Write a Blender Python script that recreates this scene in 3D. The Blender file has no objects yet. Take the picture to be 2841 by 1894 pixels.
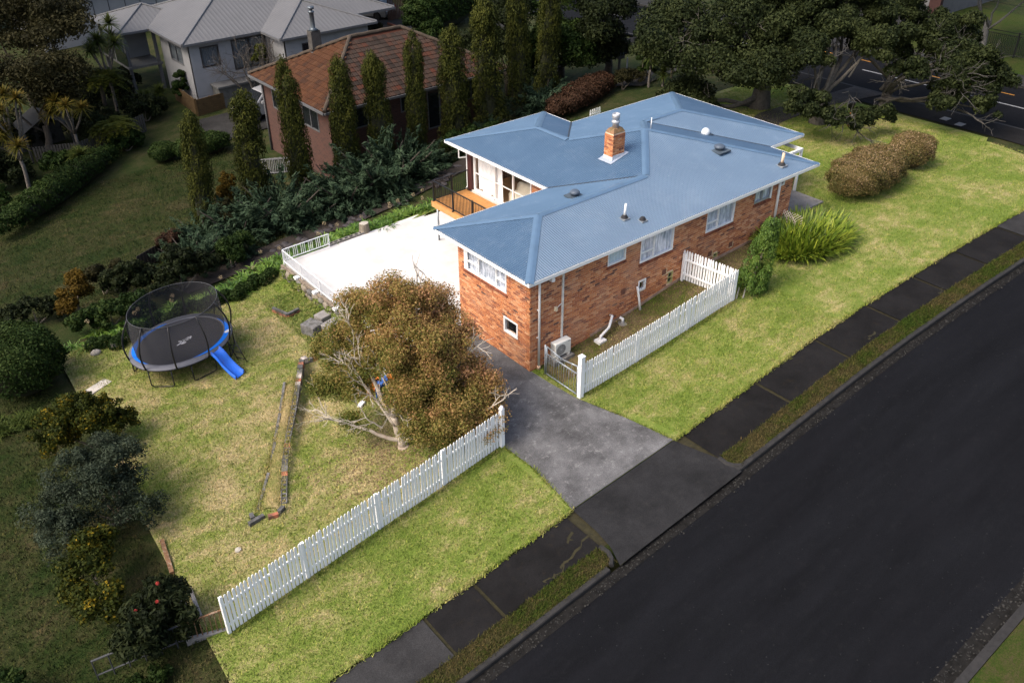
import bpy, math, random
import numpy as np
from mathutils import Vector, Matrix
R_ = math.radians
sc = bpy.context.scene
# ---------------------------------------------------------------- camera, sky, sun, exposure
cam_d = bpy.data.cameras.new('camera'); cam = bpy.data.objects.new('camera', cam_d); sc.collection.objects.link(cam)
yaw, pitch, roll = R_(50.871), R_(33.328), R_(-0.395)
_F = Vector((math.cos(yaw)*math.cos(pitch), math.sin(yaw)*math.cos(pitch), -math.sin(pitch)))
_Rt = Vector((math.sin(yaw), -math.cos(yaw), 0)); _U = _Rt.cross(_F)
_R2 = math.cos(roll)*_Rt+math.sin(roll)*_U; _U2 = -math.sin(roll)*_Rt+math.cos(roll)*_U
cam.matrix_world = Matrix(((_R2.x,_U2.x,-_F.x,-16.033),(_R2.y,_U2.y,-_F.y,-18.821),(_R2.z,_U2.z,-_F.z,17.856),(0,0,0,1)))
cam_d.sensor_width = 36; cam_d.lens = 2459.2/2841*36; cam_d.clip_end = 2000; cam_d.clip_start = .1
sc.camera = cam
SUN_DIR = Vector((-.78, .12, .95)).normalized()      # towards the sun
w = bpy.data.worlds.new('World'); sc.world = w; w.use_nodes = True
nt = w.node_tree; nt.nodes.clear()
sky = nt.nodes.new('ShaderNodeTexSky'); sky.sky_type = 'NISHITA'; sky.sun_disc = False
sky.sun_elevation = math.asin(SUN_DIR.z); sky.sun_rotation = math.atan2(SUN_DIR.x, SUN_DIR.y)
sky.air_density = 1.0; sky.dust_density = 6.0; sky.ozone_density = 1.0
bg = nt.nodes.new('ShaderNodeBackground'); bg.inputs[1].default_value = .15
wo = nt.nodes.new('ShaderNodeOutputWorld'); nt.links.new(sky.outputs[0], bg.inputs[0]); nt.links.new(bg.outputs[0], wo.inputs[0])
sl = bpy.data.lights.new('sun', 'SUN'); sl.energy = 1.15; sl.angle = R_(24); sl.color = (1, .95, .87)
so = bpy.data.objects.new('sun', sl); sc.collection.objects.link(so)
so.rotation_euler = SUN_DIR.to_track_quat('Z', 'Y').to_euler()
sc.view_settings.view_transform = 'Standard'; sc.view_settings.look = 'None'; sc.view_settings.gamma = 1
sc.view_settings.exposure = 1.0
sc.render.engine = 'CYCLES'
# ---------------------------------------------------------------- helpers
rng = np.random.default_rng(7); random.seed(7)
COL = sc.collection
def tag(o, label=None, cat=None, group=None, kind=None):
    if label: o['label'] = label
    if cat: o['category'] = cat
    if group: o['group'] = group
    if kind: o['kind'] = kind
    return o
def thing(name, label, cat, loc=(0,0,0), group=None):
    o = bpy.data.objects.new(name, None); COL.objects.link(o); o.location = loc; o.empty_display_size = .2
    return tag(o, label, cat, group)
def link(name, me, mat=None, parent=None, local=False):
    o = bpy.data.objects.new(name, me); COL.objects.link(o)
    if mat is not None and not me.materials: me.materials.append(mat)
    if parent is not None:
        o.parent = parent
        if parent.type == 'EMPTY' and not local: o.matrix_parent_inverse = Matrix.Translation(-parent.location)
    return o
def copy_tree(root, loc=None, rotz=None, scale=None, parent=None):
    c = root.copy(); COL.objects.link(c)
    for k in list(c.keys()):
        if k in ('label','group') and parent is None: del c[k]
    if parent is not None: c.parent = parent
    if loc is not None: c.location = loc
    if rotz is not None: c.rotation_euler = (0,0,rotz)
    if scale is not None: c.scale = scale if hasattr(scale,'__len__') else (scale,)*3
    for ch in root.children: copy_tree(ch, parent=c)
    return c
def V3(*a): return np.array(a, float)
class MB:
    def __init__(s): s.v=[]; s.f=[]; s.n=0
    def add(s, vs, fs):
        s.v.extend([tuple(map(float,p)) for p in vs]); s.f.extend([tuple(i+s.n for i in f) for f in fs]); s.n += len(vs); return s
    def box(s, x0,x1,y0,y1,z0,z1):
        return s.add([(x0,y0,z0),(x1,y0,z0),(x1,y1,z0),(x0,y1,z0),(x0,y0,z1),(x1,y0,z1),(x1,y1,z1),(x0,y1,z1)],
                     [(0,3,2,1),(4,5,6,7),(0,1,5,4),(1,2,6,5),(2,3,7,6),(3,0,4,7)])
    def obox(s, o, u, n, a, b, z):   # oriented box: along u, along n, up
        o=np.array(o,float);u=np.array(u,float);n=np.array(n,float);k=V3(0,0,1)
        vs=[o+u*a[i]+n*b[j]+k*z[l] for l in (0,1) for (i,j) in ((0,0),(1,0),(1,1),(0,1))]
        fs=[(0,3,2,1),(4,5,6,7),(0,1,5,4),(1,2,6,5),(2,3,7,6),(3,0,4,7)]
        if np.cross(u,n)[2]<0: fs=[f[::-1] for f in fs]
        return s.add(vs,fs)
    def prism(s, poly, z0, z1):      # poly ccw list of xy
        n=len(poly); vs=[(x,y,z0) for x,y in poly]+[(x,y,z1) for x,y in poly]
        return s.add(vs,[tuple(range(n))[::-1],tuple(range(n,2*n))]+[(i,(i+1)%n,n+(i+1)%n,n+i) for i in range(n)])
    def tube(s, path, r, n=8, cap=True):
        P=np.array(path,float); m=len(P); rs=np.array(r if hasattr(r,'__len__') else [r]*m,float)
        T=np.gradient(P,axis=0); T/= (np.linalg.norm(T,axis=1)[:,None]+1e-9)
        up=V3(0,0,1) if abs(T[0][2])<.9 else V3(1,0,0)
        vs=[]
        A=np.cross(T[0],up);A/=np.linalg.norm(A)
        for i in range(m):
            A=A-T[i]*np.dot(A,T[i]);A/=(np.linalg.norm(A)+1e-9);B=np.cross(T[i],A)
            for k in range(n):
                t=2*math.pi*k/n; vs.append(P[i]+rs[i]*(math.cos(t)*A+math.sin(t)*B))
        fs=[(i*n+k,i*n+(k+1)%n,(i+1)*n+(k+1)%n,(i+1)*n+k) for i in range(m-1) for k in range(n)]
        if cap: fs+= [tuple(range(n))[::-1], tuple(range((m-1)*n,m*n))]
        return s.add(vs,fs)
    def lathe(s, c, prof, n=16, ax=None):   # prof [(r,z)]
        vs=[];fs=[]
        for r,z in prof:
            for k in range(n):
                t=2*math.pi*k/n; vs.append((c[0]+r*math.cos(t),c[1]+r*math.sin(t),c[2]+z))
        for i in range(len(prof)-1):
            for k in range(n): fs.append((i*n+k,i*n+(k+1)%n,(i+1)*n+(k+1)%n,(i+1)*n+k))
        fs+=[tuple(range(n))[::-1],tuple(range((len(prof)-1)*n,len(prof)*n))]
        return s.add(vs,fs)
    def mesh(s, name):
        me=bpy.data.meshes.new(name); me.from_pydata(s.v,[],s.f); me.update(); return me
    def build(s, name, mat=None, parent=None, smooth=False, local=False):
        me=s.mesh(name)
        if smooth: me.shade_smooth()
        return link(name,me,mat,parent,local)
def ellipsoid(name, c, r, mat, parent=None, jit=.0, local=False, nu=24, nv=14, seed=1):
    g=np.random.default_rng(seed); mb=MB(); vs=[];fs=[]
    for j in range(nv+1):
        ph=math.pi*j/nv
        for i in range(nu):
            th=2*math.pi*i/nu; k=1+g.normal(0,jit)
            vs.append((c[0]+r[0]*k*math.sin(ph)*math.cos(th),c[1]+r[1]*k*math.sin(ph)*math.sin(th),c[2]+r[2]*k*math.cos(ph)))
    for j in range(nv):
        for i in range(nu): fs.append((j*nu+i,(j+1)*nu+i,(j+1)*nu+(i+1)%nu,j*nu+(i+1)%nu))
    return mb.add(vs,fs).build(name,mat,parent,True,local)
# ---------------------------------------------------------------- materials
MATS={}
def nodes(name):
    m=bpy.data.materials.new(name); m.use_nodes=True; t=m.node_tree; b=t.nodes['Principled BSDF']; return m,t,b
def L(t,a,b): t.links.new(a,b)
def nd(t,ty,**kw):
    n=t.nodes.new(ty)
    for k,v in kw.items(): setattr(n,k,v)
    return n
def ramp(t, fac, stops, interp='LINEAR'):
    r=nd(t,'ShaderNodeValToRGB'); r.color_ramp.interpolation=interp; e=r.color_ramp.elements
    while len(e)<len(stops): e.new(.5)
    for i,(p,c) in enumerate(stops): e[i].position=p; e[i].color=(*c,1)
    L(t,fac,r.inputs[0]); return r.outputs[0]
def noise(t, scale, detail=4, rough=.6, vec=None, dist=0, dim='3D'):
    n=nd(t,'ShaderNodeTexNoise'); n.noise_dimensions=dim; n.inputs['Scale'].default_value=scale; n.inputs['Detail'].default_value=detail
    n.inputs['Roughness'].default_value=rough; n.inputs['Distortion'].default_value=dist
    if vec is None: vec=nd(t,'ShaderNodeTexCoord').outputs['Object']
    L(t,vec,n.inputs['Vector']); return n.outputs[0]
def mix(t, a, b, fac, mode='MIX'):
    m=nd(t,'ShaderNodeMix',data_type='RGBA',blend_type=mode)
    for i,x in ((0,fac),(6,a),(7,b)):
        if hasattr(x,'is_output'): L(t,x,m.inputs[i])
        elif i==0: m.inputs[0].default_value=x
        else: m.inputs[i].default_value=(*x,1)
    return m.outputs[2]
def mathn(t, op, a, b=0.5, c=None):
    m=nd(t,'ShaderNodeMath',operation=op)
    for i,x in enumerate((a,b) if c is None else (a,b,c)):
        if hasattr(x,'is_output'): L(t,x,m.inputs[i])
        else: m.inputs[i].default_value=x
    return m.outputs[0]
def bump(t, b, h, strength=.3, dist=.02):
    n=nd(t,'ShaderNodeBump'); n.inputs['Strength'].default_value=strength; n.inputs['Distance'].default_value=dist
    L(t,h,n.inputs['Height']); L(t,n.outputs[0],b.inputs['Normal'])
def mat(name, col, rough=.7, var=.25, scale=3., metal=0., bmp=.0, spec=.3, bscale=None, dirt=None):
    if name in MATS: return MATS[name]
    m,t,b=nodes(name)
    n=noise(t,scale,5,.65); dk=tuple(c*(1-var) for c in col); lt=tuple(min(1,c*(1+var*.7)) for c in col)
    c=ramp(t,n,[(.3,dk),(.5,col),(.72,lt)])
    if dirt:
        n2=noise(t,dirt[1],6,.7); f=ramp(t,n2,[(dirt[2],(0,0,0)),(dirt[2]+.14,(1,1,1))]); c=mix(t,c,dirt[0],mathn(t,'MULTIPLY',f,dirt[3]))
    L(t,c,b.inputs['Base Color']); b.inputs['Roughness'].default_value=rough; b.inputs['Metallic'].default_value=metal
    b.inputs['Specular IOR Level'].default_value=spec
    if bmp: bump(t,b,noise(t,bscale or scale*6,5,.7),bmp)
    MATS[name]=m; return m
def leafmat(name, stops, rough=.55, tr=.25, spec=.25, k=1.):
    if name in MATS: return MATS[name]
    m,t,b=nodes(name); a=nd(t,'ShaderNodeAttribute',attribute_name='tint')
    c=ramp(t,a.outputs['Fac'],[(p_,tuple(x*k for x in q_)) for p_,q_ in stops]); L(t,c,b.inputs['Base Color']); b.inputs['Roughness'].default_value=rough; b.inputs['Specular IOR Level'].default_value=spec
    tb=nd(t,'ShaderNodeBsdfTranslucent'); L(t,c,tb.inputs[0]); ms=nd(t,'ShaderNodeMixShader'); ms.inputs[0].default_value=tr
    L(t,b.outputs[0],ms.inputs[1]); L(t,tb.outputs[0],ms.inputs[2]); L(t,ms.outputs[0],t.nodes['Material Output'].inputs[0])
    MATS[name]=m; return m
# ---------------------------------------------------------------- foliage geometry
def nrm(a): return a/(np.linalg.norm(a,axis=-1,keepdims=True)+1e-9)
def raw_mesh(name, co, fidx, nper, tint, smooth=False):
    me=bpy.data.meshes.new(name); me.vertices.add(len(co)); me.vertices.foreach_set('co',np.ascontiguousarray(co,np.float32).ravel())
    nf=len(fidx); me.loops.add(nf*nper); me.loops.foreach_set('vertex_index',np.ascontiguousarray(fidx,np.int32).ravel())
    me.polygons.add(nf); me.polygons.foreach_set('loop_start',np.arange(0,nf*nper,nper,dtype=np.int32))
    me.update(calc_edges=True)
    if tint is not None:
        at=me.attributes.new('tint','FLOAT','FACE'); at.data.foreach_set('value',np.ascontiguousarray(tint,np.float32))
    if smooth: me.shade_smooth()
    return me
def leaf_mesh(name, P, N, Ln, Wd, tint, D=None, g=rng):
    n=len(P); N=nrm(N)
    if D is None: D=g.normal(size=(n,3))
    D=nrm(D-N*np.sum(D*N,1)[:,None]); B=np.cross(N,D)
    Ln=np.broadcast_to(Ln,(n,))[:,None]; Wd=np.broadcast_to(Wd,(n,))[:,None]
    co=np.stack([P-D*Ln/2,P+B*Wd/2+N*Wd*.15,P+D*Ln/2,P-B*Wd/2+N*Wd*.15],1).reshape(-1,3)
    return raw_mesh(name,co,np.arange(4*n).reshape(n,4),4,tint)
def blades_mesh(name, P, D, Ln, Wd, droop, tint, seg=3, g=rng):
    n=len(P); D=nrm(D); up=V3(0,0,1); S=nrm(np.cross(D,up[None])+g.normal(0,.05,(n,3)))
    Ln=np.broadcast_to(Ln,(n,))[:,None]; Wd=np.broadcast_to(Wd,(n,))[:,None]; dr=np.broadcast_to(droop,(n,))[:,None]
    vs=[]
    for k in range(seg+1):
        s=k/seg; c=P+D*Ln*s; c=c.copy(); c[:,2:3]-=dr*Ln*s*s
        wk=Wd*(1-s**2.2)*.5+Wd*.02
        vs+= [c-S*wk,c+S*wk]
    co=np.stack(vs,1).reshape(-1,3); m=2*(seg+1)
    base=np.arange(n)[:,None,None]*m; q=np.array([[2*k,2*k+1,2*k+3,2*k+2] for k in range(seg)])[None]
    return raw_mesh(name,co,(base+q).reshape(-1,4),4,np.repeat(tint,seg))
def shell(blobs, n, g, lo=.82, hi=1.05, zmin=-.6, jn=.5):
    B=np.array(blobs,float); a=(B[:,3]*B[:,4]+B[:,4]*B[:,5]+B[:,3]*B[:,5]); a/=a.sum()
    k=g.choice(len(B),n,p=a); d=nrm(g.normal(size=(n,3))); bad=d[:,2]<zmin; d[bad,2]*=-1
    r=g.uniform(lo,hi,n)[:,None]; P=B[k,:3]+d*B[k,3:6]*r; N=nrm(d/B[k,3:6])+g.normal(0,jn,(n,3)); return P,N,k
def crown_blobs(c, r, k, sub, g, zlo=-.5, flat=.8, inner=.55):
    d=nrm(g.normal(size=(k,3))); d[:,2]=np.where(d[:,2]<zlo,-d[:,2],d[:,2]); rad=g.uniform(inner,.95,k)[:,None]
    C=np.array(c)+d*np.array(r)*rad; s=sub*g.uniform(.65,1.25,k)
    return np.c_[C,s,s,s*flat]
def limb(mb, p0, p1, r0, r1, g, seg=6, wob=.08, n=6):
    p0=np.array(p0,float);p1=np.array(p1,float); Ls=np.linalg.norm(p1-p0); t=np.linspace(0,1,seg+1)[:,None]
    W=np.cumsum(g.normal(0,wob*Ls/seg,(seg+1,3)),0); W-=t*W[-1]; W[0]=0
    P=p0+(p1-p0)*t+W; mb.tube(P,np.linspace(r0,r1,seg+1),n); return P
def branching(mb, p, d, Ls, r, g, depth, spread=.6, kids=3, shrink=.68, up=.15, n=5, tips=None):
    d=d/np.linalg.norm(d); e=p+d*Ls; P=limb(mb,p,e,r,r*.62,g,4,.12,n)
    if tips is not None: tips.append(e)
    if depth<=0: return
    for k in range(kids):
        s=P[-1] if k<2 else P[2+ k%2]
        nd_=d+g.normal(0,spread,3); nd_[2]+=up
        branching(mb,s,nd_,Ls*shrink*g.uniform(.75,1.2),r*.6,g,depth-1,spread,kids,shrink,up,max(4,n-1),tips)
# ---------------------------------------------------------------- terrain
CP=[(-14,-5.5,-1.35),(-8,-5.5,-.8),(-3,-5.5,-.27),(1.3,-5.3,.08),(5,-5,.5),(8,-4,.9),(13,-4,1.15),(20,-4,1.25),(26,-4,1.2),(33,-4,1.05),
(-14,-11,-1.4),(-3,-11,-.35),(8,-11,.8),(20,-11,1.15),(33,-11,1.0),(-14,-16,-1.4),(0,-16,-.05),(12,-16,1.0),(30,-16,1.0),
(.35,.35,0),(2.9,.3,.22),(5.7,.3,.56),(8,.3,.93),(10,.3,1.06),(12.7,.3,1.17),(15.5,.3,1.22),(20,2,1.22),(19,6,1.15),(20,12,1.05),(26,2,1.2),(30,10,1.0),(33,4,1.0),(30,18,.85),(34,20,.8),
(-.3,3,-.05),(-.5,-2,-.05),(-3,-2,-.2),(-12.2,-2.4,-1.0),(-8,-2.3,-.62),
(-2.6,13,-1.05),(-3,9,-1.1),(-8,9,-1.1),(-11,9,-1.15),(-12,3,-1.1),(-8,4,-1.05),(-5,6,-1.05),(-11.5,13,-1.2),(-6,13.3,-1.1),(-2.2,14.3,-.9),(1,14.2,-.55),(5,14.2,-.45),(8,14,-.2),(13,13,.5),(18,13,.95),
(-3,16,-1.25),(3,16.3,-.95),(10,17,-.35),(18,17.5,.5),(-12,17,-1.6),
(-4,21,-1.9),(4,21,-1.7),(10,21,-1.0),(17,21,-.1),(25,22,.5),(4,31,-2.2),(11,33,-1.8),(18,31,-.4),(26,32,.2),(-5,30,-2.3),(-12,25,-2.3),(-20,30,-2.9),(-10,40,-2.8),(3,40,-1.7),(14,42,-1.2),(26,42,-.2),(36,30,.4),(40,20,.7),(45,5,.9),(48,-10,1.0),(60,20,.8),(60,60,0.),(20,70,-1),(-20,70,-3),
(-14,4,-1.5),(-17,4,-1.9),(-16,-4,-1.7),(-20,10,-2.2),(-24,0,-2.4),(-22,-8,-2.0),(-30,20,-3),
(200,0,2),(200,200,0),(0,250,-2),(-200,200,-4),(-200,0,-4),(-200,-200,-3),(0,-200,0),(200,-200,2)]
_P=np.array(CP,float)
def _solve():
    n=len(_P);d=np.hypot(_P[:,None,0]-_P[None,:,0],_P[:,None,1]-_P[None,:,1])
    A=np.zeros((n+3,n+3));A[:n,:n]=np.sqrt(d*d+1.0)-1+np.eye(n)*-.15
    A[:n,n]=1;A[:n,n+1:]=_P[:,:2];A[n:,:n]=A[:n,n:].T
    return np.linalg.solve(A,np.r_[_P[:,2],0,0,0])
_S=_solve()
def G0(x,y):
    x=np.asarray(x,float);y=np.asarray(y,float);n=len(_P);r=np.full(x.shape,_S[n])+_S[n+1]*x+_S[n+2]*y
    for i in range(n): r=r+_S[i]*(np.sqrt((x-_P[i,0])**2+(y-_P[i,1])**2+1.0)-1)
    return r
def step(x,y):
    sd=(x+4.7)*.853-(y-7.8)*.52; s=-(x+4.7)*.52-(y-7.8)*.853
    d=.5*np.clip(1.1-s/8.5,.12,1)*np.clip(sd/.12,0,1)*np.clip((7.66-y)/.12,0,1)*np.clip(1-(sd-.4)/4.4,0,1)*np.clip((9.6-s),0,1)*np.clip((s+3.2),0,1)
    return d
def G(x,y):
    x=np.asarray(x,float); y=np.asarray(y,float); return G0(x,y)-step(x,y)
def g1(x,y): return float(G(x,y))
def grid(name, X, Y, off, m, mask=None, parent=None, Z=None):
    ny,nx=X.shape; z=(G(X,Y)+off) if Z is None else Z
    co=np.stack([X,Y,z],-1).reshape(-1,3); i=np.arange(ny*nx).reshape(ny,nx)
    f=np.stack([i[:-1,:-1],i[:-1,1:],i[1:,1:],i[1:,:-1]],-1).reshape(-1,4)
    if mask is not None: f=f[mask.ravel()]
    return link(name, raw_mesh(name,co,f,4,None,True), m, parent)
def strip(name, xs, y0, y1, off, m, ny=4, parent=None):   # y0,y1 arrays along xs
    xs=np.asarray(xs,float); t=np.linspace(0,1,ny)[:,None]; Y=np.broadcast_to(y0,xs.shape)[None]*(1-t)+np.broadcast_to(y1,xs.shape)[None]*t
    X=np.broadcast_to(xs[None],Y.shape); return grid(name,X,Y,off,m,parent=parent)
# lawn-like materials ---------------------------------------------------
def lawnmat(name, lush, green, olive, straw, bias=0., drya=0., soil=(.12,.085,.05)):
    m,t,b=nodes(name); tc=nd(t,'ShaderNodeTexCoord').outputs['Object']
    mp=nd(t,'ShaderNodeMapping'); mp.inputs['Scale'].default_value=(1,1,0); L(t,tc,mp.inputs[0]); v=mp.outputs[0]
    mp2=nd(t,'ShaderNodeMapping'); mp2.inputs['Scale'].default_value=(.35,1.1,0); mp2.inputs['Rotation'].default_value=(0,0,.12); L(t,tc,mp2.inputs[0])
    big=noise(t,.35,3,.5,v); med=noise(t,1.6,5,.7,v,.8); fine=noise(t,14,4,.75,v); st=noise(t,2.2,4,.6,mp2.outputs[0])
    sx=nd(t,'ShaderNodeSeparateXYZ'); L(t,tc,sx.inputs[0])
    def mr(s,a,b_):
        q=nd(t,'ShaderNodeMapRange'); q.interpolation_type='SMOOTHSTEP'; L(t,s,q.inputs[0]); q.inputs[1].default_value=a; q.inputs[2].default_value=b_; return q.outputs[0]
    dry=mathn(t,'MULTIPLY',mr(sx.outputs[1],-2.5,-1.5),mr(sx.outputs[0],-1.5,-4.5))
    f=mathn(t,'ADD',mathn(t,'MULTIPLY',big,.8),mathn(t,'MULTIPLY',med,.95)); f=mathn(t,'ADD',f,mathn(t,'MULTIPLY',st,.55)); f=mathn(t,'ADD',f,mathn(t,'MULTIPLY',fine,.95)); f=mathn(t,'ADD',f,mathn(t,'MULTIPLY',dry,drya)); f=mathn(t,'SUBTRACT',f,1.14-bias)
    c=ramp(t,f,[(.27,lush),(.43,green),(.58,olive),(.78,straw)])
    sp=noise(t,3.2,6,.8,v); c=mix(t,c,soil,mathn(t,'MULTIPLY',ramp(t,sp,[(.6,(0,0,0)),(.76,(1,1,1))]),.35))
    hf=noise(t,26,4,.85,v); c=mix(t,c,ramp(t,hf,[(.32,(.55,.55,.55)),(.68,(1.45,1.45,1.4))]),.85,'MULTIPLY')
    L(t,c,b.inputs['Base Color']); b.inputs['Roughness'].default_value=.9; b.inputs['Specular IOR Level'].default_value=.1
    bump(t,b,hf,.7,.05); MATS[name]=m; return m
M_LAWN=lawnmat('lawn_grass',(.115,.162,.028),(.165,.195,.047),(.23,.222,.083),(.36,.29,.155),-.075,.15)
M_DLAWN=lawnmat('dimmed_lawn_grass',(.014,.026,.005),(.023,.031,.008),(.034,.037,.013),(.056,.046,.022))  # lawn beyond the plot: darkening of the surroundings painted into the grass colour
M_VERGE=lawnmat('verge_grass',(.024,.042,.006),(.038,.046,.01),(.05,.045,.018),(.07,.055,.025))  # verge outside the plot, darkened in its colour as well
def asphalt(name, c, speck, bmp=.4, big=1., st=(1,1,1), sc_=.7):
    m,t,b=nodes(name); mp=nd(t,'ShaderNodeMapping'); mp.inputs['Scale'].default_value=st; L(t,nd(t,'ShaderNodeTexCoord').outputs['Object'],mp.inputs[0]); a=noise(t,sc_,6,.7,mp.outputs[0]); f=noise(t,38,4,.85); e=noise(t,3.5,7,.8)
    k=mix(t,ramp(t,a,[(.3,tuple(x*(1-.4*big) for x in c)),(.7,tuple(x*(1+.45*big) for x in c))]),ramp(t,f,[(.35,(.4,.4,.4)),(.75,(1.7,1.7,1.7))]),.7,'MULTIPLY')
    k=mix(t,k,speck,mathn(t,'MULTIPLY',ramp(t,e,[(.55,(0,0,0)),(.72,(1,1,1))]),.55))
    L(t,k,b.inputs['Base Color']); b.inputs['Roughness'].default_value=.9; b.inputs['Specular IOR Level'].default_value=.06; bump(t,b,f,bmp,.01); MATS[name]=m; return m
M_ROAD=asphalt('road_asphalt',(.0066,.0069,.0084),(.0125,.0125,.0135),.5,.6,(.12,1,1),1.3)  # street, footpath and kerb colours here carry the darkening outside the plot
M_PATH=asphalt('footpath_asphalt',(.0115,.011,.0112),(.026,.02,.013),.6)
M_PATHC=asphalt('pale_footpath',(.03,.0295,.03),(.042,.039,.036))
M_DRIVE=asphalt('driveway_asphalt',(.1,.099,.101),(.32,.315,.31),.6,1.35)
M_CROSS=asphalt('dimmed_crossing_asphalt',(.02,.02,.021),(.036,.034,.032))  # the driveway again, with darkening put into its colour beyond the plot
M_KERB=mat('kerb_concrete',(.021,.02,.0195),.9,.4,4,bmp=.4)
M_CHAN=mat('channel_concrete',(.0125,.012,.0115),.95,.5,5,bmp=.5,spec=.05)
M_GRAVELC=mat('gravel',(.026,.025,.023),.95,.5,9,bmp=.5)
M_MOSS=mat('joint_moss',(.024,.021,.009),.95,.5,8,bmp=.5)
M_CONC=mat('grey_concrete',(.23,.215,.2),.9,.35,3,bmp=.3,dirt=((.08,.075,.06),1.5,.5,.7))
# ground sheet to the horizon -------------------------------------------
xs=np.r_[np.linspace(-400,-34,16),np.arange(-32,-13,1.),np.arange(-13,9,.3),np.arange(9,52,.6),np.linspace(53,400,20)]
ys=np.r_[np.linspace(-300,-42,12),np.arange(-40,-5,.6),np.arange(-5,15,.3),np.arange(15,62,.8),np.linspace(64,500,24)]
X,Y=np.meshgrid(xs,ys); Z=G(X,Y)-.05
rd=((Y>-16)&(Y<-7.4))|((X>34)&(X<42.3)&(Y>-60)); Z=np.where(rd,Z-.35,Z)
inplot=(X>-12)&(X<31)&(Y>-6.9)&(Y<13.5); Z=np.where(inplot,Z-.12,Z)
pat=(X>-2.0)&(X<6.5)&(Y>4)&(Y<13.8); Z=np.where(pat,np.minimum(Z,-.9),Z)
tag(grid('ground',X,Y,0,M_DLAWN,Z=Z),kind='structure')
# the plot's lawn
yy=np.arange(-5.4,14.6,.2); tt=np.r_[np.linspace(0,.30,75),np.linspace(.305,1,120)]
xl=-12.95+.06*(yy+5.4); xr=np.where(yy<0,31.0-.10*np.clip(-yy,0,9)**1.75,31.6)
Xl=xl[:,None]+(xr-xl)[:,None]*tt[None]; Yl=np.broadcast_to(yy[:,None],Xl.shape)
lm=~((Xl[:-1,:-1]>-2)&(Xl[:-1,:-1]<6.2)&(Yl[:-1,:-1]>4.4)&(Yl[:-1,:-1]<13.95))
lawn=tag(grid('lawn',Xl,Yl,0,M_LAWN,mask=lm),kind='structure')
# front street -----------------------------------------------------------
def kerbx(x):   # y of the kerb, curving off at the street corner
    return -7.52-.0*x
xr_=np.arange(-60,34.2,.8)
tag(grid('road',*np.meshgrid(np.arange(-120,120,1.2),np.linspace(-15.34,-7.66,9)),-.12,M_ROAD),kind='structure')
tag(strip('verge',np.arange(-60,-3.25,.5),-7.5,-6.9,-.005,M_VERGE),kind='structure')
tag(strip('verge',np.arange(1.75,31,.5),-7.5,-6.9,-.005,M_VERGE),kind='structure')
for a,b_ in ((-60,-3.2),(1.7,29)):
    k=np.arange(a,b_+.01,.6); kb=MB()
    for i in range(len(k)-1):
        z0,z1=g1(k[i],-7.5),g1(k[i+1],-7.5); 
        kb.add([(k[i],-7.66,z0-.3),(k[i+1],-7.66,z1-.3),(k[i+1],-7.66,z1-.01),(k[i],-7.66,z0-.01),(k[i],-7.64,z0+.02),(k[i+1],-7.64,z1+.02),(k[i],-7.5,z0+.025),(k[i+1],-7.5,z1+.025),(k[i],-7.49,z0-.1),(k[i+1],-7.49,z1-.1)],
               [(0,1,2,3),(3,2,5,4),(4,5,7,6),(6,7,9,8)])
    tag(kb.build('kerb',M_KERB),kind='structure')
tag(strip('kerb_channel',np.arange(-60,31,.6),-7.98,-7.67,-.112,M_CHAN,3),kind='structure')
# far kerb and far verge
kb=MB(); k=np.arange(-30,60,.8)
for i in range(len(k)-1):
    z0,z1=g1(k[i],-15.4),g1(k[i+1],-15.4)
    kb.add([(k[i],-15.33,z0-.3),(k[i+1],-15.33,z1-.3),(k[i+1],-15.33,z1+.02),(k[i],-15.33,z0+.02),(k[i+1],-15.55,z1+.025),(k[i],-15.55,z0+.025)],[(1,0,3,2),(2,3,5,4)])
tag(kb.build('kerb',M_KERB),kind='structure')
tag(strip('kerb_channel',np.arange(-30,60,.8),-15.32,-14.95,-.112,M_CHAN,3),kind='structure')
tag(strip('verge',np.arange(-30,60,.6),-17.2,-15.56,.0,M_VERGE,6),kind='structure')
tag(strip('footpath',np.arange(-30,60,.6),-19.2,-17.2,.012,M_PATHC,4),kind='structure')
# footpath slabs with mossy joints
fp=strip('footpath',np.arange(-60,31,.6),-6.92,-5.42,-.06,M_MOSS,4); tag(fp,kind='structure')
ed=[-24,-20.8,-17.6,-14.4,-11.2,-8.2,-6.6,-3.2]; ed2=[1.65,5.2,8.4,11.5,14.6,17.7,21.2,24.6,27.6,30.4]
for E_ in (ed,ed2):
    for i in range(len(E_)-1):
        a,b_=E_[i]+.05+rng.uniform(0,.03),E_[i+1]-.03
        pale=(E_[i]<-8.3) or E_[i]>21
        n=12; xs_=np.linspace(a,b_,n); s=strip('slab',xs_,-6.87+rng.uniform(-.03,.03,n)+.015*np.sin(xs_*5),-5.46,-.012,M_PATHC if pale else M_PATH,5,parent=fp)
for (x,y,Ls,an) in ((-4.6,-6.7,1.5,.42),(-5.2,-6.75,1.0,.2),(-3.8,-6.2,.5,1.0),(9.7,-6.7,.6,.3),(14.2,-6.75,.5,.2)):   # weeds in the cracks
    P=[];t_=np.linspace(0,1,10); px=x+np.cos(an)*Ls*t_+rng.normal(0,.05,10); py=y+np.sin(an)*Ls*t_*.5+rng.normal(0,.04,10)
    mb=MB()
    for i in range(9):
        z=g1(px[i],py[i])-.008; z2=g1(px[i+1],py[i+1])-.008; w_=.015+.03*rng.random()
        mb.add([(px[i],py[i]-w_,z),(px[i+1],py[i+1]-w_,z2),(px[i+1],py[i+1]+w_,z2),(px[i],py[i]+w_,z)],[(0,1,2,3)])
    mb.build('moss_crack',M_MOSS,fp)
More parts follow.
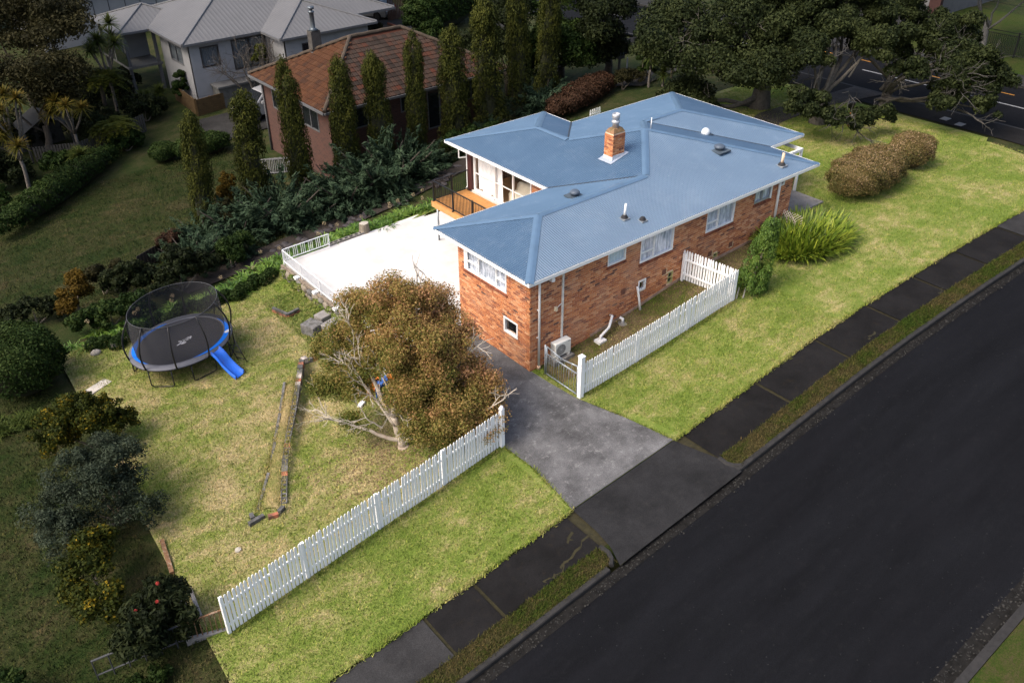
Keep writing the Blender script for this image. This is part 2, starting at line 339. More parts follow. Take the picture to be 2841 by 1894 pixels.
# driveway and crossing
def quadsheet(name, pl, pr, off, m, n=30, k=18):   # between two polylines, same parameter
    t=np.linspace(0,1,n); a=np.array(pl,float); b=np.array(pr,float); ta=np.linspace(0,1,len(a)); tb=np.linspace(0,1,len(b))
    Ax,Ay=np.interp(t,ta,a[:,0]),np.interp(t,ta,a[:,1]); Bx,By=np.interp(t,tb,b[:,0]),np.interp(t,tb,b[:,1]); s=np.linspace(0,1,k)[None]
    return grid(name,Ax[:,None]*(1-s)+Bx[:,None]*s,Ay[:,None]*(1-s)+By[:,None]*s,off,m)
tag(quadsheet('driveway',[(-2.92,-5.4),(-2.8,-4.6),(-2.67,-3.4),(-2.72,-2.2),(-2.75,-1),(-2.75,1),(-2.75,3),(-2.75,5)],[(1.32,-5.4),(1.18,-4.6),(.98,-3.6),(.72,-2.6),(.52,-1.8),(.42,-.6),(.38,.4),(.38,5)],.03,M_DRIVE,60,30),kind='structure')
tag(quadsheet('crossing',[(-3.3,-7.72),(-3.05,-7.1),(-2.95,-6.4),(-2.92,-5.42)],[(1.75,-7.72),(1.72,-7.0),(1.5,-6.2),(1.32,-5.42)],.012,M_CROSS,24,24),kind='structure')
kb=MB()   # curved kerb returns at the crossing
for xc,sg in ((-3.25,-1),(1.72,1)):
    P=[(xc,-6.9),(xc-sg*.03,-7.2),(xc+sg*.05,-7.4),(xc+sg*.22,-7.56)]
    kb.tube([(x,y,g1(x,y)+.0) for x,y in P],.075,6)
tag(kb.build('kerb',M_KERB),kind='structure')
# earth edge along the driveway and under the fences is left to the lawn's own noise
# loose gravel along the channel (uncountable)
n=1300; gx=rng.uniform(-14,24,n); gy=-7.84+rng.normal(0,.09,n)-.0; gz=G(gx,gy)-.105; P=np.c_[gx,gy,gz]
me=leaf_mesh('gravel',P,np.c_[rng.normal(0,.4,n),rng.normal(0,.4,n),np.ones(n)],rng.uniform(.02,.09,n),rng.uniform(.02,.07,n),rng.random(n))
tag(link('channel_gravel',me,M_GRAVELC),'pale loose gravel along the kerb of the front street','gravel',kind='stuff')
n=420; gx=rng.uniform(-1,9,n); gy=-15.1+rng.normal(0,.14,n); P=np.c_[gx,gy,G(gx,gy)-.105]
me=leaf_mesh('gravel',P,np.c_[rng.normal(0,.4,n),rng.normal(0,.4,n),np.ones(n)],rng.uniform(.03,.1,n),rng.uniform(.03,.08,n),rng.random(n))
tag(link('channel_gravel',me,M_GRAVELC),'loose gravel along the far kerb in the bottom right corner','gravel',kind='stuff')
# cross street ------------------------------------------------------------
M_WLINE=mat('white_road_paint',(.22,.22,.22),.8,.3,6); M_OLINE=mat('orange_road_paint',(.3,.13,.015),.8,.3,6)  # road paint lowered in colour, dimmed like the streets
yc=np.arange(-60,90,1.2)
tag(grid('road',*np.meshgrid(np.linspace(34.3,42.1,9),yc),-.116,M_ROAD),kind='structure')
# corner of the two streets: asphalt fillet, footpath round it
th=np.linspace(0,math.pi/2,18); cx,cy=27.6,-1.0
for nm,r0,r1,off,m_ in (('footpath',4.35,6.6,.0,M_PATH),('kerb',6.6,6.8,.02,M_KERB),('road',6.8,10.5,-.118,M_ROAD)):
    rr=np.linspace(r0,r1,5)[:,None]
    tag(grid(nm,cx+rr*np.sin(th)[None],cy-rr*np.cos(th)[None],off,m_),kind='structure')
tag(grid('footpath',*np.meshgrid(np.linspace(31.95,34.2,5),np.arange(-1,28,.6)),.0,M_PATH),kind='structure')
tag(grid('kerb',*np.meshgrid(np.linspace(34.2,34.4,3),np.arange(-1,60,.6)),.02,M_KERB),kind='structure')
tag(grid('footpath',*np.meshgrid(np.linspace(42.3,44.4,4),np.arange(-40,70,1.)),.02,M_PATHC),kind='structure')
kb=MB(); k=np.arange(-40,70,1.)
for i in range(len(k)-1):
    z0,z1=g1(42.1,k[i]),g1(42.1,k[i+1]); kb.add([(42.09,k[i],z0-.3),(42.09,k[i+1],z1-.3),(42.09,k[i+1],z1+.025),(42.09,k[i],z0+.025),(42.3,k[i+1],z1+.03),(42.3,k[i],z0+.03)],[(1,0,3,2),(2,3,5,4)])
tag(kb.build('kerb',M_KERB),kind='structure')
def dash(x0,x1,y0,y1,m_):
    n=max(2,int((y1-y0)/.6)); o=grid('road_marking',*np.meshgrid(np.linspace(x0,x1,2),np.linspace(y0,y1,n)),-.11,m_); return tag(o,kind='structure')
dash(38.25,38.4,-6,5.0,M_WLINE); dash(38.22,38.37,6.4,11.6,M_WLINE)
for y in (14.5,17.5,20.5,23.5,28.3,33): dash(38.2,38.35,y,y+1.6 if y<28 else y+2.6,M_WLINE)
for y in (-3,-.2,2.7,4.7,7.0,8.9,12,15): dash(40.3,40.43,y,y+1.1,M_OLINE)
for (x,y) in ((32.8,3.0),(32.5,2.0)):
    mb=MB(); z=g1(x,y); mb.box(x-.28,x+.28,y-.2,y+.2,z-.02,z+.02)
    tag(mb.build('utility_cover',mat('cover_metal',(.16,.155,.15),.6)),'pale rectangular utility cover in the corner footpath, %s of the two'%('nearer the house' if y>2.5 else 'nearer the street corner'),'cover')
# small asphalt apron under the big trees at the right
tag(quadsheet('side_drive',[(19.0,7.6),(22,9.0),(25.5,10.1),(29,10.0),(34.2,9.6)],[(19.2,5.4),(22,7.0),(25.0,8.3),(29.5,8.5),(34.2,7.6)],.03,asphalt('side_asphalt',(.055,.05,.047),(.09,.07,.055)),40,12),kind='structure')
tag(quadsheet('garden_path',[(14.75,2.2),(15.6,1.2),(16.2,.6)],[(14.75,-.3),(15.6,-.5),(16.6,.2)],.03,MATS['side_asphalt'],14,8),kind='structure')

M_WORN=lawnmat('worn_grass',(.06,.09,.015),(.085,.085,.025),(.12,.09,.045),(.17,.12,.07),.06)
tag(quadsheet('worn_strip',[(.75,.34),(4,.34),(8,.34),(14.4,.34)],[(.75,-.9),(4,-1.1),(8,-1.0),(14.4,-.5)],.012,M_WORN,60,8),kind='structure')
M_STRAW=lawnmat('straw_bed',(.15,.17,.045),(.21,.195,.07),(.29,.235,.105),(.37,.285,.15),.03)
def bed(name,pl,pr,m):
    a=np.array(pl,float);b=np.array(pr,float);k=np.linspace(0,1,8)[None]
    t=np.linspace(0,1,40);ta=np.linspace(0,1,len(a));tb=np.linspace(0,1,len(b))
    A=np.c_[np.interp(t,ta,a[:,0]),np.interp(t,ta,a[:,1])];B=np.c_[np.interp(t,tb,b[:,0]),np.interp(t,tb,b[:,1])]
    X=A[:,:1]*(1-k)+B[:,:1]*k;Y=A[:,1:]*(1-k)+B[:,1:]*k; return tag(grid(name,X,Y,0,m,Z=G0(X,Y)+.02+.03*np.sin(np.pi*k)),kind='structure')
bed('straw_bed',[(-5.7,6.9),(-7.8,3.75),(-9.62,1.0)],[(-5.35,6.95),(-7.5,3.65),(-9.2,.7)],M_STRAW)
# ---------------------------------------------------------------- the brick house
a1,a2,L1,L2,b1,b2,b3,b4,tp,H=5.472,11.323,15.81,18.2,5.403,12.274,10.338,2.458,.248,3.75
M_WHITE=mat('white_paint',(.78,.78,.77),.45,.06,2,spec=.4,dirt=((.5,.48,.42),3,.55,.35))
M_PICKET=mat('picket_paint',(.8,.8,.8),.5,.05,2,dirt=((.45,.46,.38),2.5,.6,.3))
M_MORTAR=mat('mortar',(.68,.5,.36),.95,.2,6,bmp=.3)
M_BLACKM=mat('black_metal',(.012,.012,.014),.4,.2,5)
M_GALV=mat('galvanised_steel',(.3,.33,.36),.4,.3,8,metal=.5)
def brickmat(name, stops, patina=(.5,.3,.19)):
    m,t,b=nodes(name); gi=nd(t,'ShaderNodeNewGeometry'); oi=nd(t,'ShaderNodeObjectInfo')
    r=mathn(t,'FRACT',mathn(t,'ADD',gi.outputs['Random Per Island'],oi.outputs['Random']))
    c=ramp(t,r,stops); n=noise(t,22,4,.7); c=mix(t,c,ramp(t,n,[(.3,(.75,.72,.7)),(.7,(1.25,1.22,1.2))]),.7,'MULTIPLY')
    big=noise(t,.9,4,.6); c=mix(t,c,patina,mathn(t,'MULTIPLY',ramp(t,big,[(.5,(0,0,0)),(.72,(1,1,1))]),.5))
    L(t,c,b.inputs['Base Color']); b.inputs['Roughness'].default_value=.85; b.inputs['Specular IOR Level'].default_value=.15; bump(t,b,n,.35,.01); MATS[name]=m; return m
M_BRICK=brickmat('orange_brick',[(0,(.11,.06,.048)),(.04,(.22,.085,.052)),(.18,(.33,.12,.06)),(.45,(.43,.165,.072)),(.75,(.52,.22,.095)),(1,(.57,.31,.17))])
M_NBRICK=brickmat('red_brown_brick',[(0,(.03,.014,.012)),(.3,(.07,.026,.02)),(.7,(.105,.04,.028)),(1,(.13,.06,.042))],(.1,.06,.04))
def glassmat(name, tint=(.55,.6,.63), refl=.35):
    m,t,b=nodes(name); t.nodes.remove(b); tr=nd(t,'ShaderNodeBsdfTransparent'); tr.inputs[0].default_value=(*tint,1); gl=nd(t,'ShaderNodeBsdfGlossy'); gl.inputs['Roughness'].default_value=.03
    lw=nd(t,'ShaderNodeLayerWeight'); lw.inputs[0].default_value=.5; ms=nd(t,'ShaderNodeMixShader'); L(t,mathn(t,'ADD',mathn(t,'MULTIPLY',mathn(t,'POWER',lw.outputs['Facing'],5.),.6),.03+refl*.1),ms.inputs[0]); L(t,tr.outputs[0],ms.inputs[1]); L(t,gl.outputs[0],ms.inputs[2])
    L(t,ms.outputs[0],t.nodes['Material Output'].inputs[0]); MATS[name]=m; return m
M_GLASS=glassmat('window_glass',(.97,.98,1.),.1)
M_DARKGLASS=mat('dark_glass',(.012,.014,.016),.08,.2,2,spec=.6)
def lacemat():
    m,t,b=nodes('net_curtain'); mp=nd(t,'ShaderNodeMapping'); mp.inputs['Scale'].default_value=(1,1,.18); L(t,nd(t,'ShaderNodeTexCoord').outputs['Object'],mp.inputs[0]); w_=nd(t,'ShaderNodeTexNoise'); w_.inputs['Scale'].default_value=13; w_.inputs['Detail'].default_value=5; L(t,mp.outputs[0],w_.inputs['Vector'])
    c=ramp(t,w_.outputs[0],[(.32,(.3,.33,.38)),(.48,(.52,.55,.6)),(.66,(.8,.82,.85))]); L(t,c,b.inputs['Base Color']); b.inputs['Roughness'].default_value=.9; return m
M_LACE=lacemat(); M_CURT=mat('white_curtain',(.86,.87,.88),.9,.08,3)
def roofmat():
    m,t,b=nodes('blue_steel_roof'); a=noise(t,.5,4,.6); s=noise(t,1.1,6,.75); f=noise(t,30,3,.7)
    c=ramp(t,a,[(.3,(.054,.1,.165)),(.7,(.07,.122,.192))]); c=mix(t,c,(.15,.2,.26),mathn(t,'MULTIPLY',ramp(t,s,[(.52,(0,0,0)),(.75,(1,1,1))]),.35))
    li=noise(t,8,3,.85); c=mix(t,c,(.4,.43,.38),mathn(t,'MULTIPLY',ramp(t,li,[(.68,(0,0,0)),(.75,(1,1,1))]),.5))
    L(t,c,b.inputs['Base Color']); L(t,ramp(t,s,[(.3,(.4,)*3),(.7,(.27,)*3)]),b.inputs['Roughness']); b.inputs['Specular IOR Level'].default_value=.4; MATS['roof']=m; return m
M_ROOF=roofmat(); M_CAP=mat('blue_ridge_cap',(.078,.135,.21),.38,.15,2,spec=.5,dirt=((.42,.44,.4),7,.66,.6))
house=thing('brick_house','orange brick house with blue corrugated hipped roof and rear timber deck','house',(7.5,6,0))
m_=(L1-a1)/2; w_=(a2-a1)/2; v_=(b3-b4)/2
A1=(b1/2,b1/2);A2=(a1+b1/2,b1/2);A3=(a1+m_,m_);A4=(a1+w_,b2-w_);A5=(a1+w_,b3-w_);A6=(L2-v_,b4+v_);A7=(L1-v_,b4+v_)
RC=[(0,L1,0,b1),(a1,L1,0,b3),(a1,a2,0,b2),(a1,L2,b4,b3)]
def roofz(x,y): return H+tp*max(min(x-r[0],r[1]-x,y-r[2],r[3]-y) for r in RC)
EV=[(0,0),(L1,0),(L1,b4),(L2,b4),(L2,b3),(a2,b3),(a2,b2),(a1,b2),(a1,b1),(0,b1)]   # eave outline, ccw
def inset(poly,d):
    out=[];n=len(poly)
    for i in range(n):
        p0,p,p2=np.array(poly[i-1]),np.array(poly[i]),np.array(poly[(i+1)%n]); e1=(p-p0)/np.linalg.norm(p-p0); e2=(p2-p)/np.linalg.norm(p2-p)
        out.append(tuple(p+d*(np.array((-e1[1],e1[0]))+np.array((-e2[1],e2[0])))))
    return out
planes=[((0,0),(1,0),[(0,0),(L1,0),A3,A2,A1]),((0,b1),(0,-1),[(0,0),A1,(0,b1)]),((a1,b1),(-1,0),[(0,b1),A1,A2,(a1,b1)]),((a1,b2),(0,-1),[(a1,b1),A2,A3,A5,A4,(a1,b2)]),
 ((a2,b2),(-1,0),[(a1,b2),A4,(a2,b2)]),((a2,b3),(0,1),[(a2,b2),A4,A5,(a2,b3)]),((L2,b3),(-1,0),[(a2,b3),A5,A3,A7,A6,(L2,b3)]),((L2,b4),(0,1),[(L2,b3),A6,(L2,b4)]),((L1,b4),(1,0),[(L2,b4),A6,A7,(L1,b4)]),((L1,0),(0,1),[(L1,b4),A7,A3,(L1,0)])]
rb=MB()
for (ox,oy),(ux,uy),poly in planes:
    vx,vy=-uy,ux; UV=[((x-ox)*ux+(y-oy)*uy,(x-ox)*vx+(y-oy)*vy) for x,y in poly]
    u0,u1=min(p[0] for p in UV),max(p[0] for p in UV); n=int((u1-u0)/.0163); us=np.linspace(u0+1e-4,u1-1e-4,n+1); prev=None
    for u in us:
        hits=[]
        for i in range(len(UV)):
            p,q=UV[i],UV[(i+1)%len(UV)]
            if (p[0]-u)*(q[0]-u)<=0 and abs(p[0]-q[0])>1e-9: hits.append(p[1]+(q[1]-p[1])*(u-p[0])/(q[0]-p[0]))
        if len(hits)<2: prev=None; continue
        lo,hi=min(hits),max(hits)
        if lo<.3: lo=max(lo,.045)
        hi=max(hi,lo); c=.014*math.sin(2*math.pi*u/.098)
        cur=[(ox+ux*u+vx*v,oy+uy*u+vy*v,H+tp*v+c) for v in (lo,hi)]
        if prev: rb.add([prev[0],cur[0],cur[1],prev[1]],[(0,1,2,3)])
        prev=cur
roof=rb.build('roof',M_ROOF,house)
def cap(p,q,nm='ridge_cap',hw=.15,up=.018,m=M_CAP):
    p=np.array(p);q=np.array(q);d=(q-p)/np.linalg.norm(q-p);s=np.array((-d[1],d[0])); mb=MB(); N=2; vs=[]
    for k in range(N+1):
        c=p+(q-p)*k/N
        if k==0: c=c+d*.05
        for o,e in ((-hw,0),(-.03,.012),(.03,.012),(hw,0)):
            x,y=c+s*o; inside=any(r[0]-.02<=x<=r[1]+.02 and r[2]-.02<=y<=r[3]+.02 for r in RC)
            vs.append((x,y,roofz(x,y)+up+e))
    mb.add(vs,[(k*4+j,k*4+j+1,(k+1)*4+j+1,(k+1)*4+j) for k in range(N) for j in range(3)])
    me=mb.mesh(nm); o=link(nm,me,m,roof); return o
for p,q in (((0,0),A1),((0,b1),A1),(A1,A2),(A2,A3),(A5,A3),(A4,A5),((a1,b2),A4),((a2,b2),A4),(A3,A7),(A7,A6),((L2,b3),A6),((L2,b4),A6),((L1,0),A3)): cap(p,q)
M_VAL=mat('dark_valley',(.03,.04,.055),.6,.2,4)
for p,q in (((a1,b1),A2),((a2,b3),A5),((L1,b4),A7)): cap(p,q,'valley',.045,.006,M_VAL)
# gutters, fascia, soffit
I1,I2=inset(EV,.012),inset(EV,.1); n=len(EV)
for i in range(n):
    j=(i+1)%n; mb=MB(); o0,o1,c0,c1,d0,d1=EV[i],EV[j],I1[i],I1[j],I2[i],I2[j]; zt,zb=H+.012,H-.11
    mb.add([(*o0,zb),(*o1,zb),(*o1,zt),(*o0,zt),(*c0,zt),(*c1,zt),(*c0,zb+.012),(*c1,zb+.012),(*d0,zb+.012),(*d1,zb+.012),(*d0,zb),(*d1,zb)],[(0,1,2,3),(3,2,5,4),(4,5,7,6),(6,7,9,8),(10,11,1,0)])
    mb.build('gutter',M_WHITE,house)
mb=MB(); F1,F2=inset(EV,.102),inset(EV,.125)
for i in range(n):
    j=(i+1)%n; mb.add([(*F1[i],H-.19),(*F1[j],H-.19),(*F1[j],H+.02),(*F1[i],H+.02),(*F2[j],H-.19),(*F2[i],H-.19)],[(0,1,2,3),(5,4,1,0)])
mb.build('fascia',M_WHITE,house)
mb=MB(); sp=inset(EV,.12); mb.add([(x,y,H-.172) for x,y in sp],[tuple(range(n))[::-1]]); mb.build('soffit',M_WHITE,house)
# walls with openings -----------------------------------------------------
ZT=H-.172
def wall(p,q,z0,z1,ops,m,thick=.2,nm='wall',parent=house):
    p=np.array((*p,0.));q=np.array((*q,0.));Ln=np.linalg.norm(q-p);u=(q-p)/Ln;nn=np.array((u[1],-u[0],0));mb=MB()   # nn outward for ccw
    us=sorted({0,Ln,*[o[0] for o in ops],*[o[1] for o in ops]})
    for a,b in zip(us[:-1],us[1:]):
        cuts=sorted([(o[2],o[3]) for o in ops if o[0]<=a+1e-6 and o[1]>=b-1e-6]); z=z0
        for c in cuts:
            if c[0]>z: mb.obox(p,u,nn,(a,b),(-thick,0),(z,c[0]))
            z=max(z,c[1])
        if z<z1: mb.obox(p,u,nn,(a,b),(-thick,0),(z,z1))
    return mb.build(nm,m,parent)
brick_n=[0]; BR=V3(.23,.076,.0)
def bricks(p,q,z0,z1,ops,keep,near=None,dep=.03,nm='brick',parent=house,m=M_BRICK,extra='brick_courses',Lb=.224,Hb=.07,j=.016):
    """running-bond bricks standing proud of the mortar; those chosen by near() become objects of their own"""
    p=np.array((*p,0.));q=np.array((*q,0.));Ln=np.linalg.norm(q-p);u=(q-p)/Ln;nn=np.array((u[1],-u[0],0)); mb=MB(); k=0; proto={}
    r=0; z=z0
    while z+Hb<=z1+.001:
        a=-(Lb+j)/2 if r%2 else 0.
        while a<Ln-.02:
            s0,s1=max(a,0.0),min(a+Lb,Ln)
            a+=Lb+j
            if s1-s0<.05: continue
            zc=z+Hb/2
            segs=[(s0,s1)]
            for o in ops:
                if z+Hb>o[2]+.01 and z<o[3]-.01:
                    ns=[]
                    for (x0,x1) in segs:
                        if x1<=o[0] or x0>=o[1]: ns.append((x0,x1)); continue
                        if x0<o[0]: ns.append((x0,o[0]))
                        if x1>o[1]: ns.append((o[1],x1))
                    segs=ns
            for (x0,x1) in segs:
                if x1-x0<.04: continue
                c=p+u*(x0+x1)/2
                if not keep(c[0],c[1],zc): continue
                if near is not None and near(c[0],c[1],zc) and abs(x1-x0-Lb)<.001 and brick_n[0]<285:
                    if 'f' not in proto:
                        b0=MB(); b0.obox((0,0,0),u,nn,(-Lb/2,Lb/2),(-.02,dep*.35),(-Hb/2,Hb/2)); proto['f']=b0.mesh('brick'); proto['f'].materials.append(m)
                    o=link(nm,proto['f'],m,parent); o.location=(c[0]+nn[0]*rng.uniform(-.002,.002),c[1]+nn[1]*rng.uniform(-.002,.002),zc); brick_n[0]+=1
                else: mb.obox(p,u,nn,(x0,x1),(-.02,dep*.35+rng.uniform(-.002,.002)),(z,z+Hb))
        z+=Hb+j; r+=1
    if mb.n:
        o=mb.build(extra,m,parent); tag(o,kind='stuff')
WOP=dict(W1=(3.90-.35,4.79-.35,2.92,ZT),W2=(5.56-.35,7.32-.35,2.47,ZT),W3=(9.18-.35,10.84-.35,2.53,ZT),W4=(12.07-.35,13.14-.35,2.9,ZT),BW=(5.58-.35,5.99-.35,1.27,1.72),V1=(7.22-.35,7.5-.35,1.02,1.5),V2=(9.86-.35,10.12-.35,1.08,1.42),S=(13.72-.35,13.98-.35,3.22,3.45))
fops=list(WOP.values()); FW=((.35,.35),(14.57,.35))
wall(*FW,-.6,ZT,fops,M_MORTAR)
lops=[(4.32-3.97,4.32-1.57,2.6,ZT),(4.32-1.75,4.32-.98,1.03,1.66)]; LWp=((.35,4.32),(.35,.35))
wall((.35,4.32),(.35,.352),-1.2,ZT,lops,M_MORTAR)
dops=[(11.67-11.35,11.67-7.34,1.45,ZT)]; wall((6.38,11.67),(6.38,4.32),-1.2,ZT,dops,M_MORTAR)
def brickwallmat(name='plain_brickwork',ax=0,cols=((.36,.12,.055,1),(.24,.085,.05,1),(.5,.36,.25,1))):
    m,t,b=nodes(name); tx=nd(t,'ShaderNodeTexBrick'); sp=nd(t,'ShaderNodeSeparateXYZ'); cb=nd(t,'ShaderNodeCombineXYZ')
    L(t,nd(t,'ShaderNodeTexCoord').outputs['Object'],sp.inputs[0]); L(t,sp.outputs[ax],cb.inputs[0]); L(t,sp.outputs[2],cb.inputs[1]); L(t,cb.outputs[0],tx.inputs['Vector'])
    for k,v in zip(('Color1','Color2','Mortar'),cols): tx.inputs[k].default_value=v
    for k,v in (('Scale',1.),('Brick Width',.24),('Row Height',.086),('Mortar Size',.01)): tx.inputs[k].default_value=v
    L(t,tx.outputs[0],b.inputs['Base Color']); b.inputs['Roughness'].default_value=.9; bump(t,b,tx.outputs['Fac'],-.4,.01); return m
M_BWALLY=brickwallmat('plain_brickwork_side',1)
M_BWALL=brickwallmat()
wall((14.57,.351),(14.57,3.4),-.6,ZT,[],M_BWALLY); wall((14.57,3.401),(17.2,3.401),-.6,ZT,[(.9,1.8,1.3,3.3)],M_BWALL); wall((17.2,3.4),(17.2,9.5),-.6,ZT,[(1,2.4,2.3,3.4),(4,5.2,2.3,3.4)],M_BWALLY); wall((17.2,9.5),(10.4,9.5),-.6,ZT,[],M_BWALL)
wall((10.4,9.5),(10.4,11.67),-.6,ZT,[],M_BWALLY); wall((10.4,11.67),(6.38,11.67),-1.2,ZT,[],M_BWALL); wall((6.38,4.321),(.352,4.321),-1.2,ZT,[],M_BWALL)
okf=lambda x,y,z: z>g1(x,y-.1)-.06
Rr=.0112
bricks((.35-.01,.35),(14.58,.35),-.15,ZT-.02,[(o[0]+.01,o[1]+.01,o[2],o[3]) for o in fops],okf,near=lambda x,y,z: .5<x<2.0 and 2.1<z)
bricks((.35,4.335),(.35,.362),-.15,ZT-.02,[(o[0]+.015,o[1]+.015,o[2],o[3]) for o in lops],okf,near=lambda x,y,z: y<1.56 and z>1.9)
bricks((6.38,7.33),(6.38,4.34),1.2,ZT-.02,[],lambda x,y,z: True)
# footing band
mb=MB(); xs_=np.linspace(3.2,14.58,30)
for a,b in zip(xs_[:-1],xs_[1:]):
    za,zb=g1(a,.2)+.13,g1(b,.2)+.13; mb.add([(a,.325,za-.6),(b,.325,zb-.6),(b,.325,zb),(a,.325,za),(b,.36,zb+.01),(a,.36,za+.01)],[(0,1,2,3),(3,2,4,5)])
mb.build('footing',mat('footing_plaster',(.4,.27,.2),.95,.3,4,bmp=.4,dirt=((.2,.15,.1),3,.45,.6)),house)
# windows -----------------------------------------------------------------
def window(p,u,nn,w,z0,z1,mull=(),trans=(),m=M_WHITE,curt=M_LACE,sill=True,fr=.05,back=True,parent=house,sillm=M_BRICK,glass=M_GLASS,curtfold=False):
    """frame set into the opening at p (left end), u along the wall, nn outward"""
    p=np.array((p[0],p[1],0.));u=np.array((*u,0.));nn=np.array((*nn,0.)); mb=MB(); d=(-.07,.025)
    mb.obox(p,u,nn,(0,w),d,(z0,z0+fr)); mb.obox(p,u,nn,(0,w),d,(z1-fr,z1)); mb.obox(p,u,nn,(0,fr),d,(z0+fr,z1-fr)); mb.obox(p,u,nn,(w-fr,w),d,(z0+fr,z1-fr))
    for x in mull: mb.obox(p,u,nn,(x-fr/2,x+fr/2),(-.06,.02),(z0+fr,z1-fr))
    for (x0,x1,z) in trans: mb.obox(p,u,nn,(x0,x1),(-.055,.015),(z-fr/2,z+fr/2))
    wn=mb.build('window',m,parent); cuts=[fr]+list(mull)+[w-fr]
    for a,b in zip(cuts[:-1],cuts[1:]):
        g=MB(); g.obox(p,u,nn,(a,b),(-.035,-.03),(z0+fr,z1-fr)); g.build('pane',glass,wn)
    if curt is not None:
        g=MB(); N=max(8,int(w/.04)); vs=[]
        for k in range(N+1):
            x=.02+(w-.04)*k/N; off=-.075+.015*math.sin(x*38)+.006*math.sin(x*91)
            for z in (z0+.02,z1-.01): vs.append(p+u*x+nn*off+V3(0,0,z))
        g.add(vs,[(2*k,2*k+2,2*k+3,2*k+1) for k in range(N)]); g.build('curtain',curt,wn,True)
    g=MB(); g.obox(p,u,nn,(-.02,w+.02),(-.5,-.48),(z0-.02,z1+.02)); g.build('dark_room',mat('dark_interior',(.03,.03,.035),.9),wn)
    if sill:
        N=max(2,round(w/.085))
        for k in range(N):
            s=MB(); a=-.04+(w+.08)*k/N; b=a+(w+.08)/N-.008; zz=z0
            o=np.array(p); P=[o+u*x+nn*y+V3(0,0,z) for x in (a,b) for (y,z) in ((-.05,zz-.004),(.05,zz-.045),(.05,zz-.115),(-.05,zz-.115))]
            s.add(P,[(0,1,2,3),(7,6,5,4),(0,4,5,1),(1,5,6,2),(2,6,7,3),(3,7,4,0)] if np.cross(u,nn)[2]<0 else [(3,2,1,0),(4,5,6,7),(1,5,4,0),(2,6,5,1),(3,7,6,2),(0,4,7,3)]); s.build('sill_brick',M_SILL,wn)
    return wn
M_SILL=brickmat('sill_brickwork',[(0,(.13,.045,.03)),(.5,(.2,.07,.04)),(1,(.26,.095,.055))],(.25,.1,.06))
fu,fn=(1,0),(0,-1)
window((3.90,.35),fu,fn,.89,2.92,ZT-.02,curt=mat('sheer_curtain',(.55,.66,.68),.9,.15,3))
window((5.56,.35),fu,fn,1.76,2.47,ZT-.02,mull=(.72,),trans=((.05,.72,2.86),))
window((9.18,.35),fu,fn,1.66,2.53,ZT-.02,mull=(.7,),trans=((.05,.7,2.9),))
M_ALU=mat('bronze_aluminium',(.35,.37,.38),.4,.1,3,metal=.4)
window((12.07,.35),fu,fn,1.07,2.9,ZT-.02,mull=(.5,),m=M_ALU)
mb=MB(); mb.box(13.08,13.14,.3,.34,2.88,ZT); mb.build('window_facing',M_WHITE,house)
window((5.58,.35),fu,fn,.41,1.27,1.72,curt=None,sill=False,fr=.06)
window((13.72,.35),fu,fn,.26,3.22,3.45,curt=None,sill=False,fr=.04)
lu,ln=(0,-1),(-1,0)
window((.35,3.97),lu,ln,2.40,2.6,ZT-.02,mull=(.84,1.83),trans=((.22,.84,2.98),(1.83,2.35,2.98)),m=M_WHITE,fr=.055)
mb=MB(); mb.box(.32,.36,3.75,3.93,2.66,ZT-.03); mb.build('corner_post',M_WHITE,house)
window((.35,1.75),lu,ln,.77,1.03,1.66,curt=None,sill=False,fr=.07)
for (x0,x1,z0,z1) in ((7.22,7.5,1.02,1.5),(9.86,10.12,1.08,1.42)):   # sub-floor vents with bar
    mb=MB(); f=.03; mb.box(x0,x1,.335,.40,z0,z0+f); mb.box(x0,x1,.335,.40,z1-f,z1); mb.box(x0,x0+f,.335,.4,z0+f,z1-f); mb.box(x1-f,x1,.335,.4,z0+f,z1-f); mb.box(x0+f,x1-f,.345,.38,(z0+z1)/2-.012,(z0+z1)/2+.012)
    v=mb.build('floor_vent',mat('vent_wood',(.42,.38,.16),.8),house); g=MB(); g.box(x0,x1,.44,.45,z0,z1); g.build('vent_mesh',mat('vent_mesh',(.05,.07,.05),.8),v)
for (x,z) in ((6.98,1.62),(9.63,1.5),(10.9,1.5),(12.22,1.48),(4.8,1.58)):    # air bricks
    mb=MB(); mb.box(x-.11,x+.11,.325,.36,z-.11,z+.11); mb.build('air_brick',mat('clay_grille',(.17,.075,.05),.9,.3,20),house)
    if x!=4.8:
        mb=MB(); mb.box(x+.11,x+.135,.318,.36,z-.135,z+.12); mb.box(x-.11,x+.108,.318,.36,z-.135,z-.112); mb.build('vent_trim',mat('cream_trim',(.62,.5,.3),.8),house)
# downpipes, waste pipes, conduit, meter box
def pipe(name,path,r,m=M_WHITE,n=8,parent=house): return MB().tube(path,r,n).build(name,m,parent,True)
pipe('downpipe',[(.69,.29,ZT+.02),(.69,.27,3.2),(.69,.27,.16)],.042)
mb=MB(); mb.lathe((.69,.27,.02),[(.07,0),(.07,.14),(.045,.15)],10); mb.build('downpipe_foot',mat('terracotta_collar',(.6,.42,.28),.8),house,True)
for z in (2.4,1.3): mb=MB(); mb.box(.63,.75,.3,.345,z,z+.03); mb.build('pipe_bracket',M_WHITE,house)
mb=MB(); mb.box(1.74,1.81,.29,.34,.88,ZT); mb.build('conduit_cover',mat('conduit_cream',(.68,.67,.62),.6),house)
mb=MB(); mb.lathe((1.46,.3,2.1),[(.07,0),(.07,.13),(.05,.14)],10); jb=mb.build('junction_box',mat('cream_plastic',(.7,.6,.42),.6),house); pipe('cable',[(1.52,.31,2.17),(1.74,.32,2.27)],.012)
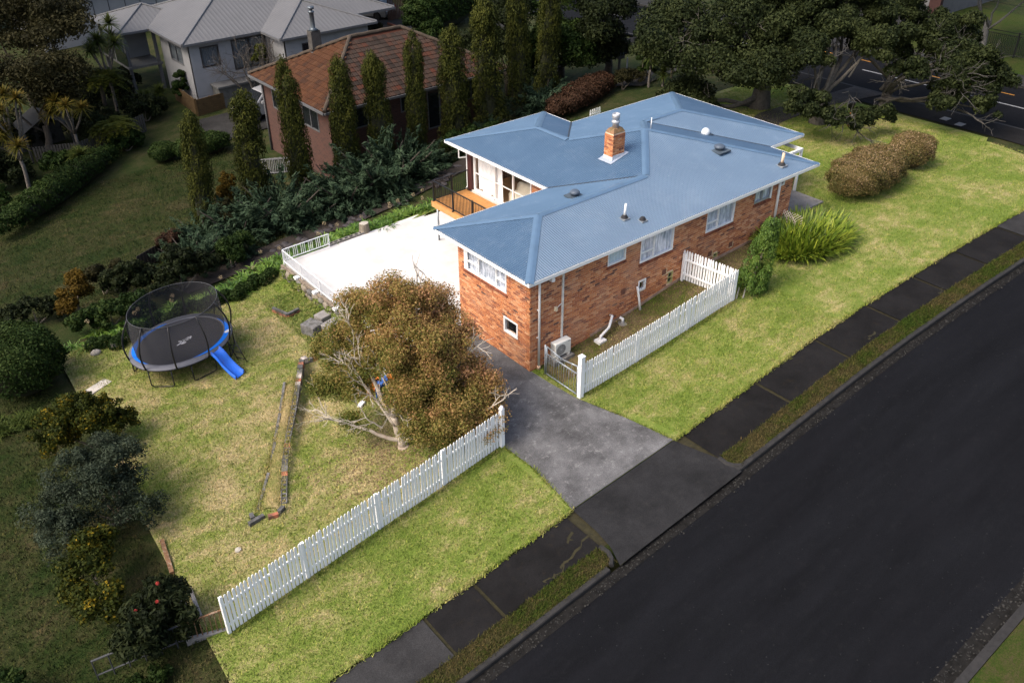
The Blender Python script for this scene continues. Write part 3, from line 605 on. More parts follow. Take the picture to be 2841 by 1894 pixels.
pipe('downpipe',[(13.57,.29,ZT+.02),(13.57,.27,3.2),(13.57,.27,1.55)],.055); pipe('downpipe',[(13.5,.2,1.45),(13.75,.1,1.42),(14.0,.05,1.4)],.07)
pipe('waste_pipe',[(5.5,.3,1.55),(5.49,.24,1.4),(5.55,.2,1.0),(5.62,.16,.5)],.045); pipe('waste_pipe',[(4.15,.3,.85),(4.12,.16,.9),(3.8,-.02,.62),(3.3,-.1,.47),(3.3,-.1,.33)],.05)
mb=MB(); mb.box(3.1,3.46,-.28,.02,.2,.36); mb.build('gully_trap',M_WHITE,house)
pipe('waste_pipe',[(4.62,.1,.42),(4.62,.1,.6),(4.56,.2,.63)],.055)
mb=MB(); mb.lathe((4.62,.06,.36),[(.2,0),(.2,.08),(.1,.09)],12); mb.build('gully_collar',M_CONC,house)
mb=MB(); mb.box(1.05,1.17,.05,.2,ZT-.13,ZT); mb.build('security_light',M_WHITE,house)
# roof furniture
def vent(x,y,z,r,m): 
    mb=MB(); mb.box(x-r*1.7,x+r*1.7,y-r*1.7,y+r*1.7,z+.0,z+.05); o=mb.build('vent_flashing',mat('lead_flashing',(.06,.08,.1),.6),house)
    mb=MB(); mb.lathe((x,y,z+.05),[(r*.8,0),(r*.8,.07),(r*1.1,.09),(r*1.12,.15),(r*.8,.2),(.02,.21)],18); mb.build('roof_vent',m,house,True)
M_VENT=mat('vent_grey',(.07,.09,.12),.5,.2,4)
vent(4.98,3.27,4.27,.17,M_VENT); vent(12.4,2.61,4.39,.2,M_VENT)
ellipsoid('dome_skylight',(13.7,4.42,4.36),(.19,.19,.2),mat('dome_plastic',(.6,.63,.65),.15,.1,3,spec=.6),house); mb=MB(); mb.box(13.45,13.95,4.2,4.64,4.2,4.29); mb.build('vent_flashing',MATS['lead_flashing'],house)
def boot(x,y,z,r): mb=MB(); mb.box(x-r*1.15,x+r*1.15,y-r*1.15,y+r*1.15,z-.03,z+.03); mb.build('pipe_flashing',mat('pale_flashing',(.24,.26,.28),.5),house); mb=MB(); mb.lathe((x,y,z),[(r*1.1,.02),(r,.06),(r*.6,.14)],12); mb.build('rubber_boot',mat('black_rubber',(.02,.02,.022),.7),house)
boot(5.43,1.12,4.03,.13); pipe('vent_pipe',[(5.43,1.12,4.1),(5.45,1.11,4.6)],.042); boot(5.96,.72,3.93,.12); boot(14.05,.66,3.92,.15); pipe('vent_pipe',[(14.05,.66,3.95),(14.08,.66,4.45)],.06,mat('rusty_cream',(.62,.5,.36),.8,.3,9,dirt=((.4,.17,.05),9,.5,.8)))
pipe('antenna_stub',[(11.05,5.2,4.9),(11.05,5.2,5.4)],.018)
# chimney
chm=MB(); chm.box(8.2,8.83,4.57,5.02,4.2,5.52); chim=chm.build('chimney',M_MORTAR,house)
for (p,q) in (((8.19,5.03),(8.19,4.56)),((8.19,4.56),(8.84,4.56)),((8.84,4.56),(8.84,5.03)),((8.84,5.03),(8.19,5.03))):
    bricks(p,q,4.36,5.52,[],lambda x,y,z: z>4.3,near=(lambda x,y,z: x<8.8 and y<5.0),parent=chim)
mb=MB()
for (sx,sy,s) in ((8.515,4.795,0),): mb.add([(8.19,4.56,5.525),(8.84,4.56,5.525),(8.84,5.03,5.525),(8.19,5.03,5.525),(8.29,4.65,5.68),(8.74,4.65,5.68),(8.74,4.94,5.68),(8.29,4.94,5.68)],[(4,5,6,7),(0,1,5,4),(1,2,6,5),(2,3,7,6),(3,0,4,7)])
mb.build('chimney_cap',mat('mossy_mortar',(.23,.13,.07),.95,.5,14,bmp=.5,dirt=((.12,.11,.05),6,.45,.8)),chim)
mb=MB(); mb.lathe((8.515,4.795,5.66),[(.13,0),(.13,.2),(.17,.24),(.17,.28),(.11,.33),(.11,.36),(.16,.39),(.16,.56),(.13,.58),(.13,.5)],18); mb.build('flue_cowl',mat('zinc_cowl',(.55,.55,.56),.35,.15,8,metal=.6),chim,True)
mb=MB()
for (x0,x1,y0,y1) in ((8.17,8.2,4.54,5.05),(8.2,8.86,4.54,4.56)): mb.box(x0,x1,y0,y1,roofz(8.2,4.8)-.1,roofz(8.2,4.8)+.16 if x1<8.3 else roofz(8.2,4.8)+.22)
mb.build('chimney_flashing',mat('white_flashing',(.5,.52,.54),.5),chim)
mb=MB(); mb.add([(7.98,4.42,roofz(7.98,4.42)+.025),(8.98,4.42,roofz(8.98,4.42)+.025),(8.98,5.16,roofz(8.98,5.16)+.025),(7.98,5.16,roofz(7.98,5.16)+.025)],[(0,1,2,3)]); mb.build('flashing_apron',mat('grey_apron',(.3,.34,.42),.5,.15,4),chim)
# deck --------------------------------------------------------------------
M_DECK=mat('deck_timber',(.42,.2,.06),.6,.3,5,bmp=.2,bscale=40); M_FAS=mat('fascia_timber',(.46,.24,.085),.6,.25,4)
dk=MB(); dk.box(4.3,6.36,4.4,11.7,1.14,1.36); deck=dk.build('deck',mat('deck_frame',(.2,.12,.06),.8),house)
xd=np.arange(4.28,6.2,.128)
for x in xd: mb=MB(); mb.box(x,x+.12,4.4,11.74,1.362,1.392+rng.uniform(0,.002)); mb.build('deck_board',M_DECK,deck)
mb=MB(); mb.box(6.22,6.4,7.0,11.5,1.362,1.47); mb.build('door_step',mat('grey_sill',(.52,.5,.46),.8,.2,4),deck)
mb=MB(); mb.box(4.255,4.298,4.4,11.76,1.12,1.37); mb.box(4.3,6.36,11.72,11.76,1.12,1.37); mb.build('deck_fascia',M_FAS,deck)
for (x,y) in ((4.32,11.39),(4.32,8.4),(4.32,5.2)): pipe('deck_post',[(x,y,1.12),(x,y,-.45)],.045,M_GALV,parent=deck)
def railing(pts,posts,z0,h,name='deck_railing',bal=.105,m=M_BLACKM,rr=.022,pw=.03,br=.009,parent=house):
    mb=MB(); P=[np.array((*p,0.)) for p in pts]
    for a,b in zip(P[:-1],P[1:]):
        L_=np.linalg.norm(b-a);u=(b-a)/L_;nn=np.array((u[1],-u[0],0)); mb.obox(a,u,nn,(-.0,L_),(-rr,rr),(z0+h-.04,z0+h)); mb.obox(a,u,nn,(0,L_),(-.015,.015),(z0+.08,z0+.11))
    r=mb.build(name,m,parent)
    bb=MB()
    for a,b in zip(P[:-1],P[1:]):
        L_=np.linalg.norm(b-a);u=(b-a)/L_;nn=np.array((u[1],-u[0],0))
        for s in np.arange(bal,L_-.02,bal): bb.obox(a,u,nn,(s-br,s+br),(-br,br),(z0+.1,z0+h-.03))
    if bb.n: bb.build('balusters',m,r)
    for (x,y) in posts:
        q=MB(); q.box(x-pw,x+pw,y-pw,y+pw,z0-.02,z0+h+.015); q.box(x-pw-.03,x+pw+.03,y-pw-.03,y+pw+.03,z0-.005,z0+.02); q.build('post',m,r)
    return r
railing([(4.34,4.6),(4.34,11.66),(6.3,11.66)],[(4.34,11.66),(4.34,10.2),(4.34,8.8),(4.34,7.45),(4.34,6.1),(5.35,11.66)],1.38,.98)
# sliding doors and the room behind
mb=MB(); 
for y0,y1 in ((11.24,11.35),(9.78,9.86),(8.52,8.6),(7.34,7.42)): mb.box(6.34,6.42,y0,y1,1.47,ZT-.02)
mb.box(6.34,6.42,7.42,11.24,ZT-.1,ZT-.02); mb.box(6.34,6.42,7.42,11.24,1.45,1.53)
for y0,y1 in ((9.86,11.24),(8.6,9.78),(7.42,8.52)): mb.box(6.36,6.40,y0,y1,2.28,2.32)
sd=mb.build('sliding_door',M_WHITE,house)
for y0,y1 in ((9.86,11.24),(8.6,9.78),(7.42,8.52)): g=MB(); g.box(6.375,6.38,y0,y1,1.53,ZT-.1); g.build('pane',glassmat('door_glass',(.99,.99,.99),.0) if 'door_glass' not in MATS else MATS['door_glass'],sd)
def drape(y0,y1,zl):
    g=MB(); N=40; vs=[]
    for k in range(N+1):
        y=y0+(y1-y0)*k/N; off=6.46+.035*math.sin(y*26)+.015*math.sin(y*61)
        for z in (zl+.05*math.sin(y*7),2.6,ZT-.12): vs.append((off+(.03 if z<2 else 0),y,z))
    g.add(vs,[(3*k+a,3*k+a+1,3*k+a+4,3*k+a+3) for k in range(N) for a in (0,1)]); g.build('curtain',M_CURT,sd,True)
drape(9.35,11.15,1.5)
mb=MB(); mb.box(6.22,6.375,11.36,11.64,1.4,ZT-.02); mb.build('door_reveal',mat('oxblood_panel',(.06,.02,.018),.6),house)
mb=MB(); mb.box(6.4,10.2,4.6,11.45,1.36,1.43); mb.build('room_floor',mat('beige_carpet',(.42,.33,.22),.95,.15,8),house)
mb=MB(); mb.box(9.4,9.5,4.7,11.4,1.43,3.5); mb.build('room_wall',mat('brown_room_wall',(.2,.15,.1),.9),house)
pipe('downpipe',[(6.28,11.74,ZT),(6.28,11.72,3.2),(6.28,11.72,1.55),(6.16,11.72,1.42)],.045)
# porch at the street corner of the house
mb=MB(); mb.box(14.7,17.75,2.1,2.2,3.2,3.32); mb.box(17.65,17.75,2.2,3.35,3.2,3.32); mb.box(16.3,16.36,2.2,3.35,3.2,3.3); mb.box(17.65,17.75,2.1,2.2,1.2,3.2); mb.build('porch_frame',M_WHITE,house)
mb=MB(); mb.box(14.6,17.7,.6,3.38,1.15,1.3); mb.build('porch_floor',M_CONC,house)
# covered sofa inside the room
sf=thing('sofa','sofa under a pale dust sheet seen through the sliding doors','sofa',(7.2,8.4,1.43)); M_SHEET=mat('dust_sheet',(.72,.68,.56),.95,.1,4,bmp=.3,bscale=9)
mb=MB(); 
prof=[(0,0),(.02,.42),(.1,.52),(.45,.5),(.5,.78),(.62,.86),(.8,.82),(.86,.4),(.9,0)]
for y in (7.5,7.75,8.6,9.3): pass
ysf=np.linspace(7.55,9.35,10); vs=[];fs=[]
for i,y in enumerate(ysf):
    k=1-.06*abs(math.sin(i*2.1)); e=.93 if i in(0,9) else 1
    for (x,z) in prof: vs.append((6.75+x*1.0+.02*math.sin(i*1.7+z*5),y,1.435+z*k*e))
m9=len(prof)
for i in range(9):
    for k in range(m9-1): fs.append((i*m9+k,i*m9+k+1,(i+1)*m9+k+1,(i+1)*m9+k))
fs+=[tuple(range(m9))[::-1],tuple(range(9*m9,10*m9))]
mb.add(vs,fs); mb.build('dust_sheet',M_SHEET,sf,True)
# patio -------------------------------------------------------------------
M_PATIO=mat('white_patio_paint',(.52,.512,.5),.7,.07,1.2,dirt=((.42,.39,.35),.9,.48,.45))
pm=MATS['white_patio_paint']; t=pm.node_tree; b=t.nodes['Principled BSDF']; old=b.inputs['Base Color'].links[0].from_socket
r1=noise(t,.8,5,.7); L(t,mix(t,old,(.62,.42,.24),mathn(t,'MULTIPLY',ramp(t,r1,[(.68,(0,0,0)),(.8,(1,1,1))]),.45)),b.inputs['Base Color'])
mb=MB(); mb.prism([(-2.2,4.2),(6.3,4.2),(6.3,14.3),(-2.05,14.02)],-1.0,-.45); tag(mb.build('patio',M_PATIO),kind='structure')
rl=thing('patio_railing','white metal railing round the left corner of the white patio','railing',(-2.1,14,-.45))
M_RAILW=mat('white_rail_paint',(.75,.76,.78),.4,.1,3,dirt=((.35,.25,.15),12,.6,.5))
def rail_run(p,q,z,h,groups):
    mb=MB(); p=np.array((*p,0.));q=np.array((*q,0.));L_=np.linalg.norm(q-p);u=(q-p)/L_;nn=np.array((u[1],-u[0],0))
    for zz in (z+h-.03,z+.1): mb.obox(p,u,nn,(0,L_),(-.016,.016),(zz,zz+.03))
    mb.build('rail',M_RAILW,rl)
    bb=MB()
    s=.12; k=0
    while s<L_-.05:
        bb.obox(p,u,nn,(s-.008,s+.008),(-.008,.008),(z+.1,z+h-.03)); k+=1; s+=.09 if (not groups or k%3) else .2
    bb.build('balusters',M_RAILW,rl)
    for s in np.linspace(0,L_,max(2,int(L_/1.5)+1)): b_=MB(); b_.obox(p,u,nn,(s-.018,s+.018),(-.018,.018),(z-.06,z+h)); b_.build('post',M_RAILW,rl)
rail_run((-2.12,13.95),(.15,14.02),-.42,.62,True); rail_run((-2.16,13.9),(-2.28,7.2),-.45,.66,False)
for y in (12.4,10.8,9.1,8.1): mb=MB(); mb.box(-2.42,-2.2,y,y+.2,-.56,-.46); mb.build('bracket',M_RAILW,rl)
# stone retaining wall beneath it: separate stones with mortar
sw=thing('stone_wall','weathered stone retaining wall under the white patio railing','wall',(-2.3,10.5,-1))
mb=MB(); mb.box(-2.3,-2.18,4.2,14.0,-1.9,-.52); mb.build('wall_core',mat('wall_mortar',(.2,.16,.12),.95,.4,5,bmp=.5),sw)
M_STONE=[mat('basalt_stone_%s'%k,c,.95,.45,5,bmp=.8,bscale=14,dirt=((.2,.17,.1),4,.5,.6)) for k,c in zip('abc',((.11,.105,.1),(.2,.17,.135),(.15,.14,.125)))]
y=13.95; 
while y>6.6:
    wd=rng.uniform(.35,.6); z=-.56
    while z>-1.35:
        hh=rng.uniform(.2,.42); o=ellipsoid('stone',(-2.34,y-wd/2,z-hh/2),(.11,wd*.52,hh*.54),M_STONE[int(rng.integers(3))],sw,.07,nu=9,nv=6,seed=int(rng.integers(1e6))); z-=hh*.95
    y-=wd*.96
# ---------------------------------------------------------------- picket fences
def picket_mesh(h,w=.08,t=.018):
    prof=[(-w/2,0),(w/2,0),(w/2,h-.07),(w*.36,h-.03),(w*.16,h-.004),(0,h),(-w*.16,h-.004),(-w*.36,h-.03),(-w/2,h-.07)]
    n=len(prof); vs=[(x,-t/2,z) for x,z in prof]+[(x,t/2,z) for x,z in prof]
    mb=MB(); mb.add(vs,[tuple(range(n)),tuple(range(n,2*n))[::-1]]+[(i,n+i,n+(i+1)%n,(i+1)%n) for i in range(n)]); me=mb.mesh('picket'); me.materials.append(M_PICKET); return me
def picket_run(th,p,q,h,sp,side,posts,zoff=.05,posth=.0,frontpost=False):
    me=picket_mesh(h); p=np.array(p,float);q=np.array(q,float);L_=np.linalg.norm(q-p);u=(q-p)/L_;nn=np.array((u[1],-u[0]))*side; a=math.atan2(u[1],u[0]); n=int(L_/sp)
    for i in range(n+1):
        c=p+u*(i*L_/n); o=link('picket',me,M_PICKET,th); o.location=(c[0],c[1],g1(*c)+zoff+rng.normal(0,.004)); o.rotation_euler=(rng.normal(0,.006),rng.normal(0,.008),a)
    for zr in (.22,h-.42):
        mb=MB(); N=max(2,int(L_/.6)); pr=[]
        for k in range(N+1):
            c=p+u*L_*k/N; z=g1(*c)+zoff+zr
            for (o,dz) in ((.012,0),(.05,0),(.05,.07),(.012,.07)): pr.append((c[0]-nn[0]*o,c[1]-nn[1]*o,z+dz))
        fs=[(4*k+j,4*k+(j+1)%4,4*k+4+(j+1)%4,4*k+4+j) for k in range(N) for j in range(4)]; mb.add(pr,fs); mb.build('rail',M_PICKET,th)
    for s,hh in posts:
        c=p+u*s; z=g1(*c); mb=MB(); d=.045 if hh<=h+.1 else .055
        x0=np.array((*c,0.))-np.array((*nn,0.))*(.055 if not frontpost else -.03); mb.obox(x0,(u[0],u[1],0),(nn[0],nn[1],0),(-d,d),(-d,d),(z-.3,z+hh)); mb.build('post',M_PICKET,th)
fl=thing('picket_fence','long white picket fence left of the driveway below the autumn tree','fence',(-7.5,-2.3,-.6))
pL0,pL1=(-12.23,-2.53),(-2.83,-1.96); picket_run(fl,pL0,pL1,1.36,.113,1,[(.0,1.34),(2.4,1.33),(4.8,1.33),(7.2,1.33)],posth=0)
c=pL1; z=g1(*c); mb=MB(); mb.box(c[0]+.02,c[0]+.15,c[1]-.06,c[1]+.07,z-.3,z+1.5); mb.build('gate_post',M_PICKET,fl); mb=MB(); mb.lathe((c[0]+.085,c[1],z+1.5),[(.05,0),(.06,.05),(.03,.09),(.0,.11)],10); mb.build('finial',M_PICKET,fl)
fr_=thing('picket_fence','white picket fence from the steel gate round to the brick wall','fence',(4.5,-1.9,.5))
picket_run(fr_,(.82,-1.86),(8.26,-2.03),1.27,.113,1,[(2.5,1.1),(5,1.1),(7.44,1.2)]); picket_run(fr_,(8.28,-1.93),(8.02,.3),1.25,.113,1,[(2.2,1.2)])
mb=MB(); z=g1(.68,-1.86); mb.box(.6,.76,-1.94,-1.78,z-.3,z+1.62); mb.build('gate_post',M_PICKET,fr_); mb=MB(); mb.box(.585,.775,-1.955,-1.765,z+1.62,z+1.65); mb.build('post_cap',M_PICKET,fr_)
# steel gate ---------------------------------------------------------------
gt=thing('metal_gate','galvanised steel garden gate beside the air conditioner','gate',(.62,-1,0)); P0=V3(.64,-.2,g1(.6,-.2)+.08); P1=V3(.64,-1.73,g1(.62,-1.7)+.08); z0=P0[2]
mb=MB()
for a,b in (((.64,-.2,z0),(.64,-.2,z0+1.12)),((.64,-1.73,z0),(.64,-1.73,z0+1.12)),((.64,-.2,z0),(.64,-1.73,z0)),((.64,-.2,z0+.82),(.64,-1.73,z0+.82)),((.64,-.2,z0+1.12),(.64,-.95,z0+1.0)),((.64,-.95,z0+1.0),(.64,-1.73,z0+1.12))): mb.tube([a,b],.024,8)
mb.build('frame',M_GALV,gt,True)
for i,y in enumerate(np.arange(-.32,-1.7,-.125)):
    hh=.62+.12*abs(math.sin(i*1.57)); mb=MB(); mb.tube([(.64,y,z0),(.64,y,z0+hh),(.64,y-.02,z0+hh+.02),(.64,y-.06,z0+hh+.02)] if i%2 else [(.64,y,z0),(.64,y,z0+.82)],.008,6); mb.build('bar',M_GALV,gt,True)
for y in (-.6,-1.1,-1.45): mb=MB(); mb.tube([(.64,y,z0+.82),(.64,y,z0+1.04)],.008,6); mb.build('bar',M_GALV,gt,True)
mb=MB(); mb.box(.6,.66,-.98,-.92,z0+.98,z0+1.04); mb.build('latch',M_GALV,gt)
mb=MB(); z=g1(.7,-.14); mb.tube([(.66,-.1,z-.2),(.66,-.1,z+1.2)],.03,8); mb.build('hinge_post',M_GALV,gt,True)
# air conditioner -----------------------------------------------------------
ac=thing('air_conditioner','white outdoor air conditioner unit on the brick wall by the gate','air conditioner',(1.6,.15,.1)); M_AC=mat('ac_white',(.72,.71,.66),.45,.08,3,spec=.4); x0,x1,y0,y1,za,zb=1.24,1.97,.02,.29,.36,.9
mb=MB(); mb.box(x0,x1,y0,y1,za,zb); o=mb.build('case',M_AC,ac); bv=o.modifiers.new('b','BEVEL'); bv.width=.02; bv.segments=3
mb=MB(); cx_,cz_=1.5,.62
for r in (.05,.09,.13,.17,.205): mb.tube([(cx_+r*math.cos(a),y0-.012,cz_+r*math.sin(a)) for a in np.linspace(0,2*math.pi,26)],.005,5,False)
for a in np.linspace(0,math.pi,7)[:-1]: mb.tube([(cx_-.2*math.cos(a),y0-.014,cz_-.2*math.sin(a)),(cx_+.2*math.cos(a),y0-.014,cz_+.2*math.sin(a))],.004,5)
mb.build('fan_guard',mat('ac_guard',(.4,.4,.38),.5),ac)
mb=MB(); n=24; mb.add([(cx_+.21*math.cos(2*math.pi*k/n),y0-.004,cz_+.21*math.sin(2*math.pi*k/n)) for k in range(n)],[tuple(range(n))]); mb.build('fan',mat('ac_fan_dark',(.1,.1,.1),.6),ac)
mb=MB()
for z in np.arange(za+.06,zb-.05,.035): mb.box(x0-.006,x0+.002,y0+.05,y1-.04,z,z+.018)
mb.build('side_fins',mat('ac_fins',(.25,.26,.27),.5),ac)
mb=MB(); mb.box(1.83,1.93,y0-.004,y0+.002,.83,.85); mb.build('name_badge',mat('badge_grey',(.12,.12,.13),.5),ac)
for x in (1.35,1.86): mb=MB(); mb.box(x-.05,x+.05,-.0,.32,.27,.355); mb.build('foot',mat('ac_foot',(.68,.66,.6),.6),ac)
mb=MB(); mb.box(1.12,2.05,-.1,.34,g1(1.5,.1)-.1,.27); mb.build('plinth',M_CONC,ac)
# trampoline ------------------------------------------------------------------
TC=V3(-8.08,10.58,0); ta=R_(22.3); eu=V3(math.cos(ta),math.sin(ta),0); ev=V3(-math.sin(ta),math.cos(ta),0); zg=-1.1; ZP=-.28; ZR=1.28
def el(a,ra,rb_,z,c=TC): return c+eu*ra*math.cos(a)+ev*rb_*math.sin(a)+V3(0,0,z)
tr=thing('trampoline','black oval trampoline with safety net, blue pads and blue slide','trampoline',(TC[0],TC[1],zg)); N=64; AA=[2*math.pi*k/N for k in range(N)]
mb=MB(); mb.add([el(a,1.72,1.37,ZP-.01) for a in AA],[tuple(range(N))]); M_MAT=mat('trampoline_mat',(.035,.035,.043),.85,.15,20); matO=mb.build('mat',M_MAT,tr)
M_PADG=mat('grey_pad',(.085,.088,.105),.6,.15,5); M_PADB=mat('blue_pad',(.005,.14,.62),.4,.12,4); M_NET=mat('net_edge',(.012,.012,.014),.7)
def padw(a):   # blue crescent width along the long sides
    return max(0,abs(math.sin(a))-.25)
for k0 in range(0,N,8):
    mb=MB(); vs=[];fs=[]
    for k in range(9):
        a=AA[(k0+k)%N]
        for ra,rb_,dz in ((1.70,1.35,.0),(1.76,1.41,.03),(1.96,1.61,.03),(2.02,1.67,-.03)): vs.append(el(a,ra,rb_,ZP+dz))
    for k in range(8):
        for j in range(3): fs.append((4*k+j,4*k+j+1,4*k+j+5,4*k+j+4))
    mb.add(vs,fs); mb.build('edge_pad',M_PADG,tr,True)
for s0,s1 in ((R_(246),R_(356)),(R_(72),R_(188))):
    mb=MB(); aa=np.linspace(s0,s1,40); vs=[]
    for i,a in enumerate(aa):
        t_=math.sin(math.pi*i/39)**.7; wi,wo=1.70+.12*(1-t_),1.76+.2*t_; wi=1.74; wo=1.74+.17*t_+.004; vs+= [el(a,wi,wi-.35,ZP+.034),el(a,wo,wo-.35,ZP+.038)]
    mb.add(vs,[(2*i,2*i+1,2*i+3,2*i+2) for i in range(39)]); mb.build('blue_pad',M_PADB,tr,True)
mb=MB(); mb.tube([el(a,2.0,1.65,ZP-.06) for a in AA+[0]],.03,8,False); mb.build('frame_ring',M_BLACKM,tr,True)
for ac_ in (15,75,130,205,255,310):   # U-shaped legs
    a0,a1_=R_(ac_-14),R_(ac_+14); p,q=el(a0,1.98,1.63,ZP-.08),el(a1_,1.98,1.63,ZP-.08); p2,q2=p.copy(),q.copy(); ctr=np.array(TC); 
    p2[2]=g1(p[0],p[1])+.03; q2[2]=g1(q[0],q[1])+.03
    mb=MB(); mb.tube([p,p*.35+p2*.65+V3(0,0,0),p2+V3(0,0,.06),p2*.9+q2*.1,p2*.1+q2*.9,q2+V3(0,0,.06),q*.35+q2*.65,q],.022,7); mb.build('leg',M_BLACKM,tr,True)
for k in range(10):   # curved net poles
    a=R_(10+36*k); bpt=el(a,2.02,1.67,ZP-.05); tpt=el(a,1.72,1.4,ZR); mb=MB(); P=[]
    for t_ in np.linspace(0,1,10):
        c=bpt*(1-t_)+tpt*t_; out=nrm((bpt-TC)*V3(1,1,0)); c=c+out*.22*math.sin(math.pi*t_); P.append(c)
    mb.tube(P,.032,7); mb.build('net_pole',M_BLACKM,tr,True)
mb=MB(); mb.tube([el(a,1.72,1.4,ZR) for a in AA+[0]],.011,6,False); mb.build('top_ring',mat('ring_grey',(.05,.052,.055),.5),tr,True)
def netmat():
    m,t,b=nodes('safety_net'); tr_=nd(t,'ShaderNodeBsdfTransparent'); ms=nd(t,'ShaderNodeMixShader'); ms.inputs[0].default_value=.6; b.inputs['Base Color'].default_value=(.02,.02,.024,1); b.inputs['Roughness'].default_value=.8
    L(t,tr_.outputs[0],ms.inputs[1]); L(t,b.outputs[0],ms.inputs[2]); L(t,ms.outputs[0],t.nodes['Material Output'].inputs[0]); return m
mb=MB(); vs=[]; K=5
for k in range(K+1):
    t_=k/K
    for a in AA: vs.append(el(a,1.76*(1-t_)+1.71*t_+.05*math.sin(math.pi*t_),1.41*(1-t_)+1.39*t_+.05*math.sin(math.pi*t_),ZP*(1-t_)+ZR*t_))
mb.add(vs,[(k*N+i,k*N+(i+1)%N,(k+1)*N+(i+1)%N,(k+1)*N+i) for k in range(K) for i in range(N)]); mb.build('net',netmat(),tr,True)
# printed emblem on the mat: slanted lettering over a pale oval
M_PRINT=mat('white_print',(.55,.56,.62),.7,.1,9)
th_=np.array(eu); tv=np.array(ev)
def emb(u_,v_,s=.38): 
    c=TC+V3(.03,-.15,ZP); ca,sa=math.cos(R_(-14)),math.sin(R_(-14)); U_=th_*ca+tv*sa; V_=-th_*sa+tv*ca; return c+U_*u_*s+V_*v_*s
def stroke(mb,a,b,w_=.06,dz=.006):
    a=np.array(emb(*a));b=np.array(emb(*b));d=nrm(b-a);s=np.array((-d[1],d[0],0))*w_*.25; k=V3(0,0,dz); mb.add([a-s+k,b-s+k,b+s+k,a+s+k],[(0,1,2,3)])
mb=MB(); sl_=.35
def lt(x,segs):
    for (p,q) in segs: stroke(mb,(x+p[0]*.26+p[1]*.4*sl_,p[1]*.4-.05),(x+q[0]*.26+q[1]*.4*sl_,q[1]*.4-.05),.11)
lt(-.62,[((1,1),(1,0)),((1,0),(-.2,-.25)),((-.2,-.25),(-.7,-.3)),((.3,1),(1.2,1))])                   # J
lt(-.27,[((0,1),(0,0)),((0,0),(1,0)),((1,0),(1,1))])                                                 # U
lt(.05,[((0,0),(0,1)),((0,1),(.5,.4)),((.5,.4),(1,1)),((1,1),(1,0))])                                # M
lt(.4,[((0,0),(0,1)),((0,1),(1,1)),((1,1),(1,.5)),((1,.5),(0,.5))])                                  # P
stroke(mb,(.66,-.0),(.98,.36),.14)
mb.add([emb(-.18+.3*math.cos(a),-.24+.11*math.sin(a))+V3(0,0,.006) for a in AA],[tuple(range(N))]); mb.build('printed_emblem',M_PRINT,matO)
mb=MB(); c=el(R_(312),1.87,1.52,ZP+.045); n=14; mb.add([c+eu*.16*math.cos(2*math.pi*k/n)+ev*.08*math.sin(2*math.pi*k/n) for k in range(n)],[tuple(range(n))]); mb.build('pad_badge',M_PRINT,tr)
# slide and ladder (parts of the trampoline set)
M_SLIDE=mat('blue_slide',(.02,.13,.62),.3,.15,3,spec=.5); S0=V3(-7.42,9.02,ZP+.02); S1=V3(-7.0,8.15,g1(-7,8.15)+.03); sd_=nrm((S1-S0)*V3(1,1,0)); sn=V3(-sd_[1],sd_[0],0); mb=MB(); vs=[]; K=14
for k in range(K+1):
    t_=k/K; c=S0*(1-t_)+S1*t_; c=c+V3(0,0,1)*(.07*math.sin(math.pi*min(1,t_*2.2))*(t_<.45) -.06*math.sin(math.pi*t_)); c=c+V3(0,0,.02 if t_>.9 else 0)
    for o,dz in ((-.25,-.03),(-.245,.1),(-.2,.11),(-.17,.0),(0,-.01),(.17,0),(.2,.11),(.245,.1),(.25,-.03)): vs.append(c+sn*o+V3(0,0,dz))
mb.add(vs,[(9*k+j,9*k+9+j,9*k+10+j,9*k+j+1) for k in range(K) for j in range(8)]); mb.build('slide',M_SLIDE,tr,True)
mb=MB(); 
lx=[(-6.72,9.75),(-6.52,9.42)]
for (x,y) in lx: mb.tube([(x,y,ZP-.05),(x+.12,y-.55,g1(x,y)+.02)],.02,6)
for t_ in (.3,.6,.88): a=[V3(x+.12*t_,y-.55*t_,(ZP-.05)*(1-t_)+(-1.1)*t_) for x,y in lx]; mb.tube(a,.018,6)
mb.build('ladder',M_BLACKM,tr,True)
# ---------------------------------------------------------------- low block wall, bed edging, blocks
bw=thing('block_wall','low grey concrete block retaining wall running across the left lawn','wall',(-6.8,4.4,-1)); M_BLK=[mat('old_block_%s'%k,c,.95,.4,6,bmp=.6,dirt=((.05,.05,.04),4,.45,.7)) for k,c in zip('abcd',((.1,.098,.098),(.15,.145,.14),(.48,.42,.38),(.33,.12,.07)))]
line=[(-3.45,7.62),(-4.1,7.68),(-4.72,7.72),(-5.12,7.12),(-6.45,5.03),(-7.4,3.61),(-8.03,2.59),(-8.69,1.34),(-9.02,.7)]
def along(pts,ds):
    P=np.array(pts,float); seg=np.linalg.norm(np.diff(P,axis=0),axis=1); S=np.r_[0,np.cumsum(seg)]; s=np.arange(0,S[-1],ds); return np.c_[np.interp(s,S,P[:,0]),np.interp(s,S,P[:,1])],S[-1]
Q,_=along(line,.215)
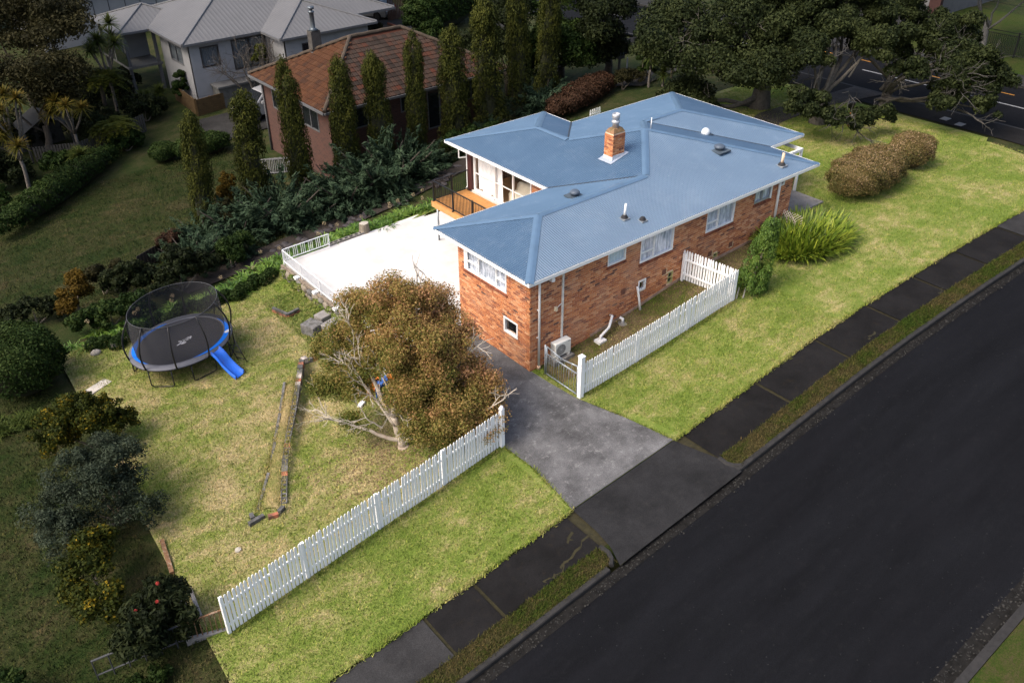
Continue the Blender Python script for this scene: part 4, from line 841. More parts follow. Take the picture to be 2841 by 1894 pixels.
def hollow(c,u,h0,h1,Lb=.2,T=.19,m=None,hollow_=True,parent=None,name='block'):
    u=np.array((u[0],u[1],0.));nn=np.array((u[1],-u[0],0)); mb=MB(); o=np.array((c[0],c[1],0.)); a=Lb/2
    if hollow_:
        w_=.032
        mb.obox(o,u,nn,(-a,a),(-T/2,-T/2+w_),(h0,h1)); mb.obox(o,u,nn,(-a,a),(T/2-w_,T/2),(h0,h1)); mb.obox(o,u,nn,(-a,-a+w_),(-T/2+w_,T/2-w_),(h0,h1-.002)); mb.obox(o,u,nn,(a-w_,a),(-T/2+w_,T/2-w_),(h0,h1-.002)); mb.obox(o,u,nn,(-a+w_,a-w_),(-T/2+w_,T/2-w_),(h0,h1-.12))
    else: mb.obox(o,u,nn,(-a,a),(-T/2,T/2),(h0,h1))
    return mb.build(name,m,parent)
for i in range(len(Q)-1):
    c=(Q[i]+Q[i+1])/2; u=Q[i+1]-Q[i]; u=u/np.linalg.norm(u); zt=float(G0(*c))+.03+rng.normal(0,.012); zb=zt-.62; k=i/len(Q)
    mt=M_BLK[int(rng.integers(2))] if not (.22<k<.3 or (k<.12 and i%2)) else (M_BLK[3] if i%3==0 else M_BLK[2])
    if .05<k<.09: zt-=.1
    hollow(c,u,zt-.2,zt,m=mt if rng.random()>.06 else M_BLK[3],hollow_=.36<k<.72 or k>.85,parent=bw)
    hollow(c+rng.normal(0,.006,2),u,zb,zt-.206,m=M_BLK[int(rng.integers(2))],hollow_=False,parent=bw)
eg=thing('bed_edging','narrow concrete strip edging beside the low block wall','edging',(-8,3,-1)); 
for a,b in zip(*[iter([(-5.95,6.72),(-6.9,5.2),(-6.95,5.1),(-7.8,3.8),(-7.83,3.72),(-8.62,2.5),(-8.7,2.38),(-9.7,1.05)])]*2):
    p=V3(*a,0);q=V3(*b,0);Ls=np.linalg.norm(q-p);u=(q-p)/Ls; zz=float(G0(*a))+.065; mb=MB(); mb.obox(p,u,V3(u[1],-u[0],0),(0,Ls),(-.045,.045),(zz-.2,zz)); o=mb.build('edging_strip',M_BLK[1],eg)
for (x,y,r_,l_,k) in ((-9.95,.62,.1,.5,0),(-9.5,.42,-.3,.3,3),(-9.2,.5,.5,.22,0),(-9.98,.85,1.4,.22,0)):
    u=V3(math.cos(r_),math.sin(r_),0); mb=MB(); zz=g1(x,y); mb.obox((x,y,0),u,(u[1],-u[0],0),(-l_/2,l_/2),(-.06,.06),(zz-.05,zz+.13)); mb.build('edging_brick',M_BLK[k],eg)
# brick-edged weedy bed and rubble below the stone wall
bd=thing('brick_planter','small L shaped brick planter edge in the weedy bed','planter',(-3.6,11,-1.1))
for p,q in (((-3.95,11.6),(-3.72,10.75)),((-3.72,10.75),(-3.15,10.85))):
    p=V3(*p,0);q=V3(*q,0);Ls=np.linalg.norm(q-p);u=(q-p)/Ls; n=max(2,int(Ls/.22))
    for k in range(n):
        for r in range(3): mb=MB(); z=g1(p[0],p[1])-.03+r*.085; mb.obox(p,u,(u[1],-u[0],0),(k*Ls/n+.005,(k+1)*Ls/n-.005),(-.055,.055),(z,z+.078)); mb.build('brick',M_BLK[3] if r<2 else M_BLK[0],bd)
lab=('flat grey concrete slab beside the stone wall, nearest the autumn tree','square grey concrete block stack with hollow openings by the stone wall','long pale concrete slab on the block stack','dark concrete slab lying behind the block stack')
for i,(x,y,lx_,ly_,h0,h1,rz) in enumerate(((-2.75,8.75,.9,.5,-.95,-.72,.25),(-3.45,9.15,.62,.7,-1.2,-.7,.3),(-3.1,8.1,.5,.9,-1.15,-.95,.2),(-2.75,9.55,.55,.5,-1.0,-.75,.2))):
    u=V3(math.cos(rz),math.sin(rz),0); mb=MB(); mb.obox((x,y,0),u,(u[1],-u[0],0),(-lx_/2,lx_/2),(-ly_/2,ly_/2),(h0,h1)); o=mb.build('concrete_slab',M_CONC if i!=1 else M_BLK[1]); bv=o.modifiers.new('b','BEVEL'); bv.width=.02; tag(o,lab[i],'slab')
mb=MB(); x,y=-11.25,10.95; z=g1(x,y); mb.obox((x,y,0),V3(.93,.36,0),V3(.36,-.93,0),(-.45,.45),(-.2,.2),(z-.03,z+.03)); tag(mb.build('paving_slab',mat('pale_slab',(.45,.41,.36),.9,.25,5)),'pale rectangular paving slab in the grass left of the trampoline','slab')
# hollow blocks and rock by the agapanthus
rw=thing('garden_block_row','row of pale hollow blocks edging the patio beside the lilies','edging',(1,14.1,-.4))
for i in range(7): hollow((.3+i*.27,14.14+.01*i),(1,.02),-.62,-.36,.26,.2,M_CONC,True,rw)
st=thing('tree_stump','pale sawn tree stump beside the lily bed','stump',(2.15,14.3,-.5)); mb=MB(); n=12; pr=[]
for z,k in ((-.6,1.35),(-.35,1.05),(.0,.95)): pr+= [(2.15+.23*k*(1+.12*math.sin(3*a+k))*math.cos(a),14.3+.2*k*math.sin(a),z) for a in np.linspace(0,2*math.pi,n,endpoint=False)]
mb.add(pr,[(j*n+i,j*n+(i+1)%n,(j+1)*n+(i+1)%n,(j+1)*n+i) for j in range(2) for i in range(n)]); mb.build('bark',mat('stump_bark',(.2,.17,.13),.95,.4,8,bmp=.8),st); mb=MB(); mb.add(pr[2*n:],[tuple(range(n))]); mb.build('cut_face',mat('stump_top',(.36,.33,.28),.9,.25,9),st)
# ---------------------------------------------------------------- rusty railing at the left end of the fence
ol=thing('old_railing','short rusty iron railing joining the left end of the picket fence','railing',(-12.5,-2.2,-1)); M_RUST=mat('rusty_iron',(.17,.09,.045),.8,.5,14,dirt=((.4,.36,.3),9,.52,.6)); M_OLDP=mat('old_pipe',(.045,.047,.05),.6,.3,9)
p,q=V3(-12.25,-2.3,0),V3(-13.2,-1.95,0)
mb=MB(); mb.tube([(p[0],p[1],g1(p[0],p[1])+.72),(q[0],q[1],g1(q[0],q[1])+.72)],.028,7); mb.build('top_rail',M_RUST,ol)
for s in np.linspace(.08,.95,8): c=p+(q-p)*s; z=g1(c[0],c[1]); mb=MB(); mb.tube([(c[0],c[1],z-.05),(c[0]+.01,c[1],z+.7)],.014,6); mb.build('bar',M_RUST,ol)
mb=MB(); mb.obox(p,nrm(q-p),V3(.34,.94,0),(0,1.0),(-.06,.06),(-1.25,g1(-12.6,-2.1)+.05)); mb.build('base_kerb',M_CONC,ol)
op=thing('pipe_railing','grey pipe railing running under the flowering bush at bottom left','railing',(-14,-1.8,-1.3)); q2=V3(-15.3,-1.25,0); d=q2-q
mb=MB(); mb.tube([(q[0]+.05,q[1],g1(q[0],q[1])+.72),(q2[0],q2[1],g1(q2[0],q2[1])+.7)],.03,7); mb.tube([(q[0]+.05,q[1],g1(q[0],q[1])+.15),(q2[0],q2[1],g1(q2[0],q2[1])+.15)],.024,7); mb.build('rail',M_OLDP,op)
for s in np.linspace(.1,1,6): c=q+d*s; z=g1(c[0],c[1]); mb=MB(); mb.tube([(c[0],c[1],z-.1),(c[0],c[1],z+.72)],.02,6); mb.build('post',M_OLDP,op)
# weathered planks and rusty rail along the left boundary
for (x0,y0,x1,y1,w_,m__,lb) in ((-12.75,.2,-12.8,-1.1,.07,M_OLDP,'grey weathered plank along the left boundary below the shrubs'),(-12.45,-.4,-12.6,-1.5,.05,M_CONC,'thin concrete edging strip near the left end of the picket fence'),(-12.35,1.9,-12.6,.5,.06,M_RUST,'rusty steel length lying along the left boundary')):
    p=V3(x0,y0,0);q=V3(x1,y1,0);Ls=np.linalg.norm(q-p);u=(q-p)/Ls; zz=g1(x0,y0); mb=MB(); mb.obox(p,u,(u[1],-u[0],0),(0,Ls),(-w_,w_),(zz-.1,zz+.1)); tag(mb.build('boundary_plank',m__),lb,'plank')
mb=MB(); x,y=-10.85,-.05; mb.lathe((x,y,g1(x,y)-.03),[(.1,0),(.09,.08),(.02,.1)],9); tag(mb.build('tree_cut',MATS['stump_top']),'tiny sawn stump in the lawn left of the block wall','stump')
# garage clutter glimpsed behind the tree
cl=thing('toy_pile','heap of orange and white plastic things behind the autumn tree','clutter',(-3.3,4.6,-.8))
for i in range(16):
    x,y=-4.1+rng.normal(0,.35)+(i%3)*.5,4.2+rng.normal(0,.35); z=g1(x,y); ms=[mat('orange_plastic',(.7,.2,.03),.5),M_WHITE,mat('orange_plastic',(.7,.2,.03),.5),mat('blue_plastic',(.05,.12,.35),.5)][i%4]
    u=nrm(V3(rng.normal(),rng.normal(),0)); mb=MB(); mb.obox((x,y,0),u,(u[1],-u[0],0),(-.16,.16),(-.09,.09),(z,z+.1+.2*rng.random())); o=mb.build('plastic_piece',ms,cl); bv=o.modifiers.new('b','BEVEL'); bv.width=.03; bv.segments=2
# ---------------------------------------------------------------- vegetation
M_BARK=mat('grey_bark',(.2,.165,.125),.95,.5,7,bmp=.9); M_PBARK=mat('pale_bark',(.42,.36,.29),.9,.4,6,bmp=.6,dirt=((.2,.13,.09),3,.5,.6)); M_DBARK=mat('dark_bark',(.055,.045,.036),.95,.4,7,bmp=.8)
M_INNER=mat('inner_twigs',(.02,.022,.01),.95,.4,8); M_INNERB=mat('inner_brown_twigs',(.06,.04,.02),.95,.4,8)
LM=dict(  # last factor, where given, dims leaf colour for plants outside the plot
 autumn=leafmat('autumn_leaves',[(0,(.08,.105,.016)),(.25,(.185,.175,.038)),(.5,(.31,.215,.068)),(.75,(.4,.225,.095)),(1,(.47,.25,.145))],.7,.38),
 cyp=leafmat('cypress_foliage',[(0,(.014,.021,.006)),(.5,(.043,.053,.01)),(1,(.092,.098,.016))],.65,.18,.08,.62),
 juni=leafmat('juniper_foliage',[(0,(.012,.022,.012)),(.5,(.028,.05,.026)),(1,(.06,.09,.05))],.65,.18,.08,0.95),
 dark=leafmat('dark_evergreen_leaves',[(0,(.008,.012,.005)),(.5,(.018,.027,.009)),(1,(.04,.05,.016))],.65,.18,.08,0.6),
 mid=leafmat('mid_green_leaves',[(0,(.012,.026,.006)),(.5,(.028,.055,.011)),(1,(.06,.09,.02))],.65,.18,.08,0.6),
 olive=leafmat('olive_leaves',[(0,(.02,.02,.008)),(.5,(.04,.038,.014)),(1,(.065,.058,.022))],.65,.18,.08,0.55),
 pohu=leafmat('grey_green_leaves',[(0,(.012,.019,.007)),(.5,(.03,.043,.014)),(1,(.075,.092,.03))],.65,.18,.08,0.52),
 gold=leafmat('golden_leaves',[(0,(.05,.03,.005)),(.5,(.12,.075,.01)),(1,(.19,.12,.018))],.65,.18,.08,0.6),
 lemon=leafmat('lemon_leaves',[(0,(.02,.032,.006)),(.6,(.06,.075,.01)),(.9,(.13,.12,.012)),(1,(.4,.27,.02))],.65,.18,.08,0.5),
 grey=leafmat('silver_leaves',[(0,(.018,.026,.014)),(.5,(.04,.056,.032)),(1,(.095,.12,.075))],.6,.2,.1,.62),
 flax=leafmat('flax_leaves',[(0,(.045,.08,.008)),(.5,(.13,.2,.016)),(1,(.28,.32,.035))],.5,.25,.35),
 aga=leafmat('lily_leaves',[(0,(.03,.075,.012)),(.5,(.085,.17,.022)),(1,(.19,.28,.045))],.45,.25,.4),
 hedge=leafmat('brown_hedge_leaves',[(0,(.048,.053,.013)),(.4,(.095,.083,.022)),(.8,(.15,.1,.033)),(1,(.32,.22,.13))],.7,.15),
 hedgeg=leafmat('hedge_green_leaves',[(0,(.06,.075,.014)),(.5,(.13,.13,.025)),(1,(.2,.17,.04))],.6,.2),
 conif=leafmat('thuja_leaves',[(0,(.03,.06,.01)),(.5,(.07,.13,.018)),(1,(.13,.19,.03))],.6,.2),
 cab=leafmat('cabbage_tree_leaves',[(0,(.025,.04,.008)),(.5,(.055,.08,.016)),(1,(.1,.115,.025))],.65,.18,.08,0.7),
 caby=leafmat('yellow_cabbage_leaves',[(0,(.05,.055,.008)),(.5,(.1,.09,.014)),(1,(.17,.11,.02))],.65,.18,.08,0.7),
 fern=leafmat('fern_leaves',[(0,(.03,.04,.006)),(.5,(.07,.085,.012)),(1,(.11,.11,.018))],.65,.18,.08,0.7),
 seed=leafmat('seed_heads',[(0,(.2,.15,.09)),(1,(.42,.33,.2))],.8,.1),
 weed=leafmat('weed_leaves',[(0,(.06,.1,.015)),(.5,(.15,.2,.03)),(1,(.25,.24,.08))],.6,.25),
 litter=leafmat('dry_litter',[(0,(.1,.065,.035)),(.6,(.2,.14,.075)),(1,(.32,.24,.14))],.8,.1),
 red=leafmat('red_blooms',[(0,(.3,.03,.025)),(1,(.55,.08,.06))],.6,.2),
 rust=leafmat('rusty_leaves',[(0,(.03,.02,.012)),(.6,(.07,.035,.02)),(1,(.11,.06,.035))],.65,.18,.08,0.6))
def tint_from(P,g,f=.8,amp=.5): # clumped light and dark foliage
    s=np.sin(P[:,0]*f*2.1+1.3)*np.sin(P[:,1]*f*1.9+.4)*np.sin(P[:,2]*f*2.3+2.)
    return np.clip(.5+amp*.5*s+g.normal(0,.22,len(P)),0,1)
def crown(name,parent,blobs,n,ln,wd,lm,seed,jn=.5,lo=.8,zmin=-.6,local=True,f=.8,D=None):
    g=np.random.default_rng(seed); P,N,k=shell(blobs,n,g,lo,1.06,zmin,jn); t=tint_from(P,g,f)
    bt=g.normal(0,.13,len(blobs)); t=np.clip(t+bt[k],0,1)
    me=leaf_mesh(name,P,N,g.uniform(.6,1.3,n)*ln,g.uniform(.6,1.3,n)*wd,t,D=D(P,N,g) if D else None,g=g); return link(name,me,LM[lm],parent,local)
# --- grass blades over the near lawn (uncountable)
def inside(x,y):
    m=(x>-12.9+.06*(y+5.4))&(y>-5.38)&(y<14)
    m&=~((x>.3)&(x<14.6)&(y>.3)&(y<12)); m&=~((x>-2.3)&(x<6.4)&(y>4)&(y<14.2)); m&=~((x>6)&(x<18)&(y>3)&(y<12)); m&=~((x>-2.95+.0*x)&(x<1.0-.2*(y+3.5)*(y<-1.8)+np.where(y<-3.6,.3,0)-np.where(y>-1.8,.55,0))&(y<6)); return m
def blademat(name,src):
    m=src.copy(); m.name=name; t=m.node_tree; b=t.nodes['Principled BSDF']; old=b.inputs['Base Color'].links[0].from_socket; r=nd(t,'ShaderNodeNewGeometry').outputs['Random Per Island']
    L(t,mix(t,old,ramp(t,r,[(0,(.5,.55,.45)),(.5,(1,1,.95)),(.85,(1.35,1.3,1.15)),(1,(1.9,1.6,1.4))]),1.,'MULTIPLY'),b.inputs['Base Color'])
    for l in list(b.inputs['Normal'].links): t.links.remove(l)
    return m
M_BLADE=blademat('grass_blades',M_LAWN); M_VBLADE=blademat('verge_blades',M_VERGE); M_DBLADE=blademat('dimmed_blades',M_DLAWN)  # verge and neighbouring blades inherit the darkened ground colours
def tufts(name,label,xs_,ys_,m,lo,hi,w0,w1):
    n=len(xs_); d=nrm(np.c_[rng.normal(0,.7,n),rng.normal(0,.7,n),np.ones(n)]); s=nrm(np.c_[-d[:,1],d[:,0],np.zeros(n)]+1e-6); Lh=rng.uniform(lo,hi,n)[:,None]; wd=rng.uniform(w0,w1,n)[:,None]; P=np.c_[xs_,ys_,G(xs_,ys_)-.01]
    co=np.stack([P-s*wd/2,P+s*wd/2,P+d*Lh],1).reshape(-1,3); return tag(link(name,raw_mesh(name,co,np.arange(3*n).reshape(n,3),3,None),m),label,'grass',kind='stuff')
def edge_pts(segs,dens,sp):
    X=[];Y=[]
    for (x0,y0,x1,y1) in segs:
        n=int(math.hypot(x1-x0,y1-y0)*dens); s=rng.random(n); c=.5+.5*np.sin(s*math.hypot(x1-x0,y1-y0)*2.3+x0); k=rng.random(n)<.35+.65*c; s=s[k]; X.append(x0+(x1-x0)*s+rng.normal(0,sp,len(s))); Y.append(y0+(y1-y0)*s+rng.normal(0,sp,len(s)))
    return np.concatenate(X),np.concatenate(Y)
X_,Y_=edge_pts([(-13,-5.43,-2.95,-5.43),(1.35,-5.43,31,-5.43),(-2.9,-5.4,-2.68,-3.4),(-2.68,-3.4,-2.75,-2.0),(1.32,-5.3,1.0,-3.6),(1.0,-3.6,.55,-1.9),(-12.2,-2.6,-2.9,-2.05),(-12.2,-2.45,-2.9,-1.85),(.9,-1.95,8.2,-2.1),(.9,-1.75,8.2,-1.9)],260,.035); tufts('edge_grass','longer ragged grass along the fences, driveway and footpath edge',X_,Y_,M_BLADE,.06,.17,.015,.035)
X_,Y_=edge_pts([(-14,-6.9,-3.3,-6.9),(1.75,-6.9,30,-6.9),(-14,-7.5,-3.3,-7.5),(1.75,-7.5,30,-7.5)],230,.03); X2,Y2=rng.uniform(-14,30,60000),rng.uniform(-7.5,-6.9,60000); k=(X2<-3.3)|(X2>1.8); tufts('verge_grass','rough grass on the narrow verge between footpath and kerb',np.r_[X_,X2[k]],np.r_[Y_,Y2[k]],M_VBLADE,.04,.12,.014,.034)
X2,Y2=rng.uniform(-25,-12.7,90000),rng.uniform(-9,14,90000); X3,Y3=rng.uniform(-13,4,60000),rng.uniform(18,33,60000); k=(Y3<33-.75*(X3+10).clip(0,9)*.0)&(X3<3.5); tufts('rough_grass','dimmed rough grass on the neighbouring lawns',np.r_[X2,X3[k]],np.r_[Y2,Y3[k]]-0,M_DBLADE,.05,.12,.02,.05)
k_=rng.random(9000); w_=rng.random(9000); tufts('straw_tufts','dry straw coloured grass on the bank beside the block wall',(-5.5-3.95*k_)+(w_-.5)*(.32+.5*k_),6.9-6.0*k_+(w_-.5)*-.15+rng.normal(0,.05,9000),blademat('straw_blades',M_STRAW),.05,.15,.015,.035)
n=430000; gx=np.r_[rng.uniform(-13,10,int(n*.72)),rng.uniform(10,31,n-int(n*.72))]; gy=rng.uniform(-5.4,14,n); k=inside(gx,gy); gx,gy=gx[k],gy[k]; gz=G(gx,gy); n=len(gx)
d=np.c_[rng.normal(0,.55,n),rng.normal(0,.55,n),np.ones(n)]; d=nrm(d); s=nrm(np.c_[-d[:,1],d[:,0],np.zeros(n)]+1e-6); Lh=rng.uniform(.04,.1,n)[:,None]; wd=rng.uniform(.014,.034,n)[:,None]; P=np.c_[gx,gy,gz-.005]
co=np.stack([P-s*wd/2,P+s*wd/2,P+d*Lh],1).reshape(-1,3); tag(link('lawn_blades',raw_mesh('lawn_blades',co,np.arange(3*n).reshape(n,3),3,None),M_BLADE),'short mown grass blades covering the lawn of the brick house','grass',kind='stuff')
# --- autumn tree by the fence
er=V3(.776,-.631,0); ef=V3(.631,.776,0); B0=V3(-4.93,.36,g1(-4.93,.36)-.05)
def lp(r,f,z): return B0+er*r+ef*f+V3(0,0,z)
at=thing('autumn_tree','rusty brown autumn tree with bare grey branches behind the white fence','tree',tuple(B0)); g=np.random.default_rng(11)
mb=MB(); T0=limb(mb,lp(0,0,0),lp(-.25,.1,1.25),.16,.11,g,6,.05,9); mb.tube([lp(0,0,-.1),lp(0,0,.12)],[.27,.16],9)
forks=[(lp(-.25,.1,1.25),lp(-1.2,.9,3.2),.09,.04),(lp(-.25,.1,1.2),lp(.2,1.1,3.6),.13,.05),(lp(0,0,.3),lp(1.6,.5,2.4),.12,.05),(lp(0,0,.25),lp(2.2,-.3,1.5),.1,.04),(lp(0,.05,.4),lp(.6,1.2,4.2),.12,.05),(lp(0,0,.3),lp(-1.4,-.1,.95),.08,.04),(lp(-.2,0,.9),lp(-1.1,.4,2.2),.07,.03)]
ends=[]
for p,q,r0,r1 in forks: P=limb(mb,p,q,r0,r1,g,7,.1,7); ends.append((P[-1],P[-1]-P[-3],r1))
mb.build('trunk',M_PBARK,at,True)
M_TWIG=mat('bare_twig_bark',(.4,.35,.29),.9,.3,8)
def twig(*a): q=MB(); branching(q,*a); q.build('bare_branch',M_TWIG,at)
for e,d,r in ends: twig(e,d,.75,r*.9,g,3,.55,3,.7,.12,5)
twig(lp(-1.4,-.1,.95),V3(*(-er*.9+ef*.35+V3(0,0,.15))),.95,.022,g,3,.35,3,.66,.02,5); twig(lp(-.6,-.1,.9),-er*.6-ef*.2+V3(0,0,.7),.7,.03,g,3,.5,3,.7,.1,5)
for (r,f,z) in ((-.9,.2,2.0),(-.5,-.1,1.6),(-1.0,.5,2.6),(-.2,.1,2.0),(.3,-.1,1.1)): twig(lp(r,f,z),V3(*(-er*.4+ef*g.normal(0,.3)+V3(0,0,.8))),.7,.028,g,3,.5,3,.7,.1,5)
cb=[(.9,1.3,3.3,1.5,1.0),(.1,1.6,4.1,1.2,.9),(-.9,1.6,3.7,1.2,.9),(1.6,.9,2.4,1.3,.9),(2.2,.4,1.6,1.1,.8),(1.5,1.2,3.6,1.1,.8),(-1.7,1.7,3.1,.9,.8),(.4,1.0,4.9,.8,.6),(-.2,1.2,5.0,.6,.5),(1.1,.2,1.5,1.0,.7),(1.0,-.2,1.0,.9,.45),(1.9,-.2,1.1,.9,.5),(-2.1,1.4,2.3,.8,.6),(-.7,1.6,2.3,1.0,.8),(-1.8,1.2,1.5,.7,.4),(2.6,.5,2.2,.7,.6),(.3,.8,2.7,.9,.7),(.6,.1,2.4,.9,.7),(1.4,.2,2.8,.9,.7),(-1.4,1.2,2.6,.8,.6),(-2.4,1.9,2.6,.6,.5),(2.6,-.1,1.4,.7,.5),(.3,.3,1.6,.7,.4),(-1.5,2.2,4.0,.8,.6),(1.0,1.8,4.3,.8,.6),(.9,-.7,1.6,.8,.55),(1.7,-.6,1.9,.8,.6),(.4,-.3,2.3,.7,.6),(-.6,.6,3.0,.9,.7),(-1.3,.7,1.9,.6,.45),(-2.5,1.0,1.6,.5,.35),(-1.6,.3,.9,.5,.25),(2.4,-.4,1.2,.6,.4),(-.2,.2,3.6,.7,.6),(.9,.4,4.0,.8,.6)]
blobs=[]
for (r,f,z,rh,rv) in cb:
    c=lp(r,f,z); sub=crown_blobs(c,(rh,rh,rv),int(22*rh*rh)+6,.34,g,-.7,.75,.35); blobs+=list(sub)
blobs=np.array(blobs)
P,N,k=shell(blobs,215000,g,.3,1.18,-.95,.8)
h=(P@er-B0@er); z=P[:,2]-B0[2]
t=np.clip(.25+.06*z+.075*h+g.normal(0,.15,len(P))+g.normal(0,.13,len(blobs))[k]-.10*((P-lp(0,1,2.5))@ef<-.8),0,1)
link('crown',leaf_mesh('crown',P,N,g.uniform(.045,.1,len(P)),g.uniform(.028,.055,len(P)),t,g=g),LM['autumn'],at)
P=np.c_[g.normal(-5.2,1.3,1800),g.normal(.2,1.0,1800)]; P=P[(P[:,1]>-1.9)]; P=np.c_[P,G(P[:,0],P[:,1])+.02]; tag(link('leaf_litter',leaf_mesh('litter',P,np.c_[g.normal(0,.3,len(P)),g.normal(0,.3,len(P)),np.ones(len(P))],.08,.05,g.random(len(P))),LM['litter']),'fallen brown leaves in the grass under the autumn tree','leaves',kind='stuff')
# --- clipped brown hedges
def hedge(name,label,cat,c,r,rz,n,lm,seed,ln=.07,wd=.05,inner=M_INNERB,box=2.6,group=None):
    th=thing(name,label,cat,c,group); g=np.random.default_rng(seed); d=nrm(g.normal(size=(n,3))); d[:,2]=np.where(d[:,2]<-.35,-d[:,2],d[:,2])
    q=(np.abs(d)**box).sum(1)**(-1/box); S=d*q[:,None]*np.array(r); S*=(1+.05*np.sin(S[:,:1]*3.1+seed)*np.sin(S[:,1:2]*3.7+1)+.05*np.sin(S[:,:1]*7+S[:,2:]*6)+np.abs(g.normal(0,.05,(n,1)))*(g.random((n,1))<.5)-.02)
    Nn=nrm(np.sign(d)*np.abs(d)**(box-1)/np.array(r))+g.normal(0,.55,(n,3)); S[:,2]+=r[2]*.9
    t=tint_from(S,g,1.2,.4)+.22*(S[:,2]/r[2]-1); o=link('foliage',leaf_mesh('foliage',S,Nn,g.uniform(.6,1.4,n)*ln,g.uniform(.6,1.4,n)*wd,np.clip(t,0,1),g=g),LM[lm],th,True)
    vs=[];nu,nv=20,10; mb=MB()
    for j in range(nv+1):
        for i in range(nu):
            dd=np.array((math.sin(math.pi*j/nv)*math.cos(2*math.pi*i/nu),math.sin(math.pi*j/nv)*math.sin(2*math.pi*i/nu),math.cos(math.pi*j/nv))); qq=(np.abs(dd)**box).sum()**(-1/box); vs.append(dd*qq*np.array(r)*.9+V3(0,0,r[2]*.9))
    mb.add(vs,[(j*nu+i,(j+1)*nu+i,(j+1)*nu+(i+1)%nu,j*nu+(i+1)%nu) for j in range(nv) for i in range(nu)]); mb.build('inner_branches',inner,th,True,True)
    th.rotation_euler=(0,0,rz); return th
def at_(x,y,dz=0): return (x,y,g1(x,y)+dz)
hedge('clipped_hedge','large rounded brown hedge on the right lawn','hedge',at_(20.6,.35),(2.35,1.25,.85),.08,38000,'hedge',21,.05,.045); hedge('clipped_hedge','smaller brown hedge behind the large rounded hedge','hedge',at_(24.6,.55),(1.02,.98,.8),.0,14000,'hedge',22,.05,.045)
# --- flax clump
fx=thing('flax_clump','big yellow green strap leaved clump beside the brick wall','plant',at_(13.6,-1.1)); g=np.random.default_rng(5); n=4000; ra=np.sqrt(g.random(n)); an=g.uniform(0,2*math.pi,n); P=np.c_[ra*np.cos(an)*2.05,ra*np.sin(an)*1.3,np.zeros(n)]
P[:,0]+=.25; D=np.c_[P[:,0]*.45+g.normal(0,.28,n),P[:,1]*.6+g.normal(0,.28,n),np.ones(n)*1.1]; link('leaves',blades_mesh('leaves',P,D,g.uniform(.75,1.2,n),g.uniform(.07,.11,n),g.uniform(.1,.6,n),np.clip(g.normal(.45,.33,n)+.12*ra,0,1),4,g),LM['flax'],fx,True)
# --- leaning thuja
tj=thing('small_conifer','small bright green conifer leaning beside the picket fence corner','conifer',at_(9.15,-2.0)); g=np.random.default_rng(6); bl=[]
for i in range(80): z=g.uniform(.1,2.6); rr=.56*(1-(z/2.85)**1.8)+.05; a=g.uniform(0,6.28); bl.append((rr*.75*math.cos(a)+.42*z*.62,rr*.75*math.sin(a)-.42*z*.1,z,.2,.2,.3))
crown('foliage',tj,bl,15000,.11,.035,'conif',61,.45,D=lambda P,N,g: np.c_[P[:,0]*.2,P[:,1]*.2,np.ones(len(P))]+g.normal(0,.3,(len(P),3))); mb=MB(); mb.tube([(0,0,-.1),(.3,0,.9),(.6,-.05,1.8)],[.07,.05,.02],7); mb.build('trunk',M_BARK,tj,local=True)
for i,(dx,dy) in enumerate(((-.55,.05),(-.35,-.1))): mb=MB(); x,y=9.0+dx,-2.05+dy; mb.tube([(x,y,g1(x,y)-.1),(x+.08,y,g1(x,y)+.45)],[.035,.02],6); tag(mb.build('stake',mat('weathered_wood',(.3,.28,.25),.95,.3,9)),'grey wooden stake beside the small conifer, %s'%('nearer the fence' if i==0 else 'nearer the conifer'),'stake')
# --- lattice panel
lt_=thing('lattice_panel','small weathered lattice panel at the right end of the brick wall','lattice',at_(13.95,-.25)); M_LAT=mat('lattice_wood',(.5,.42,.37),.9,.2,6); z=g1(14,-.2)
for s in (1,-1):
    for k in np.arange(-.8,.81,.13):
        mb=MB(); p0=V3(14.02,.2,z+.5+k);p1=V3(14.02,-.75,z+.5+k+.95*s) if True else None
        lo,hi=z+.05,z+.95; t0=(lo-p0[2])/(p1[2]-p0[2]); t1=(hi-p0[2])/(p1[2]-p0[2]); ta_,tb_=max(0,min(t0,t1)),min(1,max(t0,t1))
        if tb_-ta_<.05: continue
        a=p0+(p1-p0)*ta_; b=p0+(p1-p0)*tb_; mb.tube([a+V3(.012*s,0,0),b+V3(.012*s,0,0)],.014,4); mb.build('slat',M_LAT,lt_)
# --- lily border along the back boundary
g=np.random.default_rng(8); P=[];D=[];Lh=[];T=[];SH=[]
for x in np.r_[np.linspace(-10.5,6.3,52)+g.normal(0,.12,52),np.linspace(-11.3,4.8,40)+g.normal(0,.15,40)]:
    i_=len(P); y=(14.55 if len(P)<52 else 15.15)+g.normal(0,.2)-(.55 if x<-4 else 0); m=46; k=g.normal(0,.12,(m,2)); P.append(np.c_[x+k[:,0],y+k[:,1],np.full(m,g1(x,y))]); dd=np.c_[k*4+g.normal(0,.35,(m,2)),np.full(m,.9)]; D.append(dd); Lh.append(g.uniform(.4,.75,m)*(1 if x>-5 else .8)); T.append(np.clip(g.normal(.5+.2*math.sin(x*1.7),.22,m),0,1))
    if g.random()<.3: SH.append((x+g.normal(0,.2),y+g.normal(0,.2),g1(x,y)+g.uniform(.7,.95)))
P=np.concatenate(P);D=np.concatenate(D); tag(link('lily_border',blades_mesh('lily',P,D,np.concatenate(Lh),.045,.55,np.concatenate(T),3,g),LM['aga']),'bright green strap leaved lilies along the back of the patio','lilies',kind='stuff')
